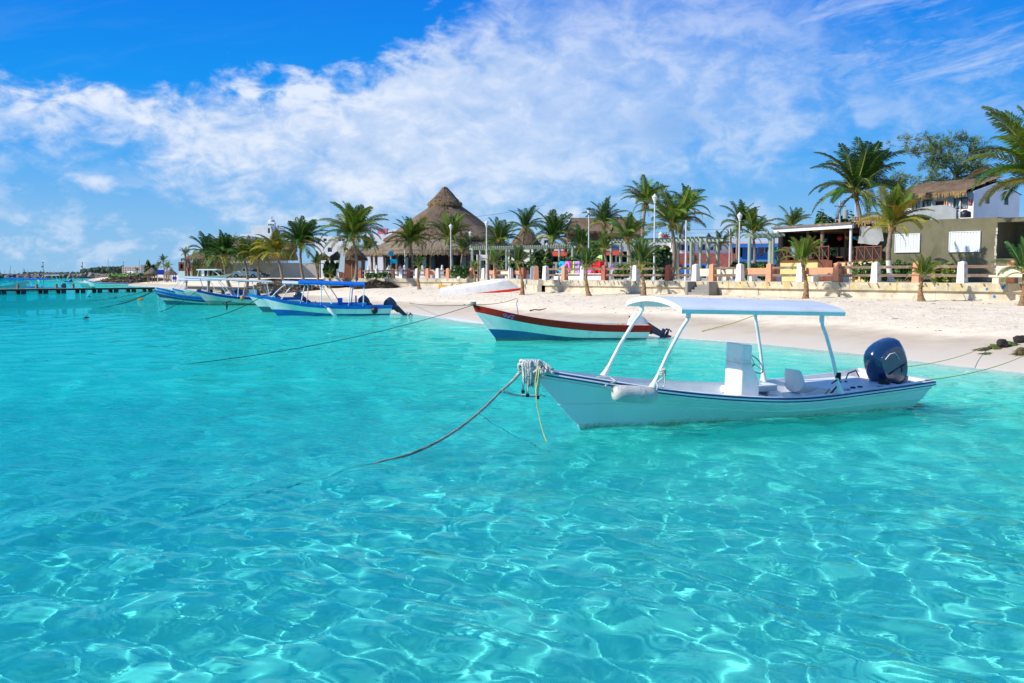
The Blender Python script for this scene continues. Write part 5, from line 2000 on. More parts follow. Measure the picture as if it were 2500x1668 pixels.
# steps through the wall
sg = segs[1]
sB = Seg(WB, WA)
t = thing('beach_steps', 'grey concrete beach steps framed into the sea wall beside the tall white post', 'steps', (WB.x, WB.y, 0), segs[0].rz)
x0 = sB.u(1690) + .15
x1 = sB.u(1747)
for k in range(4):
    b = MB()
    b.cube(x0 + .0, x1, -0.75 + k * .24, -0.75 + (k + 1) * .24 - .01, 1.0, 1.42 + k * 0.17)
    b.build('step', M_stairs, t)
for (xa, xb) in ((x0 - .02, x0 + .18), (x1 - .02, x1 + .16)):
    b = MB()
    b.cube(xa, xb, -0.80, 0.0, 0.9, WALL_Z - 0.02)
    b.build('cheek_wall', M_stairs, t)

# posts: (pixel, colour)
MP = {'w': M_pw, 'o': M_po, 't': M_pt, 'b': M_pb}
CN = {'w': 'white', 'o': 'salmon', 't': 'terracotta', 'b': 'blue-grey'}


def post_mesh(h, w, mm):
    b = MB()
    b.box(0, 0, h * .44, w * 1.25, w * 1.25, h * .88, taper=0.80)
    b.box(0, 0, h * .92, w * 1.0, w * 1.0, h * .08, taper=0.95)
    b.box(0, 0, h * .98, w * .95, w * .95, h * .06, taper=0.15)
    return b.mesh('post', mm)


PM = {c: post_mesh(1.14, 0.34, m_) for c, m_ in MP.items()}
runs = [
    (0, 'timber-railed fence with white and salmon posts in front of the olive building', [(1733, 'o'), (1800, 'w'), (1873, 'o'), (1948, 'w'), (2037, 'o'), (2131, 'w'), (2232, 'o'), (2342, 'w'), (2464, 'o'), (2600, 'w')], [(1800, 1873), (1948, 2037)]),
    (1, 'timber-railed fence with terracotta and white posts before the letter sign', [(1326, 'w'), (1372, 'o'), (1418, 'w'), (1470, 't'), (1546, 'w'), (1626, 't'), (1692, 'w')], []),
    (2, 'short fence of blue-grey and salmon posts at the corner of the sea wall', [(1317, 'o'), (1308, 'b')], []),
    (3, 'fence with salmon bench backs behind the upturned boat', [(1273, 't'), (1242, 'w'), (1205, 'o'), (1177, 'w'), (1147, 'o'), (1118, 'w')], [(1242, 1273), (1177, 1205)]),
    (4, 'fence of white, salmon and terracotta posts on the left before the kiosk and palapa', [(1091, 'o'), (1066, 'w'), (1041, 'o'), (1016, 'w'), (995, 't'), (977, 'w'), (956, 'o'), (916, 'w'), (877, 't'), (858, 'w'), (841, 'o'), (823, 'w')], [(1091, 1117), (1041, 1060)]),
]
M_seatw = mat('white_bench_slab', (0.78, 0.76, 0.72), .7, .04)
for (k, lb, posts, bench) in runs:
    sg = segs[k]
    t = thing('promenade_fence', lb, 'fence', (sg.a.x, sg.a.y, WALL_Z), sg.rz, 'fences along the promenade edge')
    us = [(sg.u(px), c) for px, c in posts]
    for u_, c in us:
        o = put('post', PM[c], t, (u_, 0.27, 0.0))
        o['label'] = CN[c] + ' tapered post'
        if abs(u_ - us[-1][0]) < 1e-6 and k == 1:
            b = MB()
            b.box(0, 0, -0.5, 0.62, 0.5, 1.0)
            o2 = b.build('post_base', M_pw, o)
            o2.location = (0, -0.04, 0.0)
    us = sorted(us)
    bu = [tuple(sorted((sg.u(a_), sg.u(c_)))) for a_, c_ in bench]
    for (u0, _), (u1, _) in zip(us, us[1:]):
        mid = (u0 + u1) / 2
        if any(a_ - .3 <= mid <= c_ + .3 for a_, c_ in bu) or u1 - u0 > 8.5:
            continue
        for zz_ in (0.40, 0.86):
            b = MB()
            b.box(mid, 0.22, zz_, u1 - u0 - .05, 0.09, 0.155)
            b.build('rail', M_rail, t)
    for j, (a_, c_) in enumerate(bu):
        lbn = {0: ('salmon-backed concrete bench between white and salmon posts at the green hedge', 'salmon-backed concrete bench in front of the pavilion yellow wall'),
               3: ('salmon bench with leaf shadows behind the upturned boat', 'salmon bench beside the white signboard post'),
               4: ('salmon bench left of the white signboard', 'salmon bench behind the young palm at the left steps')}[k][j]
        bt_ = thing('bench', lbn, 'bench', (sg.a.x, sg.a.y, WALL_Z), sg.rz, 'concrete benches on the promenade')
        b = MB()
        b.cube(a_ + .1, c_ + .25, 0.62, 0.80, 0.46, 0.86)
        b.build('backrest', M_po, bt_)
        b = MB()
        b.cube(a_ + .1, c_ + .2, 0.81, 1.30, 0.34, 0.45)
        b.build('seat', M_seatw, bt_)
        for xx in (a_ + .35, c_ - .1):
            b = MB()
            b.cube(xx, xx + .22, 0.70, 1.25, 0.0, 0.335)
            b.build('leg', M_seatw, bt_)

# free-standing stone benches and planters on the promenade behind the fence
def bench_block(px, Y_, lb, w=2.2, h=.42, m_=None, back=True):
    m_ = m_ or mat('cream_bench', (0.72, 0.64, 0.48), .8, .06)
    X_ = xat(px, Y_)
    t = thing('stone_bench', lb, 'bench', (X_, Y_, WALL_Z), R(-40), 'stone benches inland of the fence')
    b = MB()
    b.box(0, 0, h - .05, w, .55, .10)
    b.build('seat', m_, t)
    for s_ in (-1, 1):
        b = MB()
        b.box(s_ * w * .36, 0, (h - .1) / 2, .3, .45, h - .1)
        b.build('leg', m_, t)
    if back:
        b = MB()
        b.box(0, .28, h + .2, w * .8, .14, .5)
        b.build('backrest', m_, t)


for (px, Y_, lb) in ((1768, 92, 'cream stone bench beside the small round-headed palm'), (1728, 72, 'cream stone bench behind the salmon post at the steps'), (1795, 75, 'low cream bench at the left of the hedge'),
                     (1225, 108, 'cream stone bench behind the leaf-shadowed salmon bench'), (1250, 112, 'second cream bench just left of the sea grape bush'), (2475, 49, 'white slab bench at the right edge before the olive wall')):
    bench_block(px, Y_, lb)

# ---------------------------------------------------------------- lamp posts
M_pole = mat('white_lamp_pole', (0.66, 0.65, 0.62), .6, .06, 2)
M_dkmetal = mat('dark_lamp_metal', (0.05, 0.055, 0.06), .5, .2)
M_lampglass = mat('frosted_lamp_glass', (0.72, 0.74, 0.74), .25, .03)


def lamp(px, ytop, Y_, lb, head='lantern', r=.065, wr=None):
    X_ = xat(px, Y_, 3)
    zt = zat(ytop, Y_) - WALL_Z
    t = thing('street_lamp', lb, 'street lamp', (X_, Y_, WALL_Z), 0, 'white lamp posts on the promenade')
    hh = 0.75 if head else 0
    b = MB()
    b.tube([(0, 0, -.02), (0, 0, .5), (0, 0, .52), (0, 0, zt - hh)], [r * 1.9, r * 1.7, r * 1.15, r * .8], 10)
    b.build('pole', M_pole, t, smooth=50)
    if head:
        z0 = zt - hh
        b = MB()
        b.lathe([(.05, z0), (.14, z0 + .06), (.07, z0 + .10), (.10, z0 + .16)], 10)
        b.build('collar', M_dkmetal if head == 'dark' else M_pole, t, smooth=40)
        b = MB()
        b.lathe([(.10, z0 + .16), (.20, z0 + .40), (.19, z0 + .46)], 10)
        b.build('lantern_glass', M_lampglass, t, smooth=40)
        b = MB()
        b.lathe([(.24, z0 + .46), (.20, z0 + .54), (.08, z0 + .66), (.02, z0 + .75)], 10)
        b.build('lantern_cap', M_dkmetal if head == 'dark' else M_pole, t, smooth=40)


lamp(989, 566, 119, 'white lamp post before the left slope of the big palapa')
lamp(1101, 546, 113, 'white lamp post standing in front of the palm with yellow coconuts')
lamp(1149, 563, 122, 'shorter lamp post with glass head at the left end of the long pergola')
lamp(1188, 538, 106, 'white lamp post rising against the right slope of the big palapa')
lamp(1437, 506, 98, 'tall lamp post with dark lantern left of the letter sign', 'dark')
lamp(1597, 473, 77, 'tallest white lamp post, rising from the sea grape bush')
lamp(1674, 538, 74, 'bare white pole without a head beside the blue van', None)
lamp(1804, 518, 80, 'lamp post with white lantern in front of the twin palms')
lamp(1780, 556, 112, 'thin far lamp post just left of the twin palms', None, .05)
lamp(1243, 610, 104, 'short white flag pole behind the young palm and upturned boat', None, .05)

# ---------------------------------------------------------------- letter sign, seen from behind
sgL = Seg((xat(1365, 91, 3), 91.0), (xat(1472, 85.5, 3), 85.5))
t = thing('letter_sign', 'big coloured town name letters seen from behind, with a lime name board on top', 'sign', (sgL.a.x, sgL.a.y, WALL_Z), sgL.rz)


def letter(ch, px0, px1, y0, y1, col, parent, depth=.42, y=0.0, off=.035):
    cu = bpy.data.curves.new('letter', 'FONT')
    cu.body = ch
    cu.size = 1.0
    cu.extrude = .5
    cu.offset = off
    tmp = bpy.data.objects.new('tmp', cu)
    COL.objects.link(tmp)
    bpy.context.view_layer.update()
    me = bpy.data.meshes.new_from_object(tmp.evaluated_get(bpy.context.evaluated_depsgraph_get()))
    bpy.data.objects.remove(tmp)
    xs = [v.co.x for v in me.vertices]
    ys = [v.co.y for v in me.vertices]
    w, h = max(xs) - min(xs), max(ys) - min(ys)
    u0, u1 = sgL.u(px0, 3), sgL.u(px1, 3)
    z0, z1 = sgL.z(px0, y1), sgL.z(px0, y0)
    for v in me.vertices:
        x = -(v.co.x - (max(xs) + min(xs)) / 2) / w * (u1 - u0) + (u0 + u1) / 2      # mirrored: reads from the land side
        z = (v.co.y - min(ys)) / h * (z1 - z0) + z0 - WALL_Z
        v.co = (x, v.co.z * depth + y, z)
    me.flip_normals()
    me.materials.append(col)
    o = put('letter', me, parent)
    o['label'] = 'letter ' + ch
    return o


LC = {'cy': (0.0, 0.42, 0.72), 'pk': (0.85, 0.17, 0.48), 'lm': (0.48, 0.72, 0.10), 'pu': (0.48, 0.26, 0.72), 'rd': (0.75, 0.01, 0.02), 'or': (0.80, 0.28, 0.02)}
LM = {k: mat('letter_paint_' + k, v, .45, .04) for k, v in LC.items()}
for ch, a_, c_, cc in (('S', 1368, 1382, 'cy'), ('O', 1382, 1395, 'pk'), ('L', 1398, 1406, 'lm'), ('E', 1408, 1419, 'pu'), ('R', 1422, 1435, 'or'), ('O', 1437, 1449, 'pk'), ('M', 1452, 1470, 'rd')):
    letter(ch, a_, c_, 638, 667.5, LM[cc], t)
b = MB()
z0_, z1_ = sgL.z(1450, 637) - WALL_Z, sgL.z(1450, 623.5) - WALL_Z
b.cube(sgL.u(1430, 3), sgL.u(1469, 3), .02, .10, z0_, z1_)
b.build('name_board', LM['lm'], t)
for ch, a_, c_ in (('O', 1431.5, 1436), ('T', 1437, 1441), ('R', 1442, 1446.5), ('E', 1448, 1453), ('U', 1454.5, 1459.5), ('P', 1461, 1466.5)):
    letter(ch, a_, c_, 625, 635, mat('pale_lime_letter', (0.72, 0.88, 0.45), .5, .03), t, depth=.08, y=-.02, off=.02)
b = MB()
b.cube(-.2, sgL.L + .3, -.45, .45, -.0, max(.05, sgL.z(1440, 668) - WALL_Z))
b.build('plinth', M_pw, t)

# white signboard on two timber posts, on the sand
Yq = 83.0
p1 = Vector((xat(1168, 97, 1.5), 97, gz(xat(1168, 97, 1.5), 97)))
t = thing('signboard', 'blank white signboard on two grey timber posts standing on the sand', 'sign', (p1.x, p1.y, p1.z), 0)
for (px, yt) in ((1168, 622), (1192, 620)):
    b = MB()
    xx = xat(px, p1.y, 2.5) - p1.x
    b.tube([(xx, 0, -.1), (xx, 0, zat(yt, p1.y) - p1.z)], .10, 8)
    b.build('timber_post', M_rail, t, smooth=50)
b = MB()
b.cube(xat(1163, p1.y, 3) - p1.x, xat(1201, p1.y, 3) - p1.x, .11, .16, zat(636, p1.y) - p1.z, zat(622, p1.y) - p1.z)
b.build('board', mat('white_board', (0.78, 0.76, 0.70), .6, .05, 2, dirt=(.5, .46, .4), dirtamt=.5), t)

# ================================================================== buildings
M_olive = mat('olive_render', (0.160, 0.145, 0.085), 0.9, 0.10, 1.2, bump=.3, dirt=(0.085, 0.08, 0.045), dirtamt=.6, dscale=.9, dstretch=(1, 1, .35))
M_wwall = mat('white_render', (0.80, 0.79, 0.76), 0.85, 0.03, 1, dirt=(0.62, .6, .56), dirtamt=.3, dscale=.9)
M_greywall = mat('grey_render', (0.34, 0.36, 0.36), 0.9, 0.1, 1.2, dirt=(.24, .26, .27), dirtamt=.5)
M_shut = mat('white_corrugated_shutter', (0.74, 0.77, 0.80), .4, .04, 2)
M_glass = mat('window_glass_dark', (0.03, 0.055, 0.07), .08, .1)
M_curt = mat('pale_teal_curtain', (0.32, 0.50, 0.50), .7, .06, 6, stretch=(6, 6, .3))
M_wood = mat('reddish_varnished_wood', (0.20, 0.065, 0.03), .5, .2, 4, stretch=(1, 1, .3))
M_dark = mat('deep_interior', (0.025, 0.022, 0.02), .9, .3)  # near-black colour standing in for shaded interiors, also for dark panels
M_timber = mat('round_timber_post', (0.22, 0.155, 0.10), .9, .25, 5, bump=.4, stretch=(1, 1, .3))
M_green_t = mat('pale_green_timber', (0.30, 0.36, 0.27), .85, .12, 3, stretch=(1, 1, .4), dirt=(.38, .38, .3), dirtamt=.4)


def thatch_mat(name, c0, c1, cone=True, fr=34.0):
    if name in MATS:
        return MATS[name]
    m = bpy.data.materials.new(name)
    m.use_nodes = True
    g = NT(m.node_tree)
    b = m.node_tree.nodes['Principled BSDF']
    tc = g.n('ShaderNodeTexCoord').outputs['Object']
    s = g.n('ShaderNodeSeparateXYZ')
    g.l(tc, s.inputs[0])
    if cone:
        th = g.m('ARCTAN2', s.outputs[1], s.outputs[0])
        v = g.vec(g.m('MULTIPLY', th, fr), g.m('MULTIPLY', s.outputs[2], .8), 0.0)
    else:
        v = g.vec(g.m('MULTIPLY', s.outputs[0], fr * .25), g.m('MULTIPLY', s.outputs[2], .8), g.m('MULTIPLY', s.outputs[1], .5))
    n1 = g.noise(v, 1.6, 6, .7)
    n2 = g.noise(tc, 0.35, 5, .6)
    # courses of leaf laid in rows
    row = g.m('FRACT', g.m('ADD', g.m('MULTIPLY', s.outputs[2], 2.6), g.m('MULTIPLY', n1, .5)))
    f = g.m('ADD', g.m('MULTIPLY', g.mr(n1, .3, .7), .75), g.m('MULTIPLY', g.mr(n2, .3, .7), .45))
    c = g.mix(f, tuple(c0) + (1,), tuple(c1) + (1,))
    g.l(c, b.inputs['Base Color'])
    b.inputs['Roughness'].default_value = 1.0
    b.inputs['Specular IOR Level'].default_value = .1
    bp = g.n('ShaderNodeBump')
    bp.inputs['Strength'].default_value = .9
    bp.inputs['Distance'].default_value = .16
    g.l(g.m('ADD', n1, g.m('MULTIPLY', row, .35)), bp.inputs['Height'])
    g.l(bp.outputs[0], b.inputs['Normal'])
    MATS[name] = m
    return m


M_th = thatch_mat('palapa_thatch', (0.07, 0.046, 0.030), (0.30, 0.215, 0.145))
M_th_l = thatch_mat('palapa_thatch_light', (0.17, 0.13, 0.09), (0.36, 0.29, 0.21))
M_th_b = thatch_mat('golden_thatch_edge', (0.20, 0.12, 0.05), (0.45, 0.30, 0.13))
M_thp = thatch_mat('thatch_slope', (0.10, 0.065, 0.04), (0.32, 0.22, 0.14), cone=False)


def fringe(path, material, parent, ln=.5, step=.09, wd=.10, seed=1, out=None, name='eave_fringe'):
    """ragged hanging strips along a closed or open path"""
    rd = random.Random(seed)
    b = MB()
    for p, q in zip(path, path[1:]):
        p, q = Vector(p), Vector(q)
        d = q - p
        n = max(1, int(d.length / step))
        for i in range(n):
            a = p + d * ((i + rd.uniform(0, .8)) / n)
            dn = d.normalized()
            o = Vector((rd.uniform(-.05, .05), rd.uniform(-.05, .05), 0))
            l = ln * rd.uniform(.5, 1.2)
            b.add([a - dn * wd * .5 + Vector((0, 0, .10)), a + dn * wd * .5 + Vector((0, 0, .10)), a + dn * wd * .35 + Vector((0, 0, -l)) + o, a - dn * wd * .2 + Vector((0, 0, -l * .9)) + o], [(0, 1, 2, 3)])
    o = b.build(name, material, parent, fix=False)
    o['kind'] = 'stuff'
    return o


def cone_roof(parent, prof, n, material, name='roof', wob=.05, seed=1, fr=None, frlen=.5, tufts=160):
    rd = random.Random(seed)
    vs, fs = [], []
    ph = [rd.uniform(0, 6.28) for _ in range(6)]
    for i, (r, z) in enumerate(prof):
        for k in range(n):
            th = 2 * math.pi * k / n
            w = wob * (math.sin(th * 3 + ph[0] + i * .5) + .6 * math.sin(th * 7 + ph[1] - i) + .4 * math.sin(th * 19 + ph[2]) * .6)
            vs.append(((r + w * min(1, r)) * math.cos(th), (r + w * min(1, r)) * math.sin(th), z + w * .4 * min(1, r)))
    for i in range(len(prof) - 1):
        for k in range(n):
            k2 = (k + 1) % n
            fs.append((i * n + k, i * n + k2, (i + 1) * n + k2, (i + 1) * n + k))
    b = MB()
    b.add(vs, fs)
    o = b.build(name, material, parent, smooth=50)
    tb = MB()
    for k in range(int(tufts * prof[-2][0] * n / 40)):
        seg_ = rd.randrange(max(1, len(prof) - 3))
        (ra, za), (rb, zb) = prof[seg_], prof[seg_ + 1]
        q = rd.random()
        r_, z_ = ra + (rb - ra) * q, za + (zb - za) * q
        if rd.random() > r_ / prof[-2][0] + .1:
            continue
        th = rd.uniform(0, 6.28)
        sl = Vector((rb - ra, 0, zb - za)).normalized()
        nr = Vector((-sl.z, 0, sl.x))
        e = Vector((r_, 0, z_)) + nr * rd.uniform(.02, .07)
        f2 = e + sl * rd.uniform(.15, .42) + nr * rd.uniform(.0, .07)
        w_ = rd.uniform(.03, .09)
        rot = Matrix.Rotation(th, 3, 'Z')
        tb.add([rot @ Vector((e.x, -w_, e.z)), rot @ Vector((e.x, w_, e.z)), rot @ Vector((f2.x, w_ * .6, f2.z)), rot @ Vector((f2.x, -w_ * .3, f2.z))], [(0, 1, 2, 3)], 0 if rd.random() < .7 else 1)
    tb.build('thatch_tufts', [material, M_th_b], o, fix=False)['kind'] = 'stuff'
    if fr is not None:
        i = fr
        path = [vs[i * n + k] for k in range(n)] + [vs[i * n]]
        fringe(path, material, o, frlen, seed=seed)
    return o


# ---- great palapa
Yp = 132.0
cxp = xat(1087, Yp, 8)
t = thing('big_palapa', 'huge round thatched palapa hall with a pointed cap, the dominating roof of the shore', 'palapa', (cxp, Yp, WALL_Z), 0)
def pr_(px, py, side=-1, Y_=Yp, cx_=cxp):
    return abs(xat(px, Y_, zat(py, Y_)) - cx_), zat(py, Y_) - WALL_Z
A1 = [pr_(1122, 500), pr_(1040, 512), pr_(1012, 532), pr_(985, 553), pr_(950, 578), pr_(940, 584)]
zc = A1[-1][1]
main_prof = [(1.2, A1[0][1] + .5)] + [(r_, z_) for r_, z_ in A1]
main_prof[0] = (1.2, A1[0][1] + .6)
main_prof[1] = (1.62, A1[0][1] + .10)
cone_roof(t, main_prof + [(A1[-1][0] + .1, zc - .35), (A1[-1][0] - .4, zc - .45)], 72, M_th, 'roof', .12, 1)
rE, zE = pr_(895, 615)
rE = 10.6
skirt = [(A1[-1][0] - .5, zc - .15), (8.9, zc - 1.0), (rE, 3.35), (rE + .15, 2.95), (rE - .2, 2.85), (A1[-1][0] - .6, zc - .8)]
cone_roof(t, skirt, 96, M_th_l, 'skirt_roof', .10, 2, fr=2, frlen=.55)
rc, zcb = pr_(1051, 500)
zt_ = zat(455, Yp) - WALL_Z
cone_roof(t, [(.02, zt_), (.30, zt_ - .22), (.95, zt_ - .95), (1.45, zt_ - 1.5), (1.85, zt_ - 1.9), (2.2, zt_ - 2.3), (2.25, zt_ - 2.6), (1.6, zt_ - 2.75)], 48, M_th, 'roof_cap', .06, 3)
fringe([(2.26 * math.cos(a_), 2.26 * math.sin(a_), zt_ - 2.25) for a_ in np.linspace(0, 6.29, 60)], M_th_b, t, .55, step=.08, wd=.14, seed=12, name='cap_fringe')
for k in range(26):
    a_ = 2 * math.pi * k / 26
    b = MB()
    b.tube([(9.7 * math.cos(a_), 9.7 * math.sin(a_), 0), (9.7 * math.cos(a_), 9.7 * math.sin(a_), 3.2)], .14, 8)
    b.build('timber_column', M_timber, t, smooth=60)
b = MB()
b.lathe([(8.0, 0), (8.0, 2.9)], 40)
b.build('inner_wall', M_dark, t)
for k in range(40):
    a_ = 2 * math.pi * k / 40 + .05
    if k % 3 == 0:
        continue
    b = MB()
    b.box(8.08 * math.cos(a_), 8.08 * math.sin(a_), 1.45, .05, .5, 2.3, a_)
    b.build('glass_panel', M_glass if k % 2 else M_curt, t)
b = MB()
b.lathe([(10.9, -.02), (10.9, .22)], 60)
b.build('terrace_slab', M_seatw, t)
# low pillars and balustrade with finials round the terrace
for k in range(22):
    a_ = math.pi + .35 + 2.5 * k / 22
    b = MB()
    x_, y_ = 10.6 * math.cos(a_), 10.6 * math.sin(a_)
    b.box(x_, y_, .6, .42, .42, .85, a_)
    if k % 2:
        b.lathe([(.16, 1.02), (.20, 1.15), (.10, 1.3), (.16, 1.42), (.05, 1.6)], 8, cx=x_, cy=y_)
    b.build('terrace_pillar', M_wwall, t)
    if k % 3 == 1:
        b = MB()
        b.box(x_ * .93, y_ * .93, .62, .7, .7, .05, a_)
        b.box(x_ * .93, y_ * .93, .4, .08, .08, .4)
        b.build('white_table', M_pw, t)

# ---- smaller conical thatch right of it
def hut(lb, px, ya, ye, half_px, Y_, wall=None, posts=4, nm='thatched_hut', z0=WALL_Z, cat='hut', mm=None, colour=None, curve=.0):
    X_ = xat(px, Y_, 3)
    za, ze = zat(ya, Y_) - z0, zat(ye, Y_) - z0
    r_ = half_px * Y_ / FP
    t = thing(nm, lb, cat, (X_, Y_, z0), 0)
    prof = []
    for i in range(7):
        q = i / 6
        prof.append((max(.02, r_ * (q ** (1 + curve))), za + (ze + .25 - za) * q))
    prof += [(r_ + .05, ze + .05), (r_ - .25, ze + .08)]
    cone_roof(t, prof, 40, mm or M_th, 'roof', .05, px, fr=6, frlen=.3)
    for k in range(posts):
        a_ = 2 * math.pi * (k + .5) / posts
        b = MB()
        b.tube([(r_ * .75 * math.cos(a_), r_ * .75 * math.sin(a_), 0), (r_ * .75 * math.cos(a_), r_ * .75 * math.sin(a_), ze + .4)], .09, 6)
        b.build('timber_post', M_timber, t, smooth=60)
    if wall:
        b = MB()
        b.box(-.3 * r_, 0, ze * .5, r_ * .9, r_ * 1.1, ze * 1.0)
        b.build('wall', wall, t)
    return t


hut('small conical thatched roof just right of the big palapa', 1284, 548, 602, 38, 122, posts=8)
hut('thatched kiosk with reddish plank wall beneath the tallest left palm', 864, 597, 637, 34, 118, wall=mat('rusty_planks', (0.26, 0.10, 0.045), .7, .3, 5, stretch=(4, 4, .3)), posts=6)
hut('low thatched parasol left of the plank-walled kiosk', 823, 614, 636, 21, 122, posts=4)
hut('thatched parasol half hidden by palms left of the two huts', 790, 617, 636, 19, 126, posts=4)
for k, (px, ya, ye, hp, Y_, lb) in enumerate(((371, 653, 669, 15, 235, 'tall far thatched umbrella left of the blue sign'), (362, 659, 671, 9, 250, 'small far thatched umbrella at the extreme left of the huts'),
                                              (417, 655, 672, 15, 225, 'far thatched umbrella right of the blue sign'), (407, 660, 672, 9, 245, 'small thatched umbrella just behind the blue sign'))):
    z_ = gz(xat(px, Y_), Y_)
    hut(lb, px, ya, ye, hp, Y_, posts=5, z0=z_, mm=M_th_b if k % 2 else M_th_l, nm='thatched_umbrella', cat='umbrella')

# ---- walls with openings
def facade(m, W, H, opens, t=.22, z0=0.0, y0=0.0):
    xs = sorted({0.0, W} | {v for o in opens for v in o[:2]})
    zs = sorted({z0, z0 + H} | {v for o in opens for v in o[2:4]})
    xs = [x for x in xs if 0 <= x <= W]
    zs = [z for z in zs if z0 <= z <= z0 + H]
    for i in range(len(xs) - 1):
        col = []
        for j in range(len(zs) - 1):
            mx_, mz = (xs[i] + xs[i + 1]) / 2, (zs[j] + zs[j + 1]) / 2
            solid = not any(o[0] < mx_ < o[1] and o[2] < mz < o[3] for o in opens)
            if solid:
                if col and abs(col[-1][1] - zs[j]) < 1e-9:
                    col[-1][1] = zs[j + 1]
                else:
                    col.append([zs[j], zs[j + 1]])
        for a, c in col:
            m.cube(xs[i], xs[i + 1], y0, y0 + t, a, c)


def window(parent, x0, x1, z0, z1, y=.1, frame=None, pane=None, mull=1, fw=.06, name='window'):
    frame = frame or M_pw
    b = MB()
    b.cube(x0, x1, y - .03, y + .03, z0, z0 + fw)
    b.cube(x0, x1, y - .03, y + .03, z1 - fw, z1)
    b.cube(x0, x0 + fw, y - .03, y + .03, z0 + fw, z1 - fw)
    b.cube(x1 - fw, x1, y - .03, y + .03, z0 + fw, z1 - fw)
    for k in range(mull):
        xm = x0 + (x1 - x0) * (k + 1) / (mull + 1)
        b.cube(xm - fw / 2, xm + fw / 2, y - .029, y + .029, z0 + fw, z1 - fw)
    w = b.build(name, frame, parent)
    b = MB()
    b.cube(x0 + fw * .5, x1 - fw * .5, y + .0, y + .02, z0 + fw * .5, z1 - fw * .5)
    b.build('pane', pane or M_glass, w)
    return w


def building(nm, lb, pxa, Ya, pxb, Yb, ytop_px, Hd, base=WALL_Z, wallm=None, opens=(), roof=True, depth=6.0, cat='building', px_top=None, roofm=None, par=0.0):
    """front wall from column pxa (distance Ya) to pxb (distance Yb), top at pixel row ytop_px over pxa"""
    a = Vector((xat(pxa, Ya, 3), Ya))
    c = Vector((xat(pxb, Yb, 3), Yb))
    sg = Seg(a, c)
    top = zat(ytop_px, Ya if px_top is None else px_top) - base
    t = thing(nm, lb, cat, (a.x, a.y, base), sg.rz)
    ops = []
    for o in opens:
        x0, x1 = sg.u(o[0], base + 2), sg.u(o[1], base + 2)
        z1 = sg.z((o[0] + o[1]) / 2, o[2]) - base
        z0 = sg.z((o[0] + o[1]) / 2, o[3]) - base
        ops.append((x0, x1, max(z0, 0.0), min(z1, top - .1)) + tuple(o[4:]))
    m = MB()
    facade(m, sg.L, top, ops)
    m.build('front_wall', wallm, t)
    m = MB()
    m.cube(0, .22, .225, depth, 0, top)
    m.build('side_wall', wallm, t)
    m = MB()
    m.cube(sg.L - .22, sg.L, .225, depth, 0, top)
    m.build('side_wall', wallm, t)
    m = MB()
    m.cube(.22, sg.L - .22, depth - .22, depth, 0, top)
    m.build('rear_wall', wallm, t)
    if roof:
        m = MB()
        m.cube(.221, sg.L - .221, .221, depth - .221, top - .25 - par, top - .04 - par)
        m.build('roof', roofm or wallm, t)
    for o in ops:
        kind = o[4] if len(o) > 4 else 'glass'
        if kind == 'glass':
            window(t, o[0], o[1], o[2], o[3], pane=M_glass, frame=M_pw, mull=0 if o[1] - o[0] < 1 else 1)
        elif kind == 'curtain':
            window(t, o[0], o[1], o[2], o[3], pane=M_curt, frame=M_wood, mull=1, fw=.1)
        elif kind == 'wood':
            window(t, o[0], o[1], o[2], o[3], pane=M_wood, frame=M_wood, mull=0, fw=.08, name='door')
        elif kind == 'dark':
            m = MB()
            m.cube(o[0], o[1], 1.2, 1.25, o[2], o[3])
            m.build('opening_shade', M_dark, t)  # near-black sheet in place of the shade inside the opening
    return t, sg, top


def shutter(parent, x0, x1, z0, z1, y=-.06):
    b = MB()
    fw = .05
    b.cube(x0 - fw, x1 + fw, y - .035, y + .055, z1, z1 + fw)
    b.cube(x0 - fw, x1 + fw, y - .035, y + .055, z0 - fw, z0)
    b.cube(x0 - fw, x0, y - .035, y + .055, z0, z1)
    b.cube(x1, x1 + fw, y - .035, y + .055, z0, z1)
    f = b.build('shutter_frame', M_shut, parent)
    n = max(4, int((x1 - x0) / .16))
    for k in range(n):
        a = x0 + (x1 - x0) * k / n
        c = x0 + (x1 - x0) * (k + 1) / n
        w = c - a
        b = MB()
        b.add([(a, y + .03, z0), (a + w * .25, y - .01, z0), (a + w * .75, y - .01, z0), (c, y + .03, z0), (a, y + .03, z1), (a + w * .25, y - .01, z1), (a + w * .75, y - .01, z1), (c, y + .03, z1)],
              [(0, 1, 5, 4), (1, 2, 6, 5), (2, 3, 7, 6)])
        b.build('shutter_slat', M_shut, f, fix=False)


# olive building
t, sg, top = building('olive_building', 'flat-roofed olive green building with two white corrugated shutters', 2144, 62.3, 2432, 57.0, 542, 0, wallm=M_olive, depth=7)
for (a_, c_, y0, y1) in ((2187, 2244, 572, 616), (2319, 2391, 566, 615)):
    x0, x1 = sg.u(a_, 3.5), sg.u(c_, 3.5)
    shutter(t, x0, x1, sg.z(a_, y1) - WALL_Z + .02, sg.z(c_, y0) - WALL_Z)
m = MB()
rd = random.Random(8)
for k in range(14):
    z = .4 + k * .2
    m.box(sg.L - .05 + rd.uniform(-.03, .03), -.012, z, rd.uniform(.06, .14), .02, rd.uniform(.1, .25))
o = m.build('chipped_render', mat('exposed_render', (.5, .47, .38), .9, .1), t)
o['kind'] = 'stuff'
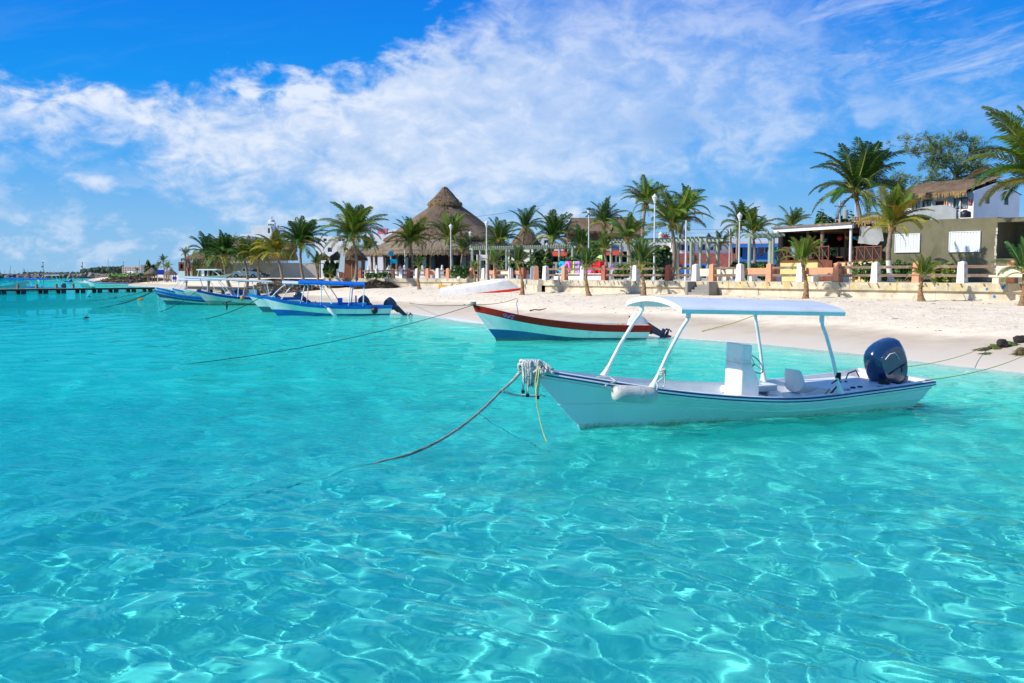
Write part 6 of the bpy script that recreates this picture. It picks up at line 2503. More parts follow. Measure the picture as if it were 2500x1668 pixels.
# recessed porch bay to the right
a = sg.a + sg.d * sg.L
t2 = thing('porch_wing', 'dark recessed olive porch with one shutter at the right edge', 'building', (a.x, a.y, WALL_Z), sg.rz)
m = MB(); m.cube(.01, 6.0, .0, .25, 0, 1.35); m.build('parapet_wall', M_olive, t2)
m = MB(); m.cube(.01, 6.0, 2.6, 2.85, 0, top - .3); m.build('back_wall', M_olive, t2)
m = MB(); m.cube(.01, 6.0, -.05, 2.9, top - .3, top - .06); m.build('roof', M_olive, t2)
shutter(t2, .95, 2.1, 1.35, 2.95, y=2.52)
m = MB(); m.box(4.5, .12, top / 2, .25, .25, top - .5); m.build('porch_post', M_olive, t2)

# white house behind, with thatched roof
t, sg, top = building('white_house', 'white two storey house with thatched roof above the olive building', 2180, 76, 2372, 70.5, 482, 0, wallm=M_wwall, depth=5.6,
                      opens=[(2222, 2242, 491, 540, 'curtain'), (2248, 2271, 487, 530, 'curtain'), (2280, 2301, 491, 530, 'wood'), (2324, 2360, 482, 511, 'curtain')], roof=False)
# gable on the right side
m = MB()
m.add([(sg.L, .0, top), (sg.L, 5.6, top), (sg.L, 2.8, top + .75), (sg.L - .22, .0, top), (sg.L - .22, 5.6, top), (sg.L - .22, 2.8, top + .75)], [(0, 1, 2), (5, 4, 3), (0, 2, 5, 3), (1, 4, 5, 2), (0, 3, 4, 1)])
m.build('gable', M_wwall, t)
for (yy) in (1.6, 3.9):
    m = MB(); m.cube(sg.L - .02, sg.L + .02, yy - .3, yy + .3, top - .85, top - .25); w = m.build('window', M_wwall, t)
    m = MB(); m.cube(sg.L + .005, sg.L + .03, yy - .24, yy + .24, top - .80, top - .30); m.build('pane', M_glass, w)
for (px, py) in ((2311, 497), (2369, 493)):
    x = sg.u(px, 7)
    m = MB(); m.cube(x - .12, x + .12, -.14, -.01, sg.z(px, py + 6) - WALL_Z, sg.z(px, py - 6) - WALL_Z); m.build('wall_lamp', M_po if px < 2330 else M_pt, t)
# thatch: shaggy front slope made of overlapping layers
rl = sg.L
for k in range(6):
    q = k / 5
    rd = random.Random(k)
    m = MB()
    vs, fs = [], []
    n = 60
    y0, z0 = -.75 + 3.6 * q, top - .15 + 1.0 * q
    y1, z1 = y0 + .95, z0 + .28
    for i in range(n + 1):
        x = -.35 + (rl + .25) * i / n
        j_ = rd.uniform(-.07, .07)
        vs += [(x, y0 + j_, z0 + .06 + rd.uniform(-.05, .05)), (x, y0 + .1 + j_, z0 + .22 + rd.uniform(-.03, .05)), (x, y1, z1 + .16)]
    for i in range(n):
        fs += [(3 * i, 3 * i + 3, 3 * i + 4, 3 * i + 1), (3 * i + 1, 3 * i + 4, 3 * i + 5, 3 * i + 2)]
    m.add(vs, fs)
    o = m.build('thatch_layer', M_thp, t, smooth=30)
    fringe([vs[3 * i] for i in range(0, n + 1, 2)], M_thp if k else M_th_b, o, .34 if k == 0 else .2, step=.07, wd=.09, seed=k)
m = MB()
m.add([(-.3, -.6, top), (rl - .1, -.6, top), (rl - .1, 2.95, top + .86), (-.3, 2.95, top + .86), (rl - .1, 6.1, top), (-.3, 6.1, top)], [(0, 1, 2, 3), (3, 2, 4, 5)])
m.build('roof_deck', M_dark, t)
# curved parapet and tank on the terrace
t3 = thing('terrace_parapet', 'curved grey parapet on the terrace between olive roof and white house', 'wall', (xat(2245, 65, 6), 65, 0), sg.rz)
zb_ = zat(541, 65)
m = MB()
pts = [(-2.4, zb_)]
for i in range(14):
    q = i / 13
    x = -2.4 + 5.0 * q
    pts.append((x, zb_ + .35 + .62 * math.sin(min(1, q * 1.25) * math.pi * .5) ** .8 - (.35 * max(0, (q - .8) / .2) ** 2)))
pts.append((2.6, zb_))
m.side(pts, 0, .2)
m.build('parapet_wall', M_greywall, t3)
m = MB()
m.cube(-2.4, 2.6, .05, .18, WALL_Z + 3.3, zb_)
m.build('parapet_base', M_greywall, t3)
def tank(lb, px, y0, y1, wpx, Y_, mm):
    z0, z1 = zat(y1, Y_), zat(y0, Y_)
    r_ = wpx * .5 * Y_ / FP
    t_ = thing('water_tank', lb, 'water tank', (xat(px, Y_, z0), Y_, z0), 0)
    m = MB()
    h = z1 - z0
    m.lathe([(r_, 0), (r_, h * .3), (r_ * .96, h * .33), (r_, h * .36), (r_, h * .62), (r_ * .85, h * .78), (r_ * .4, h * .88)], 20)
    m.build('tank_body', mm, t_, smooth=40)
    m = MB()
    m.lathe([(r_ * .35, h * .881), (r_ * .35, h), (r_ * .2, h)], 12)
    m.build('lid', mm, t_, smooth=40)
tank('black water tank on the olive roof before the white house', 2356, 513, 531, 27, 66, M_black)
m = MB(); m.tube([(0, 0, 0), (0, 0, 1.1)], .03, 6)
o = m.build('vent_pipe', M_pw, None, smooth=60, loc=(xat(2343, 64, 6), 64, zat(533, 64)))
tag(o, 'thin white pipe beside the black water tank', 'pipe')

# ---- open pavilion restaurant
Ya, Yb = 70.0, 63.5
a = Vector((xat(1902, Ya, 5), Ya)); c = Vector((xat(2080, Yb, 5), Yb))
sg = Seg(a, c)
t = thing('pavilion', 'open restaurant pavilion with white fascia, timber posts and dark interior', 'pavilion', (a.x, a.y, WALL_Z), sg.rz)
H_ = zat(558, Ya) - WALL_Z
W_ = sg.L
dp = 9.0
m = MB(); m.cube(-.3, W_ + .3, -.3, -.12, H_ - .28, H_ + .03); m.build('fascia', mat('white_fascia', (.74, .75, .76), .5, .1, 2, dirt=(.4, .42, .44), dirtamt=.5), t)
m = MB()
n = 22
for k in range(n):
    x0 = -.3 + (W_ + .6) * k / n
    m2 = MB(); m2.cube(x0 + .01, x0 + (W_ + .6) / n - .01, -.35, dp, H_ + .035, H_ + .08); m2.build('roof_sheet', mat('brown_roof_board', (.10, .065, .045), .8, .25), t)
for k in range(7):
    yy = .3 + k * 1.3
    m = MB(); m.cube(-.2, W_ + .2, yy, yy + .12, H_ - .18, H_ + .03); m.build('rafter', M_wood, t)
for k in range(4):
    xx = .8 + k * (W_ - 1.4) / 3
    m = MB(); m.cube(xx, xx + .5, .6, dp - .5, H_ - .32, H_ - .20); m.build('ceiling_panel', (M_wood, mat('orange_awning', (.50, .24, .04), .8, .2), M_wood, M_black)[k], t)
m = MB(); m.cube(-.35, W_ + .35, -.42, -.31, H_ - .02, H_ + .10); m.build('gutter', M_rail, t)
for (x_, y_, r_, mm) in ((.15, .0, .15, M_rail), (sg.u(1931), 1.4, .12, M_timber), (sg.u(1965), 3.5, .12, M_timber), (sg.u(2000), .2, .13, M_timber), (sg.u(2020), 4, .14, M_timber), (sg.u(2045), 2.0, .13, M_timber), (W_ * .45, 7, .12, M_timber), (W_ * .75, 8, .12, M_timber), (W_ - .1, 0, .09, M_pole), (sg.u(1945), 7.5, .1, M_timber)):
    m = MB(); m.tube([(x_, y_, 0), (x_, y_, H_)], r_, 10); m.build('roof_post', mm, t, smooth=60)
m = MB(); m.cube(0, W_ + 2, dp - .7, dp - .5, 0, 1.6); m.build('rear_shade_wall', M_dark, t)  # low near-black wall added to darken the inside
m = MB(); m.cube(0, W_ + .2, dp - .3, dp - .1, H_ - 1.25, H_ - .2); m.build('rear_shade_panel', M_dark, t)  # added dark panel, its colour stands for shade under the roof
m = MB(); m.cube(-.2, W_ + .3, .5, dp, H_ - .19, H_ + .02); m.build('dark_ceiling', mat('dark_ceiling_board', (.06, .03, .02), .8, .3), t)  # dark ceiling added to darken the space under the roof
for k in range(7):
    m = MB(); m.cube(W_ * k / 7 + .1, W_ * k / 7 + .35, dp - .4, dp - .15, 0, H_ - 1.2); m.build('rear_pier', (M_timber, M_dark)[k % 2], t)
m.cube(-.2, W_ + 3.2, dp + .3, dp + .5, 0, H_); m.build('rear_wall', M_dark, t)  # near-black back wall added so the interior reads as shaded
m = MB(); m.cube(-.35, -.15, .5, dp + .3, H_ - 1.25, H_ - .2); m.build('end_shade_panel', M_dark, t)  # added dark panel painting in shade below the eave at this end
m = MB(); m.cube(-.35, -.15, 1.2, dp + .3, 0, 1.75); m.build('end_shade_wall', M_dark, t)  # low near-black wall added as the shaded far side
for k in range(8):
    m = MB(); m.tube([(-.25, 1.0 + k * 1.15, 0), (-.25, 1.0 + k * 1.15, H_ - .2)], .11, 8); m.build('end_post', M_timber, t, smooth=60)
for (y0_, y1_) in ((2.2, 2.9), (4.6, 5.3), (6.2, 7.6), (8.0, 8.7)):
    m = MB(); m.cube(-.9, -.8, y0_, y1_, 1.3, H_ - .9); m.build('bright_gap_panel', M_wwall, t)  # added white panels in place of bright openings between the posts
m = MB(); m.cube(W_ * .35, W_, 6.5, 6.8, H_ - 1.3, H_ - .3); m.build('inner_shade_panel', M_dark, t)  # another added dark panel deepening the shade inside
# yellow base wall
zr = sg.z(1950, 641) - WALL_Z
m = MB(); m.cube(.0, sg.u(1998), -.1, .1, 0, zr); m.build('base_wall', mat('pale_yellow_wall', (.72, .53, .20), .8, .06), t)
m = MB(); m.cube(-.05, sg.u(1998) + .02, -.14, .14, zr, zr + .09); m.build('base_ledge', M_wood, t)
for k in range(9):
    x0 = sg.u(1999) + k * .15
    m = MB(); m.cube(x0 + .01, x0 + .14, -.12, -.06, 0.05, zr + .1); m.build('red_slat', M_wood, t)


def xrail(parent, x0, x1, z0, z1, y, n, panel=None):
    m = MB()
    m.cube(x0, x1, y - .03, y + .03, z1 - .06, z1)
    m.build('top_rail', M_wood, parent)
    m = MB()
    m.cube(x0, x1, y - .03, y + .03, z0, z0 + .06)
    m.build('bottom_rail', M_wood, parent)
    for k in range(n + 1):
        x = x0 + (x1 - x0) * k / n
        m = MB(); m.cube(x - .035, x + .035, y - .04, y + .04, z0, z1 + .03); m.build('baluster', M_wood, parent)
    for k in range(n):
        xa = x0 + (x1 - x0) * k / n + .04
        xb = x0 + (x1 - x0) * (k + 1) / n - .04
        for (p, q) in (((xa, z0 + .06), (xb, z1 - .06)), ((xa, z1 - .06), (xb, z0 + .06))):
            m = MB(); m.tube([(p[0], y, p[1]), (q[0], y + (.008 if p[1] < q[1] else -.008), q[1])], .022, 4); m.build('cross_brace', M_wood, parent)
        if panel:
            m = MB(); m.cube(xa, xb, y + .035, y + .045, z0 + .07, z1 - .07); m.build('back_panel', panel, parent)


xrail(t, .1, sg.u(2022), zr + .10, zr + 1.05, 0.0, 6)
xrail(t, sg.u(2064), sg.u(2141), zr + .05, zr + .95, .3, 4, M_dark)
xrail(t, sg.u(2052), sg.u(2090), 0.1, zr, -.2, 2)
m = MB(); m.cube(sg.u(2040), sg.u(2141), 0.3, .5, 0, zr); m.build('base_wall', MATS['pale_yellow_wall'], t)
m = MB(); m.cube(sg.u(2024), sg.u(2060), 3.2, 3.3, 0, 1.9); m.build('inner_gate', M_dark, t)
for k in range(5):
    x_ = 1.0 + k * 1.5
    m = MB()
    m.box(x_, 2.4 + (k % 2) * 1.6, zr + .35, .9, .9, .06)
    m.box(x_, 2.4 + (k % 2) * 1.6, zr + .1, .1, .1, .5)
    m.build('table', M_wood, t)
# hanging papel and lamps inside
rd = random.Random(3)
for k in range(9):
    m = MB()
    x_ = .6 + k * .8
    m.ico((x_, 1.0 + rd.uniform(0, 2), H_ - .6 - rd.uniform(0, .3)), rd.uniform(.10, .2), 0, 1, .3, k)
    m.build('paper_lantern', (M_po, mat('red_paper', (.5, .01, .01), .7, .1), mat('orange_paper', (.6, .25, .02), .7, .1), MATS['letter_paint_cy'])[k % 4], t, smooth=60)
# grey tarpaulin at the right end
a2, c2 = sg.u(2083), sg.u(2145)
m = MB()
vs, fs = [], []
nx_, nz_ = 12, 8
for i in range(nx_ + 1):
    for j in range(nz_ + 1):
        q, r_ = i / nx_, j / nz_
        zt2 = sg.z(2083 + 62 * q, 552) - WALL_Z
        zb2 = sg.z(2083 + 62 * q, 594 + (6 * q if q < .8 else -5)) - WALL_Z
        vs.append((a2 + (c2 - a2) * q, .3 + .12 * math.sin(q * 9 + r_ * 2), zb2 + (zt2 - zb2) * r_))
for i in range(nx_):
    for j in range(nz_):
        fs.append((i * (nz_ + 1) + j, (i + 1) * (nz_ + 1) + j, (i + 1) * (nz_ + 1) + j + 1, i * (nz_ + 1) + j + 1))
m.add(vs, fs)
m.build('grey_tarpaulin', mat('grey_tarpaulin', (.30, .30, .29), .7, .12, 2), t, smooth=60)
fringe([(a2 - .3, 0.1, H_ + .25), (c2 + .2, .1, H_ + .35)], M_th_b, t, .5, step=.05, seed=4, name='thatch_edge')
m = MB(); m.cube(a2 - .3, c2 + .1, .1, 4, H_ + .2, H_ + .42); m.build('thatch_lean_to', M_thp, t)

# ---- pergolas
def pergola(lb, pxa, Ya_, pxb, Yb_, ytop, posts, slats, dep=2.6, pr=.14):
    a = Vector((xat(pxa, Ya_, 5), Ya_)); c = Vector((xat(pxb, Yb_, 5), Yb_))
    sg = Seg(a, c)
    H = zat(ytop, Ya_) - WALL_Z
    t = thing('pergola', lb, 'pergola', (a.x, a.y, WALL_Z), sg.rz)
    for yy in (0, dep):
        m = MB(); m.cube(-.3, sg.L + .3, yy - .07, yy + .07, H - .34, H - .14); m.build('beam', M_green_t, t)
        for px in posts:
            x_ = sg.u(px, 3)
            m = MB(); m.tube([(x_, yy, 0), (x_, yy, H - .34)], pr, 8); m.build('pergola_post', M_green_t, t, smooth=60)
    for k in range(slats):
        x_ = sg.L * (k + .5) / slats
        m = MB(); m.cube(x_ - .05, x_ + .05, -.5, dep + .5, H - .138, H + .02); m.build('slat', M_green_t, t)


pergola('long pale green pergola in front of the small conical thatch', 1152, 112, 1400, 104, 603, (1154, 1173, 1237, 1312, 1366, 1398), 46)
pergola('green pergola with round posts behind the tall white lamp', 1480, 96, 1718, 88, 586, (1492, 1515, 1650, 1687, 1710), 26)
pergola('green pergola with heavy posts at the left end of the pavilion', 1828, 70, 1905, 69.5, 566, (1829, 1880, 1886), 6, dep=3.2, pr=.12)

# ---- hotel block, blue and white
t, sg, top = building('white_motel', 'long low white motel with red lower wall behind the hatchback', 1640, 150, 1785, 150, 588, 0, wallm=M_wwall, depth=8,
                      opens=[(1652, 1672, 596, 612, 'glass'), (1678, 1697, 598, 614, 'glass'), (1704, 1722, 596, 612, 'glass'), (1733, 1742, 602, 612, 'glass'), (1745, 1762, 600, 612, 'glass')])
m = MB(); m.cube(-.5, sg.L + .5, -.5, -.01, 0, sg.z(1700, 619) - WALL_Z); m.build('red_lower_wall', M_pt, t)
m = MB(); m.cube(-.6, sg.L + .6, -.9, .1, top, top + .25); m.build('roof_edge', M_wwall, t)
t, sg, top = building('blue_motel', 'blue single storey motel wing with pink roof edge seen under the palms', 1786, 150, 1912, 148, 596, 0, wallm=mat('blue_wall', (.01, .13, .42), .8, .06), depth=8,
                      opens=[(1790, 1800, 603, 628, 'dark'), (1804, 1812, 603, 628, 'dark'), (1841, 1850, 604, 618, 'glass'), (1855, 1862, 602, 626, 'wood'), (1866, 1885, 600, 618, 'glass')])
m = MB(); m.cube(-.3, sg.L + .5, -1.4, .1, top, top + .25); m.build('roof_edge', mat('pinkish_roof_edge', (.62, .42, .38), .8, .06), t)
m = MB(); m.cube(-.3, sg.L + .5, -1.38, -1.2, top - .55, top - .01); m.build('blue_valance', MATS['blue_wall'], t)
tank('cream water tank on the motel roof left of the red star', 1614, 565, 583, 13, 150, mat('cream_plastic', (.62, .56, .42), .5, .05))
tank('small black water tank on the white motel roof', 1730, 570, 588, 11, 150, M_black)
# roof platform carrying the cream tank
building('white_annex', 'white flat roofed annex below the cream water tank', 1568, 152, 1642, 152, 583, 0, wallm=M_wwall, depth=8, opens=[(1600, 1612, 600, 612, 'glass'), (1622, 1634, 600, 612, 'glass')])
# red star on a pole
m = MB()
pts = []
for k in range(16):
    a_ = k * math.pi / 8
    r_ = .75 if k % 2 == 0 else .30
    pts.append((r_ * math.sin(a_), r_ * math.cos(a_)))
m.side(pts, -.05, .05)
m.tube([(0, .0, -1.6), (0, .0, -.4)], .05, 5)
o = m.build('red_star', mat('red_star_paint', (.35, .02, .02), .5, .1), None, loc=(xat(1626, 148, 7), 148, zat(578, 148)))
tag(o, 'red pointed star sign on the roof beside the cream water tank', 'sign')
# ---- shop row behind the letter sign
t, sg, top = building('shop_row', 'dark open shop row with white upper wall behind the letter sign', 1335, 132, 1568, 132, 592, 0, wallm=mat('shop_wall', (.50, .50, .48), .8, .06), depth=7,
                      opens=[(1345, 1385, 608, 640, 'dark'), (1395, 1440, 606, 640, 'dark'), (1470, 1502, 612, 640, 'dark'), (1506, 1550, 614, 640, 'dark')])
M_awn = mat('red_awning_cloth', (.55, .06, .03), .8, .08)
for k, (a_, c_, yy) in enumerate(((1344, 1382, 614), (1455, 1516, 612))):
    x0, x1 = sg.u(a_), sg.u(c_)
    z_ = sg.z(a_, yy) - WALL_Z
    m = MB()
    m.add([(x0, -.02, z_), (x1, -.02, z_), (x1 + .2, -1.8, z_ - .6), (x0 - .2, -1.8, z_ - .6), (x0, -.02, z_ - .05), (x1, -.02, z_ - .05), (x1 + .2, -1.8, z_ - .68), (x0 - .2, -1.8, z_ - .68)], [(0, 1, 2, 3), (7, 6, 5, 4), (3, 2, 6, 7), (0, 3, 7, 4), (1, 5, 6, 2)])
    m.build('awning', M_awn, t)
m = MB(); m.cube(sg.u(1492), sg.u(1517), -.1, -.01, sg.z(1500, 609) - WALL_Z, sg.z(1500, 599) - WALL_Z); m.build('blue_shop_board', MATS['blue_wall'], t)
m = MB(); m.cube(sg.u(1352), sg.u(1378), -.1, -.01, sg.z(1360, 613) - WALL_Z, sg.z(1360, 603) - WALL_Z); m.build('white_shop_board', M_pw, t)
m = MB(); m.cube(sg.u(1448), sg.u(1470), -.1, -.01, sg.z(1460, 624) - WALL_Z, sg.z(1460, 612) - WALL_Z); m.build('mural_panel', mat('blue_mural', (.10, .30, .5), .7, .4, 1.5), t)
# brown thatched roofs over it
def thatched_block(lb, pxa, pxb, Y_, y_ridge, y_eave, slope_in=.22, mm=None, base=WALL_Z, wall=None, depth=9, nm='thatched_building', ridge=None):
    xa, xb = xat(pxa, Y_, 6), xat(pxb, Y_, 6)
    W_ = xb - xa
    t = thing(nm, lb, 'building', (xa, Y_, base), 0)
    zr_, ze = zat(y_ridge, Y_ + depth / 2) - base, zat(y_eave, Y_) - base
    r0, r1 = (slope_in * W_, W_ * (1 - slope_in)) if ridge is None else (ridge[0] * W_, ridge[1] * W_)
    rd = random.Random(int(pxa))
    vs, fs = [], []
    n, k_ = 40, 8
    for j in range(k_ + 1):
        q = j / k_
        sag = -.25 * math.sin(q * math.pi)
        x0 = -.4 + (r0 + .4) * q
        x1 = W_ + .4 + (r1 - W_ - .4) * q
        for i in range(n + 1):
            vs.append((x0 + (x1 - x0) * i / n, -.5 + (depth / 2 + .5) * q + rd.uniform(-.04, .04), ze + (zr_ - ze) * q + sag + rd.uniform(-.05, .05)))
    for j in range(k_):
        for i in range(n):
            fs.append((j * (n + 1) + i, j * (n + 1) + i + 1, (j + 1) * (n + 1) + i + 1, (j + 1) * (n + 1) + i))
    nn = len(vs)
    # sides and back
    vs += [(-.4, -.5, ze), (r0, depth / 2, zr_), (-.4, depth + .5, ze), (W_ + .4, -.5, ze), (r1, depth / 2, zr_), (W_ + .4, depth + .5, ze)]
    fs += [(nn, nn + 1, nn + 2), (nn + 3, nn + 5, nn + 4), (nn + 1, nn + 4, nn + 5, nn + 2)]
    m = MB(); m.add(vs, fs)
    rf = m.build('roof', mm or M_thp, t, smooth=40)
    fringe([vs[i] for i in range(0, n + 1, 2)], mm or M_thp, rf, .4, step=.10, wd=.13, seed=3)
    if wall:
        m = MB(); m.cube(.2, W_ - .2, .2, depth - .2, 0, ze + .1); m.build('wall', wall, t)
    else:
        for i in range(6):
            m = MB(); m.tube([(.3 + (W_ - .6) * i / 5, .1, 0), (.3 + (W_ - .6) * i / 5, .1, ze + .2)], .15, 6); m.build('timber_post', M_timber, t, smooth=60)
        m = MB(); m.cube(.4, W_ - .4, depth * .55, depth * .6, 0, ze); m.build('back_wall', M_dark, t)
    return t, W_, ze


thatched_block('brown thatched upper roof behind the tall centre palms', 1495, 1572, 140, 530, 572, .2, wall=mat('brown_wall', (.20, .12, .07), .9, .2))
thatched_block('weathered thatched roof behind the broad dark palm and lamp post', 1382, 1500, 146, 532, 566, .15, wall=MATS['brown_wall'])
building('small_white_house', 'small white house with dark window right of the conical thatch', 1301, 142, 1346, 142, 572, 0, wallm=M_wwall, depth=7, opens=[(1328, 1340, 586, 599, 'glass'), (1330, 1338, 606, 626, 'wood')])
building('white_block', 'plain white block behind the right slope of the big palapa', 1236, 150, 1302, 150, 600, 0, wallm=M_wwall, depth=7, opens=[(1262, 1274, 610, 622, 'glass')])
# ---- left white houses
building('white_flats', 'white flats with small dark windows behind the tallest left palm', 770, 165, 858, 165, 577, 0, wallm=M_wwall, depth=10, opens=[(790, 799, 582, 590, 'glass'), (826, 843, 582, 590, 'glass'), (800, 812, 604, 616, 'glass'), (775, 784, 583, 592, 'glass')])
building('white_shed', 'cream shed with dark doorway behind the thatched kiosk', 823, 150, 875, 150, 600, 0, wallm=mat('cream_wall', (.70, .64, .52), .8, .05), depth=7, opens=[(840, 850, 606, 640, 'dark')], roofm=M_rail)
t, sg, top = building('white_house', 'white house with pink rooftop wall left of the big palapa', 898, 165, 956, 165, 572, 0, wallm=M_wwall, depth=9, opens=[(913, 921, 588, 597, 'glass'), (941, 949, 580, 589, 'glass')])
m = MB(); m.cube(sg.u(921), sg.u(944), 1, 3.5, top, top + 1.0); m.build('pink_roof_wall', mat('pink_wall', (.66, .16, .28), .8, .05), t)
m = MB(); m.cube(sg.u(946), sg.u(957), 1, 3.5, top, top + .7); m.build('roof_room', M_wwall, t)
building('white_house', 'narrow white building at the left edge of the big palapa roof', 958, 172, 985, 172, 560, 0, wallm=M_wwall, depth=8, opens=[(963, 970, 568, 575, 'glass')])
# ---- domed white building
Yc = 200
t, sg, top = building('domed_building', 'tall white building with two small domed turrets above the restaurant thatch', 615, Yc, 665, Yc, 551, 0, wallm=M_wwall, depth=12, opens=[(655, 661, 557, 570, 'glass')])
for (px, yb, yt, hw, wall_y) in ((655, 541, 527, 8.5, 546), (671, 558, 549, 7, 575)):
    x_ = sg.u(px, 10)
    zb, zt2, zw = zat(yb, Yc) - WALL_Z, zat(yt, Yc) - WALL_Z, zat(wall_y + 8, Yc) - WALL_Z
    r_ = hw * Yc / FP
    m = MB()
    m.box(x_, 3, (zw + zb) / 2 - .4 - 3, r_ * 2, r_ * 2, zb - zw + 6.8)
    m.build('turret', M_wwall, t)
    m = MB()
    m.lathe([(r_ * .95, zb)] + [(r_ * .92 * math.cos(a_), zb + .3 + (zt2 - zb - .8) * math.sin(a_)) for a_ in np.linspace(0, 1.45, 8)] + [(.18, zt2 - .3), (.12, zt2), (.02, zt2 + .1)], 20, M=Matrix.Translation((x_, 3, 0)))
    m.build('dome', mat('grey_white_dome', (.52, .50, .49), .7, .08, 1), t, smooth=40)
    for k in range(4):
        m = MB(); m.box(x_ + (k - 1.5) * r_ * .45, 3 - r_ - .02, zb - .75, r_ * .22, .06, .8); m.build('arch_window', M_dark, t)
building('white_terrace', 'stepped white terrace left of the domed building', 588, Yc, 615, Yc, 571, 0, wallm=M_wwall, depth=10)
building('grey_roof_house', 'long pale grey flat roof just above the restaurant thatch', 545, 190, 616, 190, 577, 0, wallm=M_greywall, depth=10)

# ---- yellow thatched restaurant
Yr = 136
zgr = 2.1
xl = xat(470, Yr, 4)
M_mus = mat('mustard_wall', (.62, .30, .05), .8, .08)
t = thing('yellow_restaurant', 'two storey mustard restaurant under a great sweeping thatched roof', 'restaurant', (xl, Yr, zgr), 0)
def lx(px): return xat(px, Yr, 4) - xl
def lz(py): return zat(py, Yr) - zgr
ops = [(lx(459.5), lx(471), lz(648), lz(634)), (lx(474), lx(484), lz(648), lz(634)), (lx(491), lx(502), lz(648), lz(634)), (lx(505), lx(516), lz(648), lz(634)), (lx(490), lx(540), 0, lz(657))]
m = MB()
facade(m, lx(541), lz(630), [(max(0.02, o[0]), o[1], max(0, o[2]), o[3]) for o in ops])
m.build('front_wall', M_mus, t)
for o in ops[:4]:
    window(t, max(.02, o[0]), o[1], o[2], o[3], frame=M_timber, pane=mat('teal_glass', (.06, .18, .19), .15, .1))
m = MB(); m.cube(lx(490), lx(540), 1.5, 1.6, 0, lz(657)); m.build('ground_floor_shade', M_dark, t)  # near-black sheet painting in the shade of the ground floor
for px in (455, 463, 486, 521, 535):
    m = MB(); m.tube([(lx(px), -.35, 0), (lx(px), -.35, lz(628))], .14, 6); m.build('timber_post', M_timber, t, smooth=60)
m = MB(); m.cube(lx(456), 0, -.3, 6, lz(656), lz(655) + .1); m.build('side_deck', M_timber, t)
for (p0_, p1_) in (((460, 654), (472, 672)), ((472, 655), (483, 672))):
    m = MB(); m.tube([(lx(p0_[0]), -.6, lz(p0_[1])), (lx(p1_[0]), -2.2, lz(p1_[1]))], .14, 4); m.build('stair_string', M_wood, t)
for k in range(7):
    m = MB()
    q = k / 6
    m.box(lx(466 + 12 * q), -.6 - 1.6 * q, lz(655 + 17 * q), 1.2, .3, .06)
    m.build('stair_tread', M_wood, t)
# sweeping roof: ridge row, break row, eave row
rows_ = []
n = 60
rd = random.Random(2)
def roofrow(pxa, pxb, ya_, yb_, yy, amp):
    return [(lx(pxa + (pxb - pxa) * i / n) + rd.uniform(-.05, .05), yy + rd.uniform(-.05, .05), lz(ya_ + (yb_ - ya_) * i / n) + rd.uniform(-amp, amp)) for i in range(n + 1)]
upper = [roofrow(484, 700, 579.5, 586, 5.0, .08), roofrow(489, 698, 588, 590, 4.2, .05), roofrow(494, 694, 598, 600, 3.4, .05), roofrow(497, 690, 606, 612, 2.6, .05)]
lower = [roofrow(492, 688, 603, 608, 2.9, .05), roofrow(478, 684, 613, 620, 1.2, .06), roofrow(462, 680, 625, 628, -.3, .06), roofrow(450, 676, 633.5, 634, -1.2, .08)]
for nm_, rw_, mm in (('upper_thatch', upper, M_thp), ('lower_thatch', lower, M_thp)):
    vs = [p for r_ in rw_ for p in r_]
    fs = []
    for j in range(3):
        for i in range(n):
            fs.append((j * (n + 1) + i, (j + 1) * (n + 1) + i, (j + 1) * (n + 1) + i + 1, j * (n + 1) + i + 1))
    nn = len(vs)
    vs += [(p[0], p[1] + (6 - p[1]) * 2, p[2]) for r_ in rw_ for p in (r_[0], r_[-1])]
    vs2 = []
    # close the left end and the back slope
    for j in range(3):
        a0, a1 = j * (n + 1), (j + 1) * (n + 1)
        fs.append((a0, nn + 2 * j, nn + 2 * j + 2, a1))
        b0, b1 = j * (n + 1) + n, (j + 1) * (n + 1) + n
        fs.append((b0, b1, nn + 2 * j + 3, nn + 2 * j + 1))
        fs.append((nn + 2 * j, nn + 2 * j + 1, nn + 2 * j + 3, nn + 2 * j + 2))
    m = MB(); m.add(vs, fs)
    o = m.build(nm_, mm, t, smooth=40)
    fringe(rw_[3][::2], mm, o, .45, step=.12, wd=.16, seed=9)
    if nm_ == 'upper_thatch':
        fringe(rw_[0][::2], M_th_b, o, .1, step=.12, wd=.16, seed=10, name='ridge_tufts')
# grey yard wall
m = MB(); m.cube(0, xat(775, 139) - xat(541, 139), 0, .3, 0, zat(642, 139) - 2.1)
o = m.build('yard_wall', mat('pale_yard_wall', (.52, .48, .42), .9, .08, .5, dirt=(.36, .33, .28), dirtamt=.5, dscale=.4), None, loc=(xat(541, 139), 139, 2.1))
tag(o, 'long plain grey yard wall behind the white pickup and loungers', 'wall')
# brown side hut left of the restaurant
building('timber_hut', 'brown timber hut with green wall at the left of the restaurant', 436, 150, 456, 150, 640, 0, base=2.1, wallm=M_wood, depth=5, opens=[(440, 446, 645, 656, 'dark')])
m = MB()
m.cube(0, 2.4, 0, 2.0, 0, 1.0)
o = m.build('white_counter', M_wwall, None, loc=(xat(436, 140), 140, 2.05))
tag(o, 'low white counter in front of the brown timber hut', 'counter')

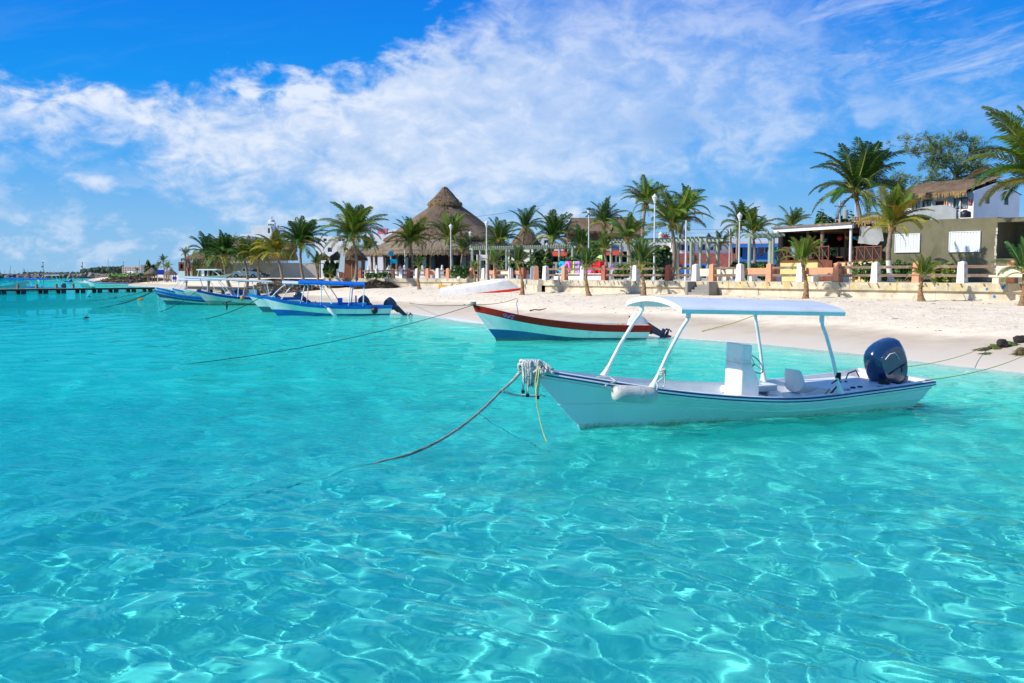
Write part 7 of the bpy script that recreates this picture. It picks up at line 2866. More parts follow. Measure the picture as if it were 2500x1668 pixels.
# ---- blue hoarding among the far umbrellas
z_ = gz(xat(392, 225), 225)
t = thing('blue_sign', 'dark blue rectangular hoarding on posts between the far thatched umbrellas', 'sign', (xat(392, 225), 225, z_), 0)
m = MB(); m.cube(-.8, .8, 0, .08, zat(671, 225) - z_, zat(659, 225) - z_); m.build('board', M_dblue, t)
for s_ in (-.7, .7):
    m = MB(); m.tube([(s_, .1, 0), (s_, .1, zat(659, 225) - z_)], .06, 5); m.build('sign_post', M_pw, t)
z_ = gz(xat(426, 210), 210)
t = thing('blue_sign', 'small blue board hanging under the far thatched umbrella on the right', 'sign', (xat(426, 210), 210, z_), 0)
m = MB(); m.cube(-.45, .45, 0, .08, .9, 1.5); m.build('board', M_dblue, t)
m = MB(); m.cube(-.05, .05, .081, .15, 0, 1.6); m.build('sign_post', M_pw, t)

# ---- far left: flats, breakwater, poles, trees
t, sg, top = building('beige_flats', 'far beige flats with rows of small windows at the end of the bay', 298, 640, 345, 640, 651, 0, base=1.8, wallm=mat('beige_wall', (.52, .42, .34), .9, .08), depth=14,
                      opens=[(299 + 6 * k, 302.5 + 6 * k, 653.5 + 5 * j, 656.5 + 5 * j, 'glass') for k in range(7) for j in range(3)])
building('grey_tower', 'plain grey block right of the far beige flats', 344, 560, 367, 560, 647, 0, base=1.9, wallm=mat('slate_wall', (.24, .24, .27), .9, .08), depth=12, opens=[(350, 353, 652, 656, 'glass'), (357, 360, 652, 656, 'glass')])
building('white_hut', 'tiny white beach hut among the far shrubs', 311, 480, 325, 480, 662, 0, base=1.6, wallm=M_wwall, depth=4, opens=[(316, 320, 664, 668, 'dark')])
rd = random.Random(21)
M_rock = mat('breakwater_rock', (.20, .165, .14), .95, .35, .3, dirt=(.07, .06, .055), dirtamt=.7, dscale=.15)
m = MB()
for k in range(520):
    q = rd.random()
    px = -180 + q * 500
    Y_ = 640 + 80 * rd.random()
    z_ = rd.uniform(-.8, 2.2) * (1 if px < 260 else max(0, 1 - (px - 260) / 90))
    m.ico((xat(px, Y_), Y_, z_), rd.uniform(1.0, 2.3), 0, 1, .35, k, (1.2, 1, .8))
o = m.build('breakwater', M_rock, None)
tag(o, 'long rock breakwater closing the bay on the far left', 'breakwater', kind='stuff')
m = MB()
m.cube(xat(-160, 690), xat(330, 690), 686, 694, 2.0, 3.0)
o = m.build('causeway', mat('causeway_fill', (.34, .29, .24), .95, .2, .1), None)
tag(o, 'pale earth causeway along the top of the far breakwater', kind='structure')
m = MB()
for k in range(900):
    px = rd.choice([rd.uniform(205, 300), rd.uniform(215, 300), rd.uniform(60, 200)])
    if px < 200 and rd.random() < .75:
        continue
    Y_ = rd.uniform(760, 840)
    r_ = rd.uniform(1.2, 2.8) * (1 if px > 205 else .5)
    h_ = rd.uniform(1.5, 4.5 if px > 240 else 3) * (1 if px > 205 else .5)
    m.ico((xat(px, Y_), Y_, 2.2 + h_), r_, 0, 1, .5, k, (1.2, 1, .9))
o = m.build('far_trees', mat('far_dark_foliage', (.035, .06, .035), .95, .4, .2), None)
tag(o, 'far dark line of trees behind the breakwater', 'trees', kind='stuff')
for k, (px, y0, Y_) in enumerate(((26, 648, 420), (57, 655, 520), (60.5, 656, 540), (106, 640, 300), (202, 641, 330), (265, 630, 520), (302.5, 640, 420), (341, 634, 420))):
    z_ = 1.0
    zt2 = zat(y0, Y_)
    zb = zat(671, Y_)
    t = thing('utility_pole', ('faint mast at the far left edge', 'left of two faint masts over the blue canopy', 'right of two faint masts over the blue canopy', 'thick dark pole with lamp rising behind the left boats', 'dark pole standing in the water off the sand spit',
                             'tall faint mast above the far trees', 'dark pole before the far beige flats', 'thin mast right of the far beige flats')[k], 'pole', (xat(px, Y_), Y_, min(zb, 0) - .5), 0, 'poles and masts across the bay')
    m = MB(); m.tube([(0, 0, 0), (0, 0, zt2 - min(zb, 0) + .5)], .00024 * Y_ * (1.1 if k in (3, 4) else .6), 6); m.build('shaft', M_dkmetal, t)
    if k in (3, 4, 6):
        m = MB(); m.box(0, 0, zt2 - min(zb, 0) + .4, .0012 * Y_, .2, .25); m.box(-.2, 0, zt2 - min(zb, 0) - .9, .5, .3, .4); m.build('fixture', M_dkmetal, t)
m = MB()
for k in range(24):
    px = -20 + k * 11 + rd.uniform(-3, 3)
    Y_ = 684
    m.tube([(xat(px, Y_), Y_, 2.8), (xat(px, Y_), Y_, 4.8 + rd.uniform(0, 1.2))], .09, 4)
o = m.build('causeway_posts', M_dkmetal, None)
tag(o, 'row of thin posts along the far causeway', 'posts', kind='stuff')

# ---- pier on the left
M_deckw = mat('bleached_pier_board', (.40, .36, .31), .9, .25, 2)
M_pile = mat('dark_pier_pile', (.05, .05, .045), .9, .3, 3)
a = Vector((xat(-70, 127, .5), 127.0)); c = Vector((xat(379, 149, .5), 149.0))
sg = Seg(a, c)
zd = .62
t = thing('pier', 'long low timber pier on square piles running out on the left', 'pier', (a.x, a.y, 0), sg.rz)
pl = MB()
pl.cube(-.35, .35, 0, 1.9, 0, .06)
me_ = MB(); me_.cube(-.15, .15, 0, 1.9, 0, .06); me_ = me_.mesh('plank', M_deckw)
n = int(sg.L / .34)
for k in range(min(n, 290)):
    o = put('plank', me_, t, ((k + .5) * sg.L / min(n, 290), 0, zd + .002 * (k % 3)))
    o.scale = (sg.L / min(n, 290) / .33, 1, 1)
for yy in (.1, 1.6):
    m = MB(); m.cube(0, sg.L, yy, yy + .16, zd - .22, zd - .005); m.build('beam', M_pile, t)
for px in (12, 60, 114, 158, 205, 246, 286, 329, 369):
    x_ = sg.u(px, .5)
    for yy in (.05, 1.5):
        m = MB(); m.box(x_, yy + .2, -.55, .52, .35, 2.0 + .3); m.build('pile', M_pile, t)
for px in (61, 107, 155, 196):
    x_ = sg.u(px, .7)
    m = MB(); m.box(x_, 1.75, zd + .28, .26, .26, .75); m.build('mooring_post', M_timber, t)
x_ = sg.u(225)
m = MB(); m.box(x_, 0.3, zd + .16, .9, .3, .08); m.box(x_, -.05, zd - .3, .06, .06, .9); m.box(x_ + .3, -.05, zd - .3, .06, .06, .9); m.build('ladder', M_black, t)
# short dock behind the boat cluster
a = Vector((xat(456, 112, 1), 112.0)); c = Vector((xat(604, 100, 1), 100.0))
sg = Seg(a, c)
t = thing('short_dock', 'short dark timber dock behind the cluster, ending in a sloping brace on the sand', 'dock', (a.x, a.y, 0), sg.rz)
zd = 1.20
n = 34
me2 = MB(); me2.cube(-.5 * sg.L / n + .01, .5 * sg.L / n - .01, 0, 1.6, 0, .06); me2 = me2.mesh('plank', M_rail)
for k in range(n):
    put('plank', me2, t, ((k + .5) * sg.L / n, 0, zd))
m = MB(); m.cube(0, sg.L, .05, .2, zd - .24, zd - .005); m.build('beam', M_pile, t)
for k in range(5):
    m = MB(); m.box(sg.L * (k + .9) / 5, .3, .2, .3, .3, 1.5); m.build('pile', M_pile, t)
m = MB(); m.tube([(sg.L - .2, 0.2, zd - .05), (sg.L + 1.7, -.2, .35)], .1, 5); m.build('brace', M_pile, t)
m = MB(); m.tube([(sg.L - .4, 0.2, zd - .15), (sg.L + .3, 0, .3)], .1, 5); m.build('brace', M_pile, t)

# ================================================================== shrubs, trees
M_hedge = mat('hedge_leaf', (.05, .135, .016), .35, .35, 3, trans=.2)
M_hedge_l = mat('hedge_leaf_light', (.12, .25, .025), .35, .3, 3, trans=.25)
M_core = mat('dark_foliage_core', (.02, .028, .010), .9, .3)
M_grape = mat('sea_grape_leaf', (.035, .085, .020), .35, .35, 2, trans=.2)
M_grape_l = mat('sea_grape_leaf_light', (.17, .23, .04), .35, .3, 2, trans=.25)
M_needle = mat('casuarina_needles', (.07, .13, .02), .6, .35, 1, trans=.2)
M_needle_l = mat('casuarina_needles_light', (.17, .22, .035), .6, .3, 1, trans=.2)


def leaves(name, parent, mats, boxes, n, size, seed=1, up=.3, long=1.0, core=True):
    """boxes: list of (cx,cy,cz,rx,ry,rz); leaf faces spread through the outer part of each ellipsoid"""
    rd = random.Random(seed)
    b = MB()
    wts = [x[3] * x[4] + x[3] * x[5] for x in boxes]
    for k in range(n):
        c = rd.choices(boxes, wts)[0]
        while True:
            v = Vector((rd.uniform(-1, 1), rd.uniform(-1, 1), rd.uniform(-1, 1)))
            if .2 < v.length <= 1:
                break
        r = v.length
        v = v / r * (r ** .45) * rd.uniform(.82, 1.08)
        p = Vector((c[0] + v.x * c[3], c[1] + v.y * c[4], c[2] + v.z * c[5]))
        nrm = (v + Vector((rd.uniform(-.8, .8), rd.uniform(-.8, .8), rd.uniform(-.5, .9) + up))).normalized()
        a = nrm.cross(Vector((rd.uniform(-1, 1), rd.uniform(-1, 1), rd.uniform(-1, 1)))).normalized()
        d = nrm.cross(a)
        s = size * rd.uniform(.6, 1.25)
        b.add([p - a * s * .5, p + d * s * .5 * long, p + a * s * .5, p - d * s * .5 * long], [(0, 1, 2, 3)], 0 if rd.random() < .62 else 1)
    o = b.build(name, mats, parent, fix=False)
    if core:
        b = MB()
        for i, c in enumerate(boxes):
            b.ico((c[0], c[1], c[2]), 1, 0, 2, .08, i + seed, (c[3] * .80, c[4] * .80, c[5] * .80))  # solid dark core filling each clump behind its leaves
        b.build('foliage_core', M_core, parent, smooth=60)['kind'] = 'stuff'
    return o


def shrub(lb, px0, px1, y0, y1, Y_, n=900, size=.18, mats=None, base=WALL_Z, cat='shrub', nm='shrub', blobs=4, seed=1, dp=None, dy=0.0):
    x0, x1 = xat(px0, Y_), xat(px1, Y_)
    z0, z1 = max(base, zat(y1, Y_)), zat(y0, Y_)
    t = thing(nm, lb, cat, ((x0 + x1) / 2, Y_ + dy, base), 0)
    W_ = x1 - x0
    rd = random.Random(seed)
    bx = []
    hz = (z1 - base)
    for k in range(blobs):
        q = (k + .5) / blobs
        bx.append((-W_ / 2 + W_ * q, rd.uniform(-.3, .3), hz * .52 * rd.uniform(.85, 1.0), W_ / blobs * .75, (dp or max(.5, W_ * .22)), hz * .5 * rd.uniform(.85, 1.05)))
    leaves('foliage', t, mats or [M_hedge, M_hedge_l], bx, n, size, seed)
    return t


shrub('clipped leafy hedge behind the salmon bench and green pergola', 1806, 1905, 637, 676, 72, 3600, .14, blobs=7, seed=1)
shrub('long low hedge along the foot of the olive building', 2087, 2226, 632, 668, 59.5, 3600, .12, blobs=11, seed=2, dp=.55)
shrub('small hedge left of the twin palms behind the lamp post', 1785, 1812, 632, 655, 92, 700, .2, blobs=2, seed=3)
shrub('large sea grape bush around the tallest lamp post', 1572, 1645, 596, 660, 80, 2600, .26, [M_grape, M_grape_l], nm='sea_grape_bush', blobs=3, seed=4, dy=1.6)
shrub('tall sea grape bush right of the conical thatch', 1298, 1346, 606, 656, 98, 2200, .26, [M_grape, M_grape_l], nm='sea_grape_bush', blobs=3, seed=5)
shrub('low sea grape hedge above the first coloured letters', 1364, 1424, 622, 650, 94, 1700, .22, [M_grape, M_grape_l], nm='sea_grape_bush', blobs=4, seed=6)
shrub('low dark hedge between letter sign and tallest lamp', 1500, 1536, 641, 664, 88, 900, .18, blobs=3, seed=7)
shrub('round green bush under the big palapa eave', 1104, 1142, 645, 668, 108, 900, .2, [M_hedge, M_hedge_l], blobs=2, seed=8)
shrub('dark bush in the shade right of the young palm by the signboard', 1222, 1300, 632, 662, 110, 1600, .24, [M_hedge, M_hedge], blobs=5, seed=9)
shrub('green bush between the parasols and plank kiosk', 792, 832, 634, 668, 121, 1200, .28, [M_hedge, M_grape_l], blobs=3, seed=10, base=2.08)
shrub('strip of low planting in front of the palapa terrace', 893, 955, 664, 674, 112, 900, .16, blobs=8, seed=11, dp=.5)
shrub('bright strappy plant between white post and olive wall', 2278, 2322, 640, 672, 55.5, 500, .34, [M_leaf_l, M_leaf_y], blobs=3, seed=12)
shrub('green coastal shrubs beyond the sand spit', 282, 350, 667, 678, 330, 1500, .8, [M_hedge_l, M_grape_l], base=1.2, blobs=9, seed=13, dp=8, cat='shrubs')
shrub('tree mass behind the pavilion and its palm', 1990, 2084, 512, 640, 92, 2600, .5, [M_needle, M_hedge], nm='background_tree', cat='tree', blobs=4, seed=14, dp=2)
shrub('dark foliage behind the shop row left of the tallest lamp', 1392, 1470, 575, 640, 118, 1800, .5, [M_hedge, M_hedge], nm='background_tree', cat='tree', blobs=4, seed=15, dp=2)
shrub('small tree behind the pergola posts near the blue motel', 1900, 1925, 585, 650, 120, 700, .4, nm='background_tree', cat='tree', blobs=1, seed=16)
for k, (px, y0, y1, w) in enumerate(((357, 643, 672, 5), (363, 634, 672, 8), (374, 642, 672, 9))):
    shrub(('narrow dark cypress at the far left of the thatched umbrellas', 'taller pointed dark tree beside the narrow cypress', 'brown bushy tree behind the far thatched umbrella')[k], px - w / 2, px + w / 2, y0, y1, 260, 350, .6,
          [M_hedge, mat('brown_leaf', (.10, .075, .02), .6, .3)], base=1.9, nm='dark_tree', cat='tree', blobs=1, seed=20 + k, dp=.8)


def casuarina(lb, trunk, branches, Y_, seed=1, n=26, sz=.55):
    """trunk/branches as pixel polylines at distance Y_"""
    p0 = at(*trunk[0], Y_)
    base = Vector((p0.x, Y_, WALL_Z))
    t = thing('casuarina_tree', lb, 'tree', base, 0)
    b = MB()
    tp = [Vector((0, 0, 0))] + [at(px, py, Y_) - base for px, py in trunk]
    b.tube(tp, [.28] + [.22 - .10 * i / len(trunk) for i in range(len(trunk))], 8)
    b.build('trunk', mat('grey_brown_bark', (.17, .125, .10), .9, .2, 5, bump=.5), t, smooth=60)
    rd = random.Random(seed)
    lm = MB()
    for br in branches:
        pts = []
        for i, (px, py) in enumerate(br):
            p = at(px, py, Y_) - base
            p.y += (i * .6) * (1 if rd.random() < .5 else -1)
            pts.append(p)
        b = MB()
        b.tube(pts, [max(.02, .11 - .09 * i / (len(pts) - 1)) for i in range(len(pts))], 6)
        b.build('branch', MATS['grey_brown_bark'], t, smooth=60)
        # twigs and needle tufts along the branch
        for i in range(len(pts) - 1):
            for k in range(n):
                q = rd.random()
                p = pts[i].lerp(pts[i + 1], q)
                if i == 0 and q < .35:
                    continue
                off = Vector((rd.gauss(0, 1), rd.gauss(0, 1), rd.gauss(.1, .8))) * sz * .55
                c = p + off
                for j in range(16):
                    d = (off.normalized() * .8 + Vector((rd.gauss(.2, .5), rd.gauss(0, .5), rd.gauss(.25, .5)))).normalized()
                    s = d.cross(Vector((rd.uniform(-1, 1), rd.uniform(-1, 1), .3))).normalized() * .022
                    l = rd.uniform(.22, .5)
                    a = c + Vector((rd.gauss(0, .10), rd.gauss(0, .10), rd.gauss(0, .10)))
                    lm.add([a - s, a + s, a + d * l + Vector((0, 0, -.04))], [(0, 1, 2)], 0 if rd.random() < .6 else 1)
    o = lm.build('foliage', [M_needle, M_needle_l], t, fix=False)
    return t


casuarina('windswept casuarina tree leaning left above the thatched white house', [(2338, 470), (2336, 440), (2334, 427)],
          [[(2334, 430), (2310, 410), (2290, 395), (2262, 370), (2240, 348), (2226, 332)], [(2310, 410), (2280, 412), (2268, 410)], [(2290, 395), (2300, 370), (2312, 352), (2318, 345)],
           [(2334, 428), (2322, 395), (2330, 365), (2338, 342)], [(2334, 428), (2350, 395), (2352, 365), (2350, 345)], [(2336, 430), (2362, 405), (2375, 380), (2384, 368)], [(2338, 435), (2378, 425), (2400, 405), (2412, 392)],
           [(2338, 445), (2360, 440), (2395, 440), (2420, 425)], [(2336, 445), (2310, 440), (2285, 437), (2268, 440)], [(2338, 450), (2390, 455), (2425, 450)], [(2262, 370), (2248, 372), (2232, 365)]], 84, 3)
casuarina('small casuarina behind the largest palm, left of the thatched house', [(2195, 470), (2194, 455)],
          [[(2194, 458), (2190, 440), (2186, 432)], [(2194, 458), (2202, 446), (2208, 440)], [(2194, 460), (2178, 450), (2168, 446)], [(2194, 462), (2185, 475), (2175, 480)]], 90, 5, n=16)

# utility pole with wires
t = thing('utility_pole', 'white concrete utility pole with transformer behind the pavilion roof', 'pole', (xat(2047, 84), 84, WALL_Z), 0)
zt_ = zat(490, 84) - WALL_Z
m = MB(); m.tube([(0, 0, 0), (0, 0, zt_)], [.12, .08], 8); m.build('pole', M_greywall, t, smooth=60)
m = MB(); m.cube(-.5, .5, -.05, .05, zt_ - .5, zt_ - .42); m.build('cross_arm', M_rail, t)
m = MB(); m.lathe([(.2, zt_ - 1.5), (.22, zt_ - 1.4), (.22, zt_ - .8), (.1, zt_ - .7)], 10, cx=.45); m.build('transformer', M_greywall, t, smooth=40)
wl = [((2047, 440, 84), (2420, 432, 84)), ((2047, 444, 84), (2420, 436, 84)), ((2047, 448, 84), (2420, 440, 84)), ((1500, 552, 160), (1800, 560, 160)), ((1500, 562, 160), (1800, 568, 160)), ((900, 576, 170), (1040, 545, 170)), ((1150, 530, 170), (1330, 500, 170))]
for k, (a_, c_) in enumerate(wl):
    lb = ('top', 'middle', 'lowest')[k] + ' of the three wires above the thatched white house' if k < 3 else ('upper wire over the motel roof', 'lower wire over the motel roof', 'wire rising from the pink-topped house', 'wire crossing the sky right of the palapa')[k - 3]
    rope('power_line', lb, catenary(at(*a_), at(*c_), .25, 10), .010 * a_[2] / 84, M_black, cat='wire', group='overhead wires', n=4)
t = thing('radio_mast', 'thin white mast rising behind the crown of the largest palm', 'mast', (xat(2084, 90), 90, WALL_Z), 0)
m = MB(); m.tube([(0, 0, 0), (0, 0, zat(345, 90) - WALL_Z)], [.05, .02], 5); m.build('shaft', M_pole, t)
t = thing('radio_mast', 'thin mast behind the lamp at the left slope of the palapa', 'mast', (xat(988, 140), 140, WALL_Z), 0)
m = MB(); m.tube([(0, 0, 0), (0, 0, zat(538, 140) - WALL_Z)], [.06, .03], 5); m.build('shaft', M_pole, t)

# ================================================================== cars
M_tyre = mat('tyre_rubber', (.02, .02, .02), .8, .1)
M_rim = mat('wheel_rim', (.35, .36, .37), .35, .1, metal=.7)
M_cglass = mat('car_glass', (.015, .02, .025), .06, .05, coat=.5)
M_tail = mat('red_tail_lamp', (.35, .01, .01), .25, .05)


def car(nm, lb, px, Y_, paint, kind, L_=3.9, rz=0.0, H_=1.42, W_=1.65, z0=WALL_Z):
    t = thing(nm, lb, 'car' if kind not in ('van', 'pickup') else kind, (xat(px, Y_), Y_, z0), rz)
    prof = {
        'hatch': ([(-.5, .32), (-.5, .62), (-.47, .70), (-.24, .78), (-.10, 1.0), (.0, 1.34), (.12, 1.42), (.38, 1.40), (.47, .98), (.5, .62), (.5, .32)], [(-.22, .80), (-.085, 1.33), (.40, 1.34), (.465, .90)]),
        'suv': ([(-.5, .36), (-.5, .78), (-.46, .90), (-.26, .98), (-.14, 1.5), (.0, 1.62), (.36, 1.60), (.47, 1.1), (.5, .8), (.5, .36)], [(-.25, .98), (-.13, 1.52), (.37, 1.52), (.46, 1.05)]),
        'van': ([(-.5, .36), (-.5, .80), (-.40, .98), (-.30, 1.70), (-.24, 1.80), (.47, 1.82), (.5, 1.2), (.5, .36)], [(-.385, 1.02), (-.285, 1.66), (.46, 1.68), (.485, 1.1)]),
        'pickup': ([(-.5, .40), (-.5, .88), (-.46, .98), (-.26, 1.06), (-.16, 1.60), (-.08, 1.66), (.08, 1.64), (.13, 1.12), (.49, 1.10), (.5, .40)], [(-.25, 1.07), (-.155, 1.57), (.085, 1.57), (.12, 1.12)]),
    }[kind]
    k = H_ / max(z for x, z in prof[0])
    ls = [(-1, .80, .86), (-.93, 1, 1), (.93, 1, 1), (1, .80, .86)]
    b = MB()
    pr = [(x * L_, z * k) for x, z in prof[0]]
    n = len(pr)
    zb = min(z for x, z in pr)
    shoulder = .62 * k * (1.2 if kind != 'hatch' else 1.1)
    vs = []
    for s_ in (-1, 1):
        for x, z in pr:
            tum = 1 - .16 * max(0, (z - shoulder) / (H_ - shoulder))
            vs.append((x, s_ * W_ / 2 * tum, z))
    fs = [tuple(range(n - 1, -1, -1)), tuple(range(n, 2 * n))] + [(i, (i + 1) % n, n + (i + 1) % n, n + i) for i in range(n)]
    b.add(vs, fs)
    body = b.build('body', paint, t, smooth=35)
    bv = body.modifiers.new('bevel', 'BEVEL'); bv.width = .05; bv.segments = 2; bv.limit_method = 'ANGLE'
    g_ = [(x * L_, z * k) for x, z in prof[1]]
    for s_ in (-1, 1):
        (xa, za), (xb, zb_), (xc, zc), (xd, zd_) = g_
        nwin = 2 if kind != 'pickup' else 1
        for w in range(nwin + (1 if kind in ('van', 'suv') else 0)):
            nw = nwin + (1 if kind in ('van', 'suv') else 0)
            def edge(q, top):
                if top:
                    return (xb + .10 + (xc - xb - .2) * q, zb_ - .06)
                return (xa + .14 + (xd - xa - .26) * q, max(za, zd_) + .02)
            q0, q1 = w / nw + .02, (w + 1) / nw - .02
            pts = [edge(q0, 0), edge(q1, 0), edge(q1, 1), edge(q0, 1)]
            vv = []
            for (x, z) in pts:
                tum = 1 - .16 * max(0, (z - shoulder) / (H_ - shoulder))
                vv.append((x, s_ * (W_ / 2 * tum + .012), z))
            m = MB(); m.add(vv, [(0, 1, 2, 3)]); m.build('side_window', M_cglass, t)
    for (pa, pb, nm2, sx) in ((g_[0], g_[1], 'windscreen', -1), (g_[3], g_[2], 'rear_window', 1)):
        w0, w1 = W_ * .42, W_ * .37
        m = MB(); m.add([(pa[0] + sx * .012, -w0, pa[1] + .05), (pa[0] + sx * .012, w0, pa[1] + .05), (pb[0] + sx * .04, w1, pb[1] - .04), (pb[0] + sx * .04, -w1, pb[1] - .04)], [(0, 1, 2, 3)]); m.build(nm2, M_cglass, t)
    r_ = .30 * k * (1.1 if kind != 'hatch' else 1)
    for sx in (-.33, .32):
        for s_ in (-1, 1):
            Mw = Matrix.Translation((sx * L_, s_ * (W_ / 2 - .07), r_)) @ Matrix.Rotation(math.pi / 2, 4, 'X')
            m = MB(); m.lathe([(r_ * .6, -.11), (r_, -.10), (r_, .10), (r_ * .6, .11)], 18, M=Mw); w_ = m.build('wheel', M_tyre, t, smooth=40)
            m = MB(); m.lathe([(r_ * .58, -.115), (r_ * .58, .115)], 14, M=Mw); m.build('rim', M_rim, w_, smooth=40)
    for s_ in (-1, 1):
        m = MB(); m.box(.5 * L_ - .02, s_ * W_ * .40, .72 * k, .08, .16, .26); m.build('tail_light', M_tail, t)
        m = MB(); m.box(-.5 * L_ + .03, s_ * W_ * .36, .62 * k, .08, .26, .14); m.build('headlight', M_lampglass, t)
    m = MB(); m.box(.5 * L_, 0, .42 * k, .12, W_ * .95, .2); m.box(-.5 * L_, 0, .42 * k, .12, W_ * .95, .2); m.build('bumper', M_black if kind != 'pickup' else M_rim, t)['kind'] = 'stuff'
    return t


def paint(nm, c):
    return mat(nm, c, .3, .02, coat=1.0)


car('white_hatchback', 'white hatchback parked before the red lower wall of the motel', 1748, 128, paint('white_car_paint', (.75, .75, .74)), 'hatch', 3.7, R(-4), 1.42)
car('blue_van', 'bright blue van parked just left of the white hatchback', 1694, 122, paint('blue_car_paint', (.01, .12, .40)), 'van', 3.6, R(-25), 1.75)
car('silver_suv', 'silver and dark estate car behind the hedge and twin palms', 1842, 118, paint('silver_car_paint', (.30, .32, .33)), 'suv', 3.6, R(8), 1.55, z0=WALL_Z + .55)
car('white_car', 'pale car half hidden behind the green pergola posts', 1900, 112, paint('white_car_paint', (.75, .75, .74)), 'hatch', 3.6, R(0), 1.4, z0=WALL_Z + .2)
car('navy_car', 'dark navy car parked behind the pergola posts right of the letter sign', 1506, 120, paint('navy_car_paint', (.008, .015, .06)), 'suv', 3.9, R(0), 1.45)
car('white_pickup', 'white pickup truck parked by the grey yard wall behind the palms', 602, 131, paint('white_car_paint', (.75, .75, .74)), 'pickup', 3.4, R(176), 1.35, z0=2.12)
car('black_car', 'black car nose just showing beyond the white pickup', 626, 135, paint('black_car_paint', (.01, .01, .012)), 'hatch', 3.2, R(178), 1.25, z0=2.12)

# ================================================================== people
M_skin = mat('tanned_skin', (.30, .15, .09), .6, .06)
M_hair = mat('dark_hair', (.01, .008, .006), .7, .2)


def person(lb, loc, rz, top, bottom, h=1.66, sit=False, hat=None, arms='down'):
    t = thing('person', lb, 'person', loc, rz)
    s = h / 1.7
    if sit:
        J = {'pel': (0, 0, .52), 'ch': (0, .06, .95), 'nk': (0, .06, 1.14), 'hd': (0, .03, 1.33)}
        legs = [((sx * .10, 0, .50), (sx * .12, -.42, .52), (sx * .12, -.45, .10), (sx * .12, -.58, .05)) for sx in (-1, 1)]
        armp = [((sx * .19, .05, 1.06), (sx * .24, -.08, .82), (sx * .16, -.28, .66)) for sx in (-1, 1)]
    else:
        J = {'pel': (0, 0, .92), 'ch': (0, 0, 1.28), 'nk': (0, 0, 1.46), 'hd': (0, -.01, 1.62)}
        legs = [((sx * .09, 0, .88), (sx * .11, -.02 + sx * .06, .48), (sx * .11, .02 + sx * .10, .08), (sx * .12, -.12 + sx * .10, .04)) for sx in (-1, 1)]
        armp = [((sx * .19, 0, 1.38), (sx * .26, .03, 1.10), (sx * .25, -.08, .86)) for sx in (-1, 1)]
    verts = [J['pel'], J['ch'], J['nk'], J['hd']]
    rr_ = [.145, .155, .06, .10]
    edges = [(0, 1), (1, 2), (2, 3)]
    for lg, rads in [(l, (.085, .06, .045, .035)) for l in legs]:
        prev = 0
        for p, r_ in zip(lg, rads):
            verts.append(p); rr_.append(r_)
            edges.append((prev, len(verts) - 1)); prev = len(verts) - 1
    for lg, rads in [(l, (.055, .042, .034)) for l in armp]:
        prev = 1
        for p, r_ in zip(lg, rads):
            verts.append(p); rr_.append(r_)
            edges.append((prev, len(verts) - 1)); prev = len(verts) - 1
    me = bpy.data.meshes.new('body')
    me.from_pydata([tuple(c * s for c in v) for v in verts], edges, [])
    o = bpy.data.objects.new('body', me)
    COL.objects.link(o)
    md = o.modifiers.new('skin', 'SKIN')
    for i, sv in enumerate(me.skin_vertices[0].data):
        sv.radius = (rr_[i] * s, rr_[i] * s * (.75 if i < 2 else 1))
        sv.use_root = (i == 0)
    ss = o.modifiers.new('s', 'SUBSURF'); ss.levels = 1; ss.render_levels = 1
    bpy.context.view_layer.update()
    ev = bpy.data.meshes.new_from_object(o.evaluated_get(bpy.context.evaluated_depsgraph_get()))
    bpy.data.objects.remove(o)
    for m_ in (M_skin, top, bottom):
        ev.materials.append(m_)
    zp, zn = J['pel'][2] * s, J['nk'][2] * s
    for p in ev.polygons:
        c = p.center
        p.use_smooth = True
        lim = .30 * s
        if zp + .02 < c.z < zn - .03 and abs(c.x) < lim:
            p.material_index = 1
        elif (sit and c.z < zp + .14 * s and c.z > .3 * s) or (not sit and .5 * s < c.z <= zp + .02):
            p.material_index = 2 if abs(c.x) < .22 * s else 0
    put('body', ev, t)
    hx, hy, hz = (c * s for c in J['hd'])
    b = MB(); b.ico((hx, hy + .015, hz + .045 * s), .108 * s, 0, 2, .04, 3, (1, 1.05, .9)); b.build('hair', M_hair, t, smooth=60)
    if hat:
        b = MB(); b.lathe([(.19 * s, hz + .07 * s), (.11 * s, hz + .09 * s), (.10 * s, hz + .18 * s)], 14, cx=hx, cy=hy); b.build('hat', hat, t, smooth=40)
    return t


M_pink = mat('pink_cloth', (.55, .25, .24), .9, .08)
M_navyc = mat('navy_cloth', (.03, .03, .10), .9, .1)
M_whitec = mat('white_cloth', (.72, .71, .68), .9, .05)
M_purp = mat('purple_cloth', (.26, .10, .42), .9, .08)
wp = wall_at(978)
person('person with dark hair in a pinkish top standing behind the fence by the left steps', (xat(978, 122), 122, WALL_Z), R(20), M_pink, M_navyc)
person('person in dark and white clothes sitting low behind the rail left of the letter sign', (xat(1353, 80.5), 80.5, WALL_Z - .12), R(60), M_navyc, M_whitec, sit=True)
person('person in a purple top standing between the pergola posts right of the letter sign', (xat(1497, 92), 92, WALL_Z), R(160), M_purp, M_whitec)
person('person in white seated at a terrace table under the palapa eave', (xat(946, 121), 121, WALL_Z + .2), R(-70), M_whitec, M_navyc, sit=True)

# ================================================================== beach furniture and litter
M_bluec = mat('blue_cushion', (.02, .14, .50), .8, .08)
M_brownw = mat('brown_lounger_wood', (.14, .06, .035), .7, .2)


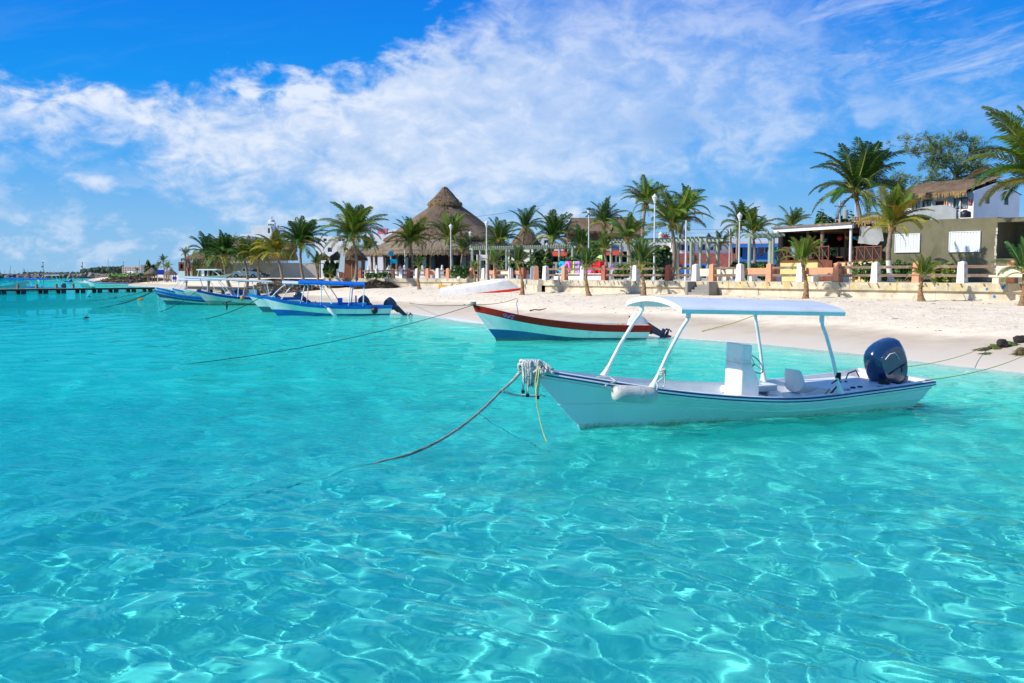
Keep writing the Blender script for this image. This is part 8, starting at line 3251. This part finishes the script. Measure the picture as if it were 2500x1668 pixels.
def lounger(lb, px, Y_, rz, cush, z=None, frame=None):
    X_ = xat(px, Y_)
    z = gz(X_, Y_) if z is None else z
    frame = frame or M_brownw
    t = thing('sun_lounger', lb, 'sun lounger', (X_, Y_, z), rz, 'sun loungers by the grey yard wall')
    m = MB(); m.box(0, 0, .34, 1.3, .62, .07); m.build('bed', frame, t)
    m = MB(); m.side([(.62, .34), (1.18, .80), (1.14, .86), (.58, .40)], -.31, .31); m.build('backrest', frame, t)
    for sx in (-.55, .5):
        for sy in (-.26, .26):
            m = MB(); m.box(sx, sy, .15, .07, .07, .30); m.build('leg', frame, t)
    m = MB(); m.box(-.02, 0, .41, 1.2, .56, .06); m.side([(.60, .42), (1.14, .87), (1.10, .93), (.55, .48)], -.28, .28); m.build('cushion', cush, t)


for k, px in enumerate((612, 650, 664, 678, 694, 708, 724, 742, 757)):
    nm_ = ('wooden lounger with no cushion beside the white pickup', 'bare brown lounger, left end of the row by the grey wall', 'lounger with white cushion second in the row by the grey wall', 'lounger with blue cushion between two leaning palms',
           'blue-cushioned lounger below the golden palm', 'white-cushioned lounger right of the golden palm', 'blue-cushioned lounger just left of the tall dark palm', 'bare lounger behind the tall dark palm trunk', 'last lounger on the right of the row, blue cushion')[k]
    lounger(nm_, px, 127 - (k % 3), R(175 if k % 2 else 8), (M_brownw, M_brownw, M_whitec, M_bluec, M_bluec, M_whitec, M_bluec, M_brownw, M_bluec)[k])
for k, px in enumerate((586, 593, 601)):
    lounger(('leftmost blue beach chair at the foot of the slim palm', 'middle blue beach chair left of the slim palm foot', 'blue beach chair right of the slim palm foot')[k], px, 117, R(200 + 30 * k), M_bluec, frame=M_bluec)
# rail posts on the sand left of the promenade
rd = random.Random(12)
for k, px in enumerate((716, 733, 752, 762)):
    Y_ = 112
    X_ = xat(px, Y_)
    m = MB(); m.tube([(0, 0, -.1), (0, 0, 1.0)], .09, 6)
    o = m.build('timber_bollard', M_timber, None, smooth=60, loc=(X_, Y_, gz(X_, Y_)))
    tag(o, ('first', 'second', 'third', 'fourth')[k] + ' short timber bollard from the left between loungers and promenade', 'bollard', 'timber bollards')


def debris(lb, px0, px1, y0, y1, Y_, n, mats, nm='palm_leaf_heap', ln=.5, seed=1, depth=3.0):
    x0, x1 = xat(px0, Y_, 1.5), xat(px1, Y_, 1.5)
    zb = gz((x0 + x1) / 2, Y_)
    h = max(.3, zat(y0, Y_) - zb)
    b = MB()
    rd = random.Random(seed)
    W_ = x1 - x0
    # mound
    vs, fs = [], []
    N, K = 26, 10
    def hh(q, r_):
        return h * .88 * (max(0, math.sin(math.pi * q)) ** .6) * (1 - r_ ** 2) * (1 + .14 * math.sin(q * 17 + r_ * 5))
    for i in range(N + 1):
        for j in range(K + 1):
            q, r_ = i / N, j / K * 2 - 1
            vs.append((-W_ / 2 + W_ * q, r_ * depth / 2, hh(q, r_) - .05))
    for i in range(N):
        for j in range(K):
            fs.append((i * (K + 1) + j, (i + 1) * (K + 1) + j, (i + 1) * (K + 1) + j + 1, i * (K + 1) + j + 1))
    b.add(vs, fs, 0)
    for k in range(n):
        q, r_ = rd.random(), rd.uniform(-1, .7)
        p = Vector((-W_ / 2 + W_ * q, r_ * depth / 2, hh(q, r_) + rd.uniform(-.02, .08)))
        a = rd.uniform(0, 6.28)
        d = Vector((math.cos(a), math.sin(a) * .6, rd.uniform(-.2, .22))).normalized() * ln * rd.uniform(.5, 1.3)
        s_ = d.cross(Vector((0, 0, 1))).normalized() * ln * .16
        b.add([p - s_, p + s_, p + d + s_ * .3, p + d - s_ * .3], [(0, 1, 2, 3)], rd.randrange(len(mats)))
    o = b.build(nm, mats, None, fix=False, loc=((x0 + x1) / 2, Y_, zb))
    tag(o, lb, 'heap', kind='stuff')


M_dry1 = mat('dry_leaf_grey', (.30, .25, .19), .95, .3, 3)
M_dry2 = mat('dry_leaf_brown', (.10, .07, .045), .95, .3, 3)
M_dry3 = mat('dry_leaf_pale', (.42, .34, .25), .95, .3, 3)
debris('heap of dry grey-brown palm leaves piled against the left promenade fence', 866, 972, 684, 702, 108.5, 4200, [M_dry1, M_dry2, M_dry1, M_dry3], ln=.36, seed=1, depth=4)
debris('long low bank of dead palm leaves and driftwood under the leaning palms', 600, 790, 683, 689, 113, 4600, [M_dry1, M_dry3, M_dry1, M_dry3], ln=.32, seed=2, depth=3)
debris('scatter of dark beach wrack on the far spit', 235, 430, 674.5, 680, 250, 900, [M_dry2, M_dry1], ln=1.2, seed=3, depth=10, nm='wrack_line')
# driftwood, weed scraps on the sand
rd = random.Random(31)
m = MB()
nrg = np.random.default_rng(5)
lx_ = nrg.uniform(-30, 30, 3000)
ly_ = nrg.uniform(28, 108, 3000)
lz_ = terrain(lx_, ly_)
ld_ = sdist(lx_, ly_, SHORE)
lk_ = np.abs(lx_ / ly_) < 0.56
for x_, y_, z_, d_ in zip(lx_[lk_], ly_[lk_], lz_[lk_], ld_[lk_]):
    if d_ < 4 or d_ > 19:
        continue
    a = rd.uniform(0, 3.14)
    s_ = (.012 + .04 * rd.random() ** 3) * (1 + y_ / 90)
    m.box(x_, y_, z_ + .008, s_ * rd.uniform(1, 3.5), s_ * .4, .015, a)
o = m.build('beach_litter', M_dry2, None)
tag(o, 'small scraps of dry weed and leaf strewn over the sand', kind='stuff')
for k, (pa, pb, r_, lb) in enumerate((((1293, 761), (1334, 757), .05, 'knobbly stick of driftwood on the sand above the red-rimmed boat'), ((724, 716), (738, 713), .06, 'short dark log on the sand left of the blue canopy boat'), ((661, 716), (672, 717), .06, 'dark plank on the sand near the raised motors'))):
    a_, c_ = hit(*pa), hit(*pb)
    m = MB(); m.tube([a_ + Vector((0, 0, .05)), a_.lerp(c_, .3) + Vector((0, .05, .08)), a_.lerp(c_, .6) + Vector((0, -.05, .04)), c_ + Vector((0, 0, .08))], [r_, r_ * .7, r_ * .8, r_ * .4], 6)
    o = m.build('driftwood', M_dry2, None, smooth=60)
    tag(o, lb, 'driftwood')
# weedy stumps at the right
M_weed = mat('green_seaweed', (.10, .13, .015), .6, .4, 8, bump=.6)
M_weed_d = mat('olive_brown_weed', (.10, .075, .02), .7, .4, 8, bump=.6)
M_stump = mat('black_rotten_stump', (.03, .02, .015), .9, .4, 6, bump=.6)
for k, (px, py, r_, mm, lb, zz) in enumerate(((2400, 856, .20, M_weed_d, 'tangled olive weed at the left end of the stump line', .5), (2426, 852, .22, M_weed, 'bright green weed clump left of the black stump', .7), (2446, 850, .24, M_stump, 'black rotten stump in the middle of the weed line', 1.2),
                                          (2466, 843, .24, M_weed, 'green weed clump between the two black stumps', .6), (2488, 838, .26, M_stump, 'larger black stump near the right edge', 1.0), (2412, 864, .15, M_weed, 'small weed scrap on the wet sand below the weed line', .4),
                                          (2492, 866, .22, M_weed_d, 'drooping brown weed bunch at the lower right of the sand', 1.0))):
    p = hit(px, py)
    r_ *= .62
    b = MB()
    b.ico((0, 0, r_ * zz * .6), r_, 0, 2, .22, k, (1.25, 1, zz))
    rd = random.Random(k)
    if mm is not M_stump:
        for j in range(90):
            a = rd.uniform(0, 6.28)
            d = Vector((math.cos(a), math.sin(a), rd.uniform(-.2, .4)))
            q = Vector((0, 0, r_ * zz * .6)) + Vector((d.x * r_ * 1.1, d.y * r_, d.z * r_ * zz))
            s_ = d.cross(Vector((0, 0, 1))).normalized() * .02
            e = q + d * rd.uniform(.05, .22) + Vector((0, 0, -rd.uniform(.05, .2)))
            e.z = max(.01, e.z)
            b.add([q - s_, q + s_, e + s_ * .5, e - s_ * .5], [(0, 1, 2, 3)])
    o = b.build('weed_clump' if mm is not M_stump else 'stump', mm, None, loc=(p.x, p.y, p.z - .02))
    tag(o, lb, 'seaweed' if mm is not M_stump else 'stump')
# blue and white plaque, statue-like finials and signs near the palapa
t = thing('blue_post_sign', 'blue round and square signs on a grey post before the palapa terrace', 'sign', (xat(955, 118), 118, WALL_Z), 0)
m = MB(); m.tube([(0, 0, 0), (0, 0, 3.0)], .12, 8); m.build('sign_post', M_greywall, t, smooth=60)
m = MB(); m.tube([(0, -.14, 2.9), (0, -.18, 2.9)], .32, 14); m.build('round_board', MATS['letter_paint_cy'], t)
m = MB(); m.cube(-.1, .75, -.2, -.15, 1.75, 2.25); m.build('square_board', MATS['letter_paint_cy'], t)
t = thing('leaning_board', 'pale blue board propped upright at the left end of the fence', 'board', (xat(835, 114.5), 114.5, WALL_Z - .1), 0)
m = MB(); m.side([(-.42, .9), (.25, .75), (.42, 3.15), (-.05, 3.25)], -.04, .04); m.build('panel', mat('pale_blue_panel', (.50, .60, .66), .5, .06, 2), t)
m = MB(); m.tube([(-.25, .1, 0), (-.1, .06, 1.2)], .05, 5); m.build('prop', M_pt, t)
m = MB(); m.tube([(.25, .1, 0), (.15, .06, 1.2)], .05, 5); m.build('prop', M_pt, t)
# tiny rosette plant on the sand
p = hit(1289, 706)
b = MB()
for k in range(22):
    a = k * 2.4
    d = Vector((math.cos(a), math.sin(a), .5 + .4 * (k % 3)))
    s_ = Vector((-math.sin(a), math.cos(a), 0)) * .04
    b.add([-s_, s_, d * .45 + s_ * .2, d * .5 - s_ * .2], [(0, 1, 2, 3)])
o = b.build('small_agave', M_leaf_l, None, loc=(p.x, p.y, p.z))
tag(o, 'tiny spiky green plant alone on the sand right of the upturned boat', 'plant')
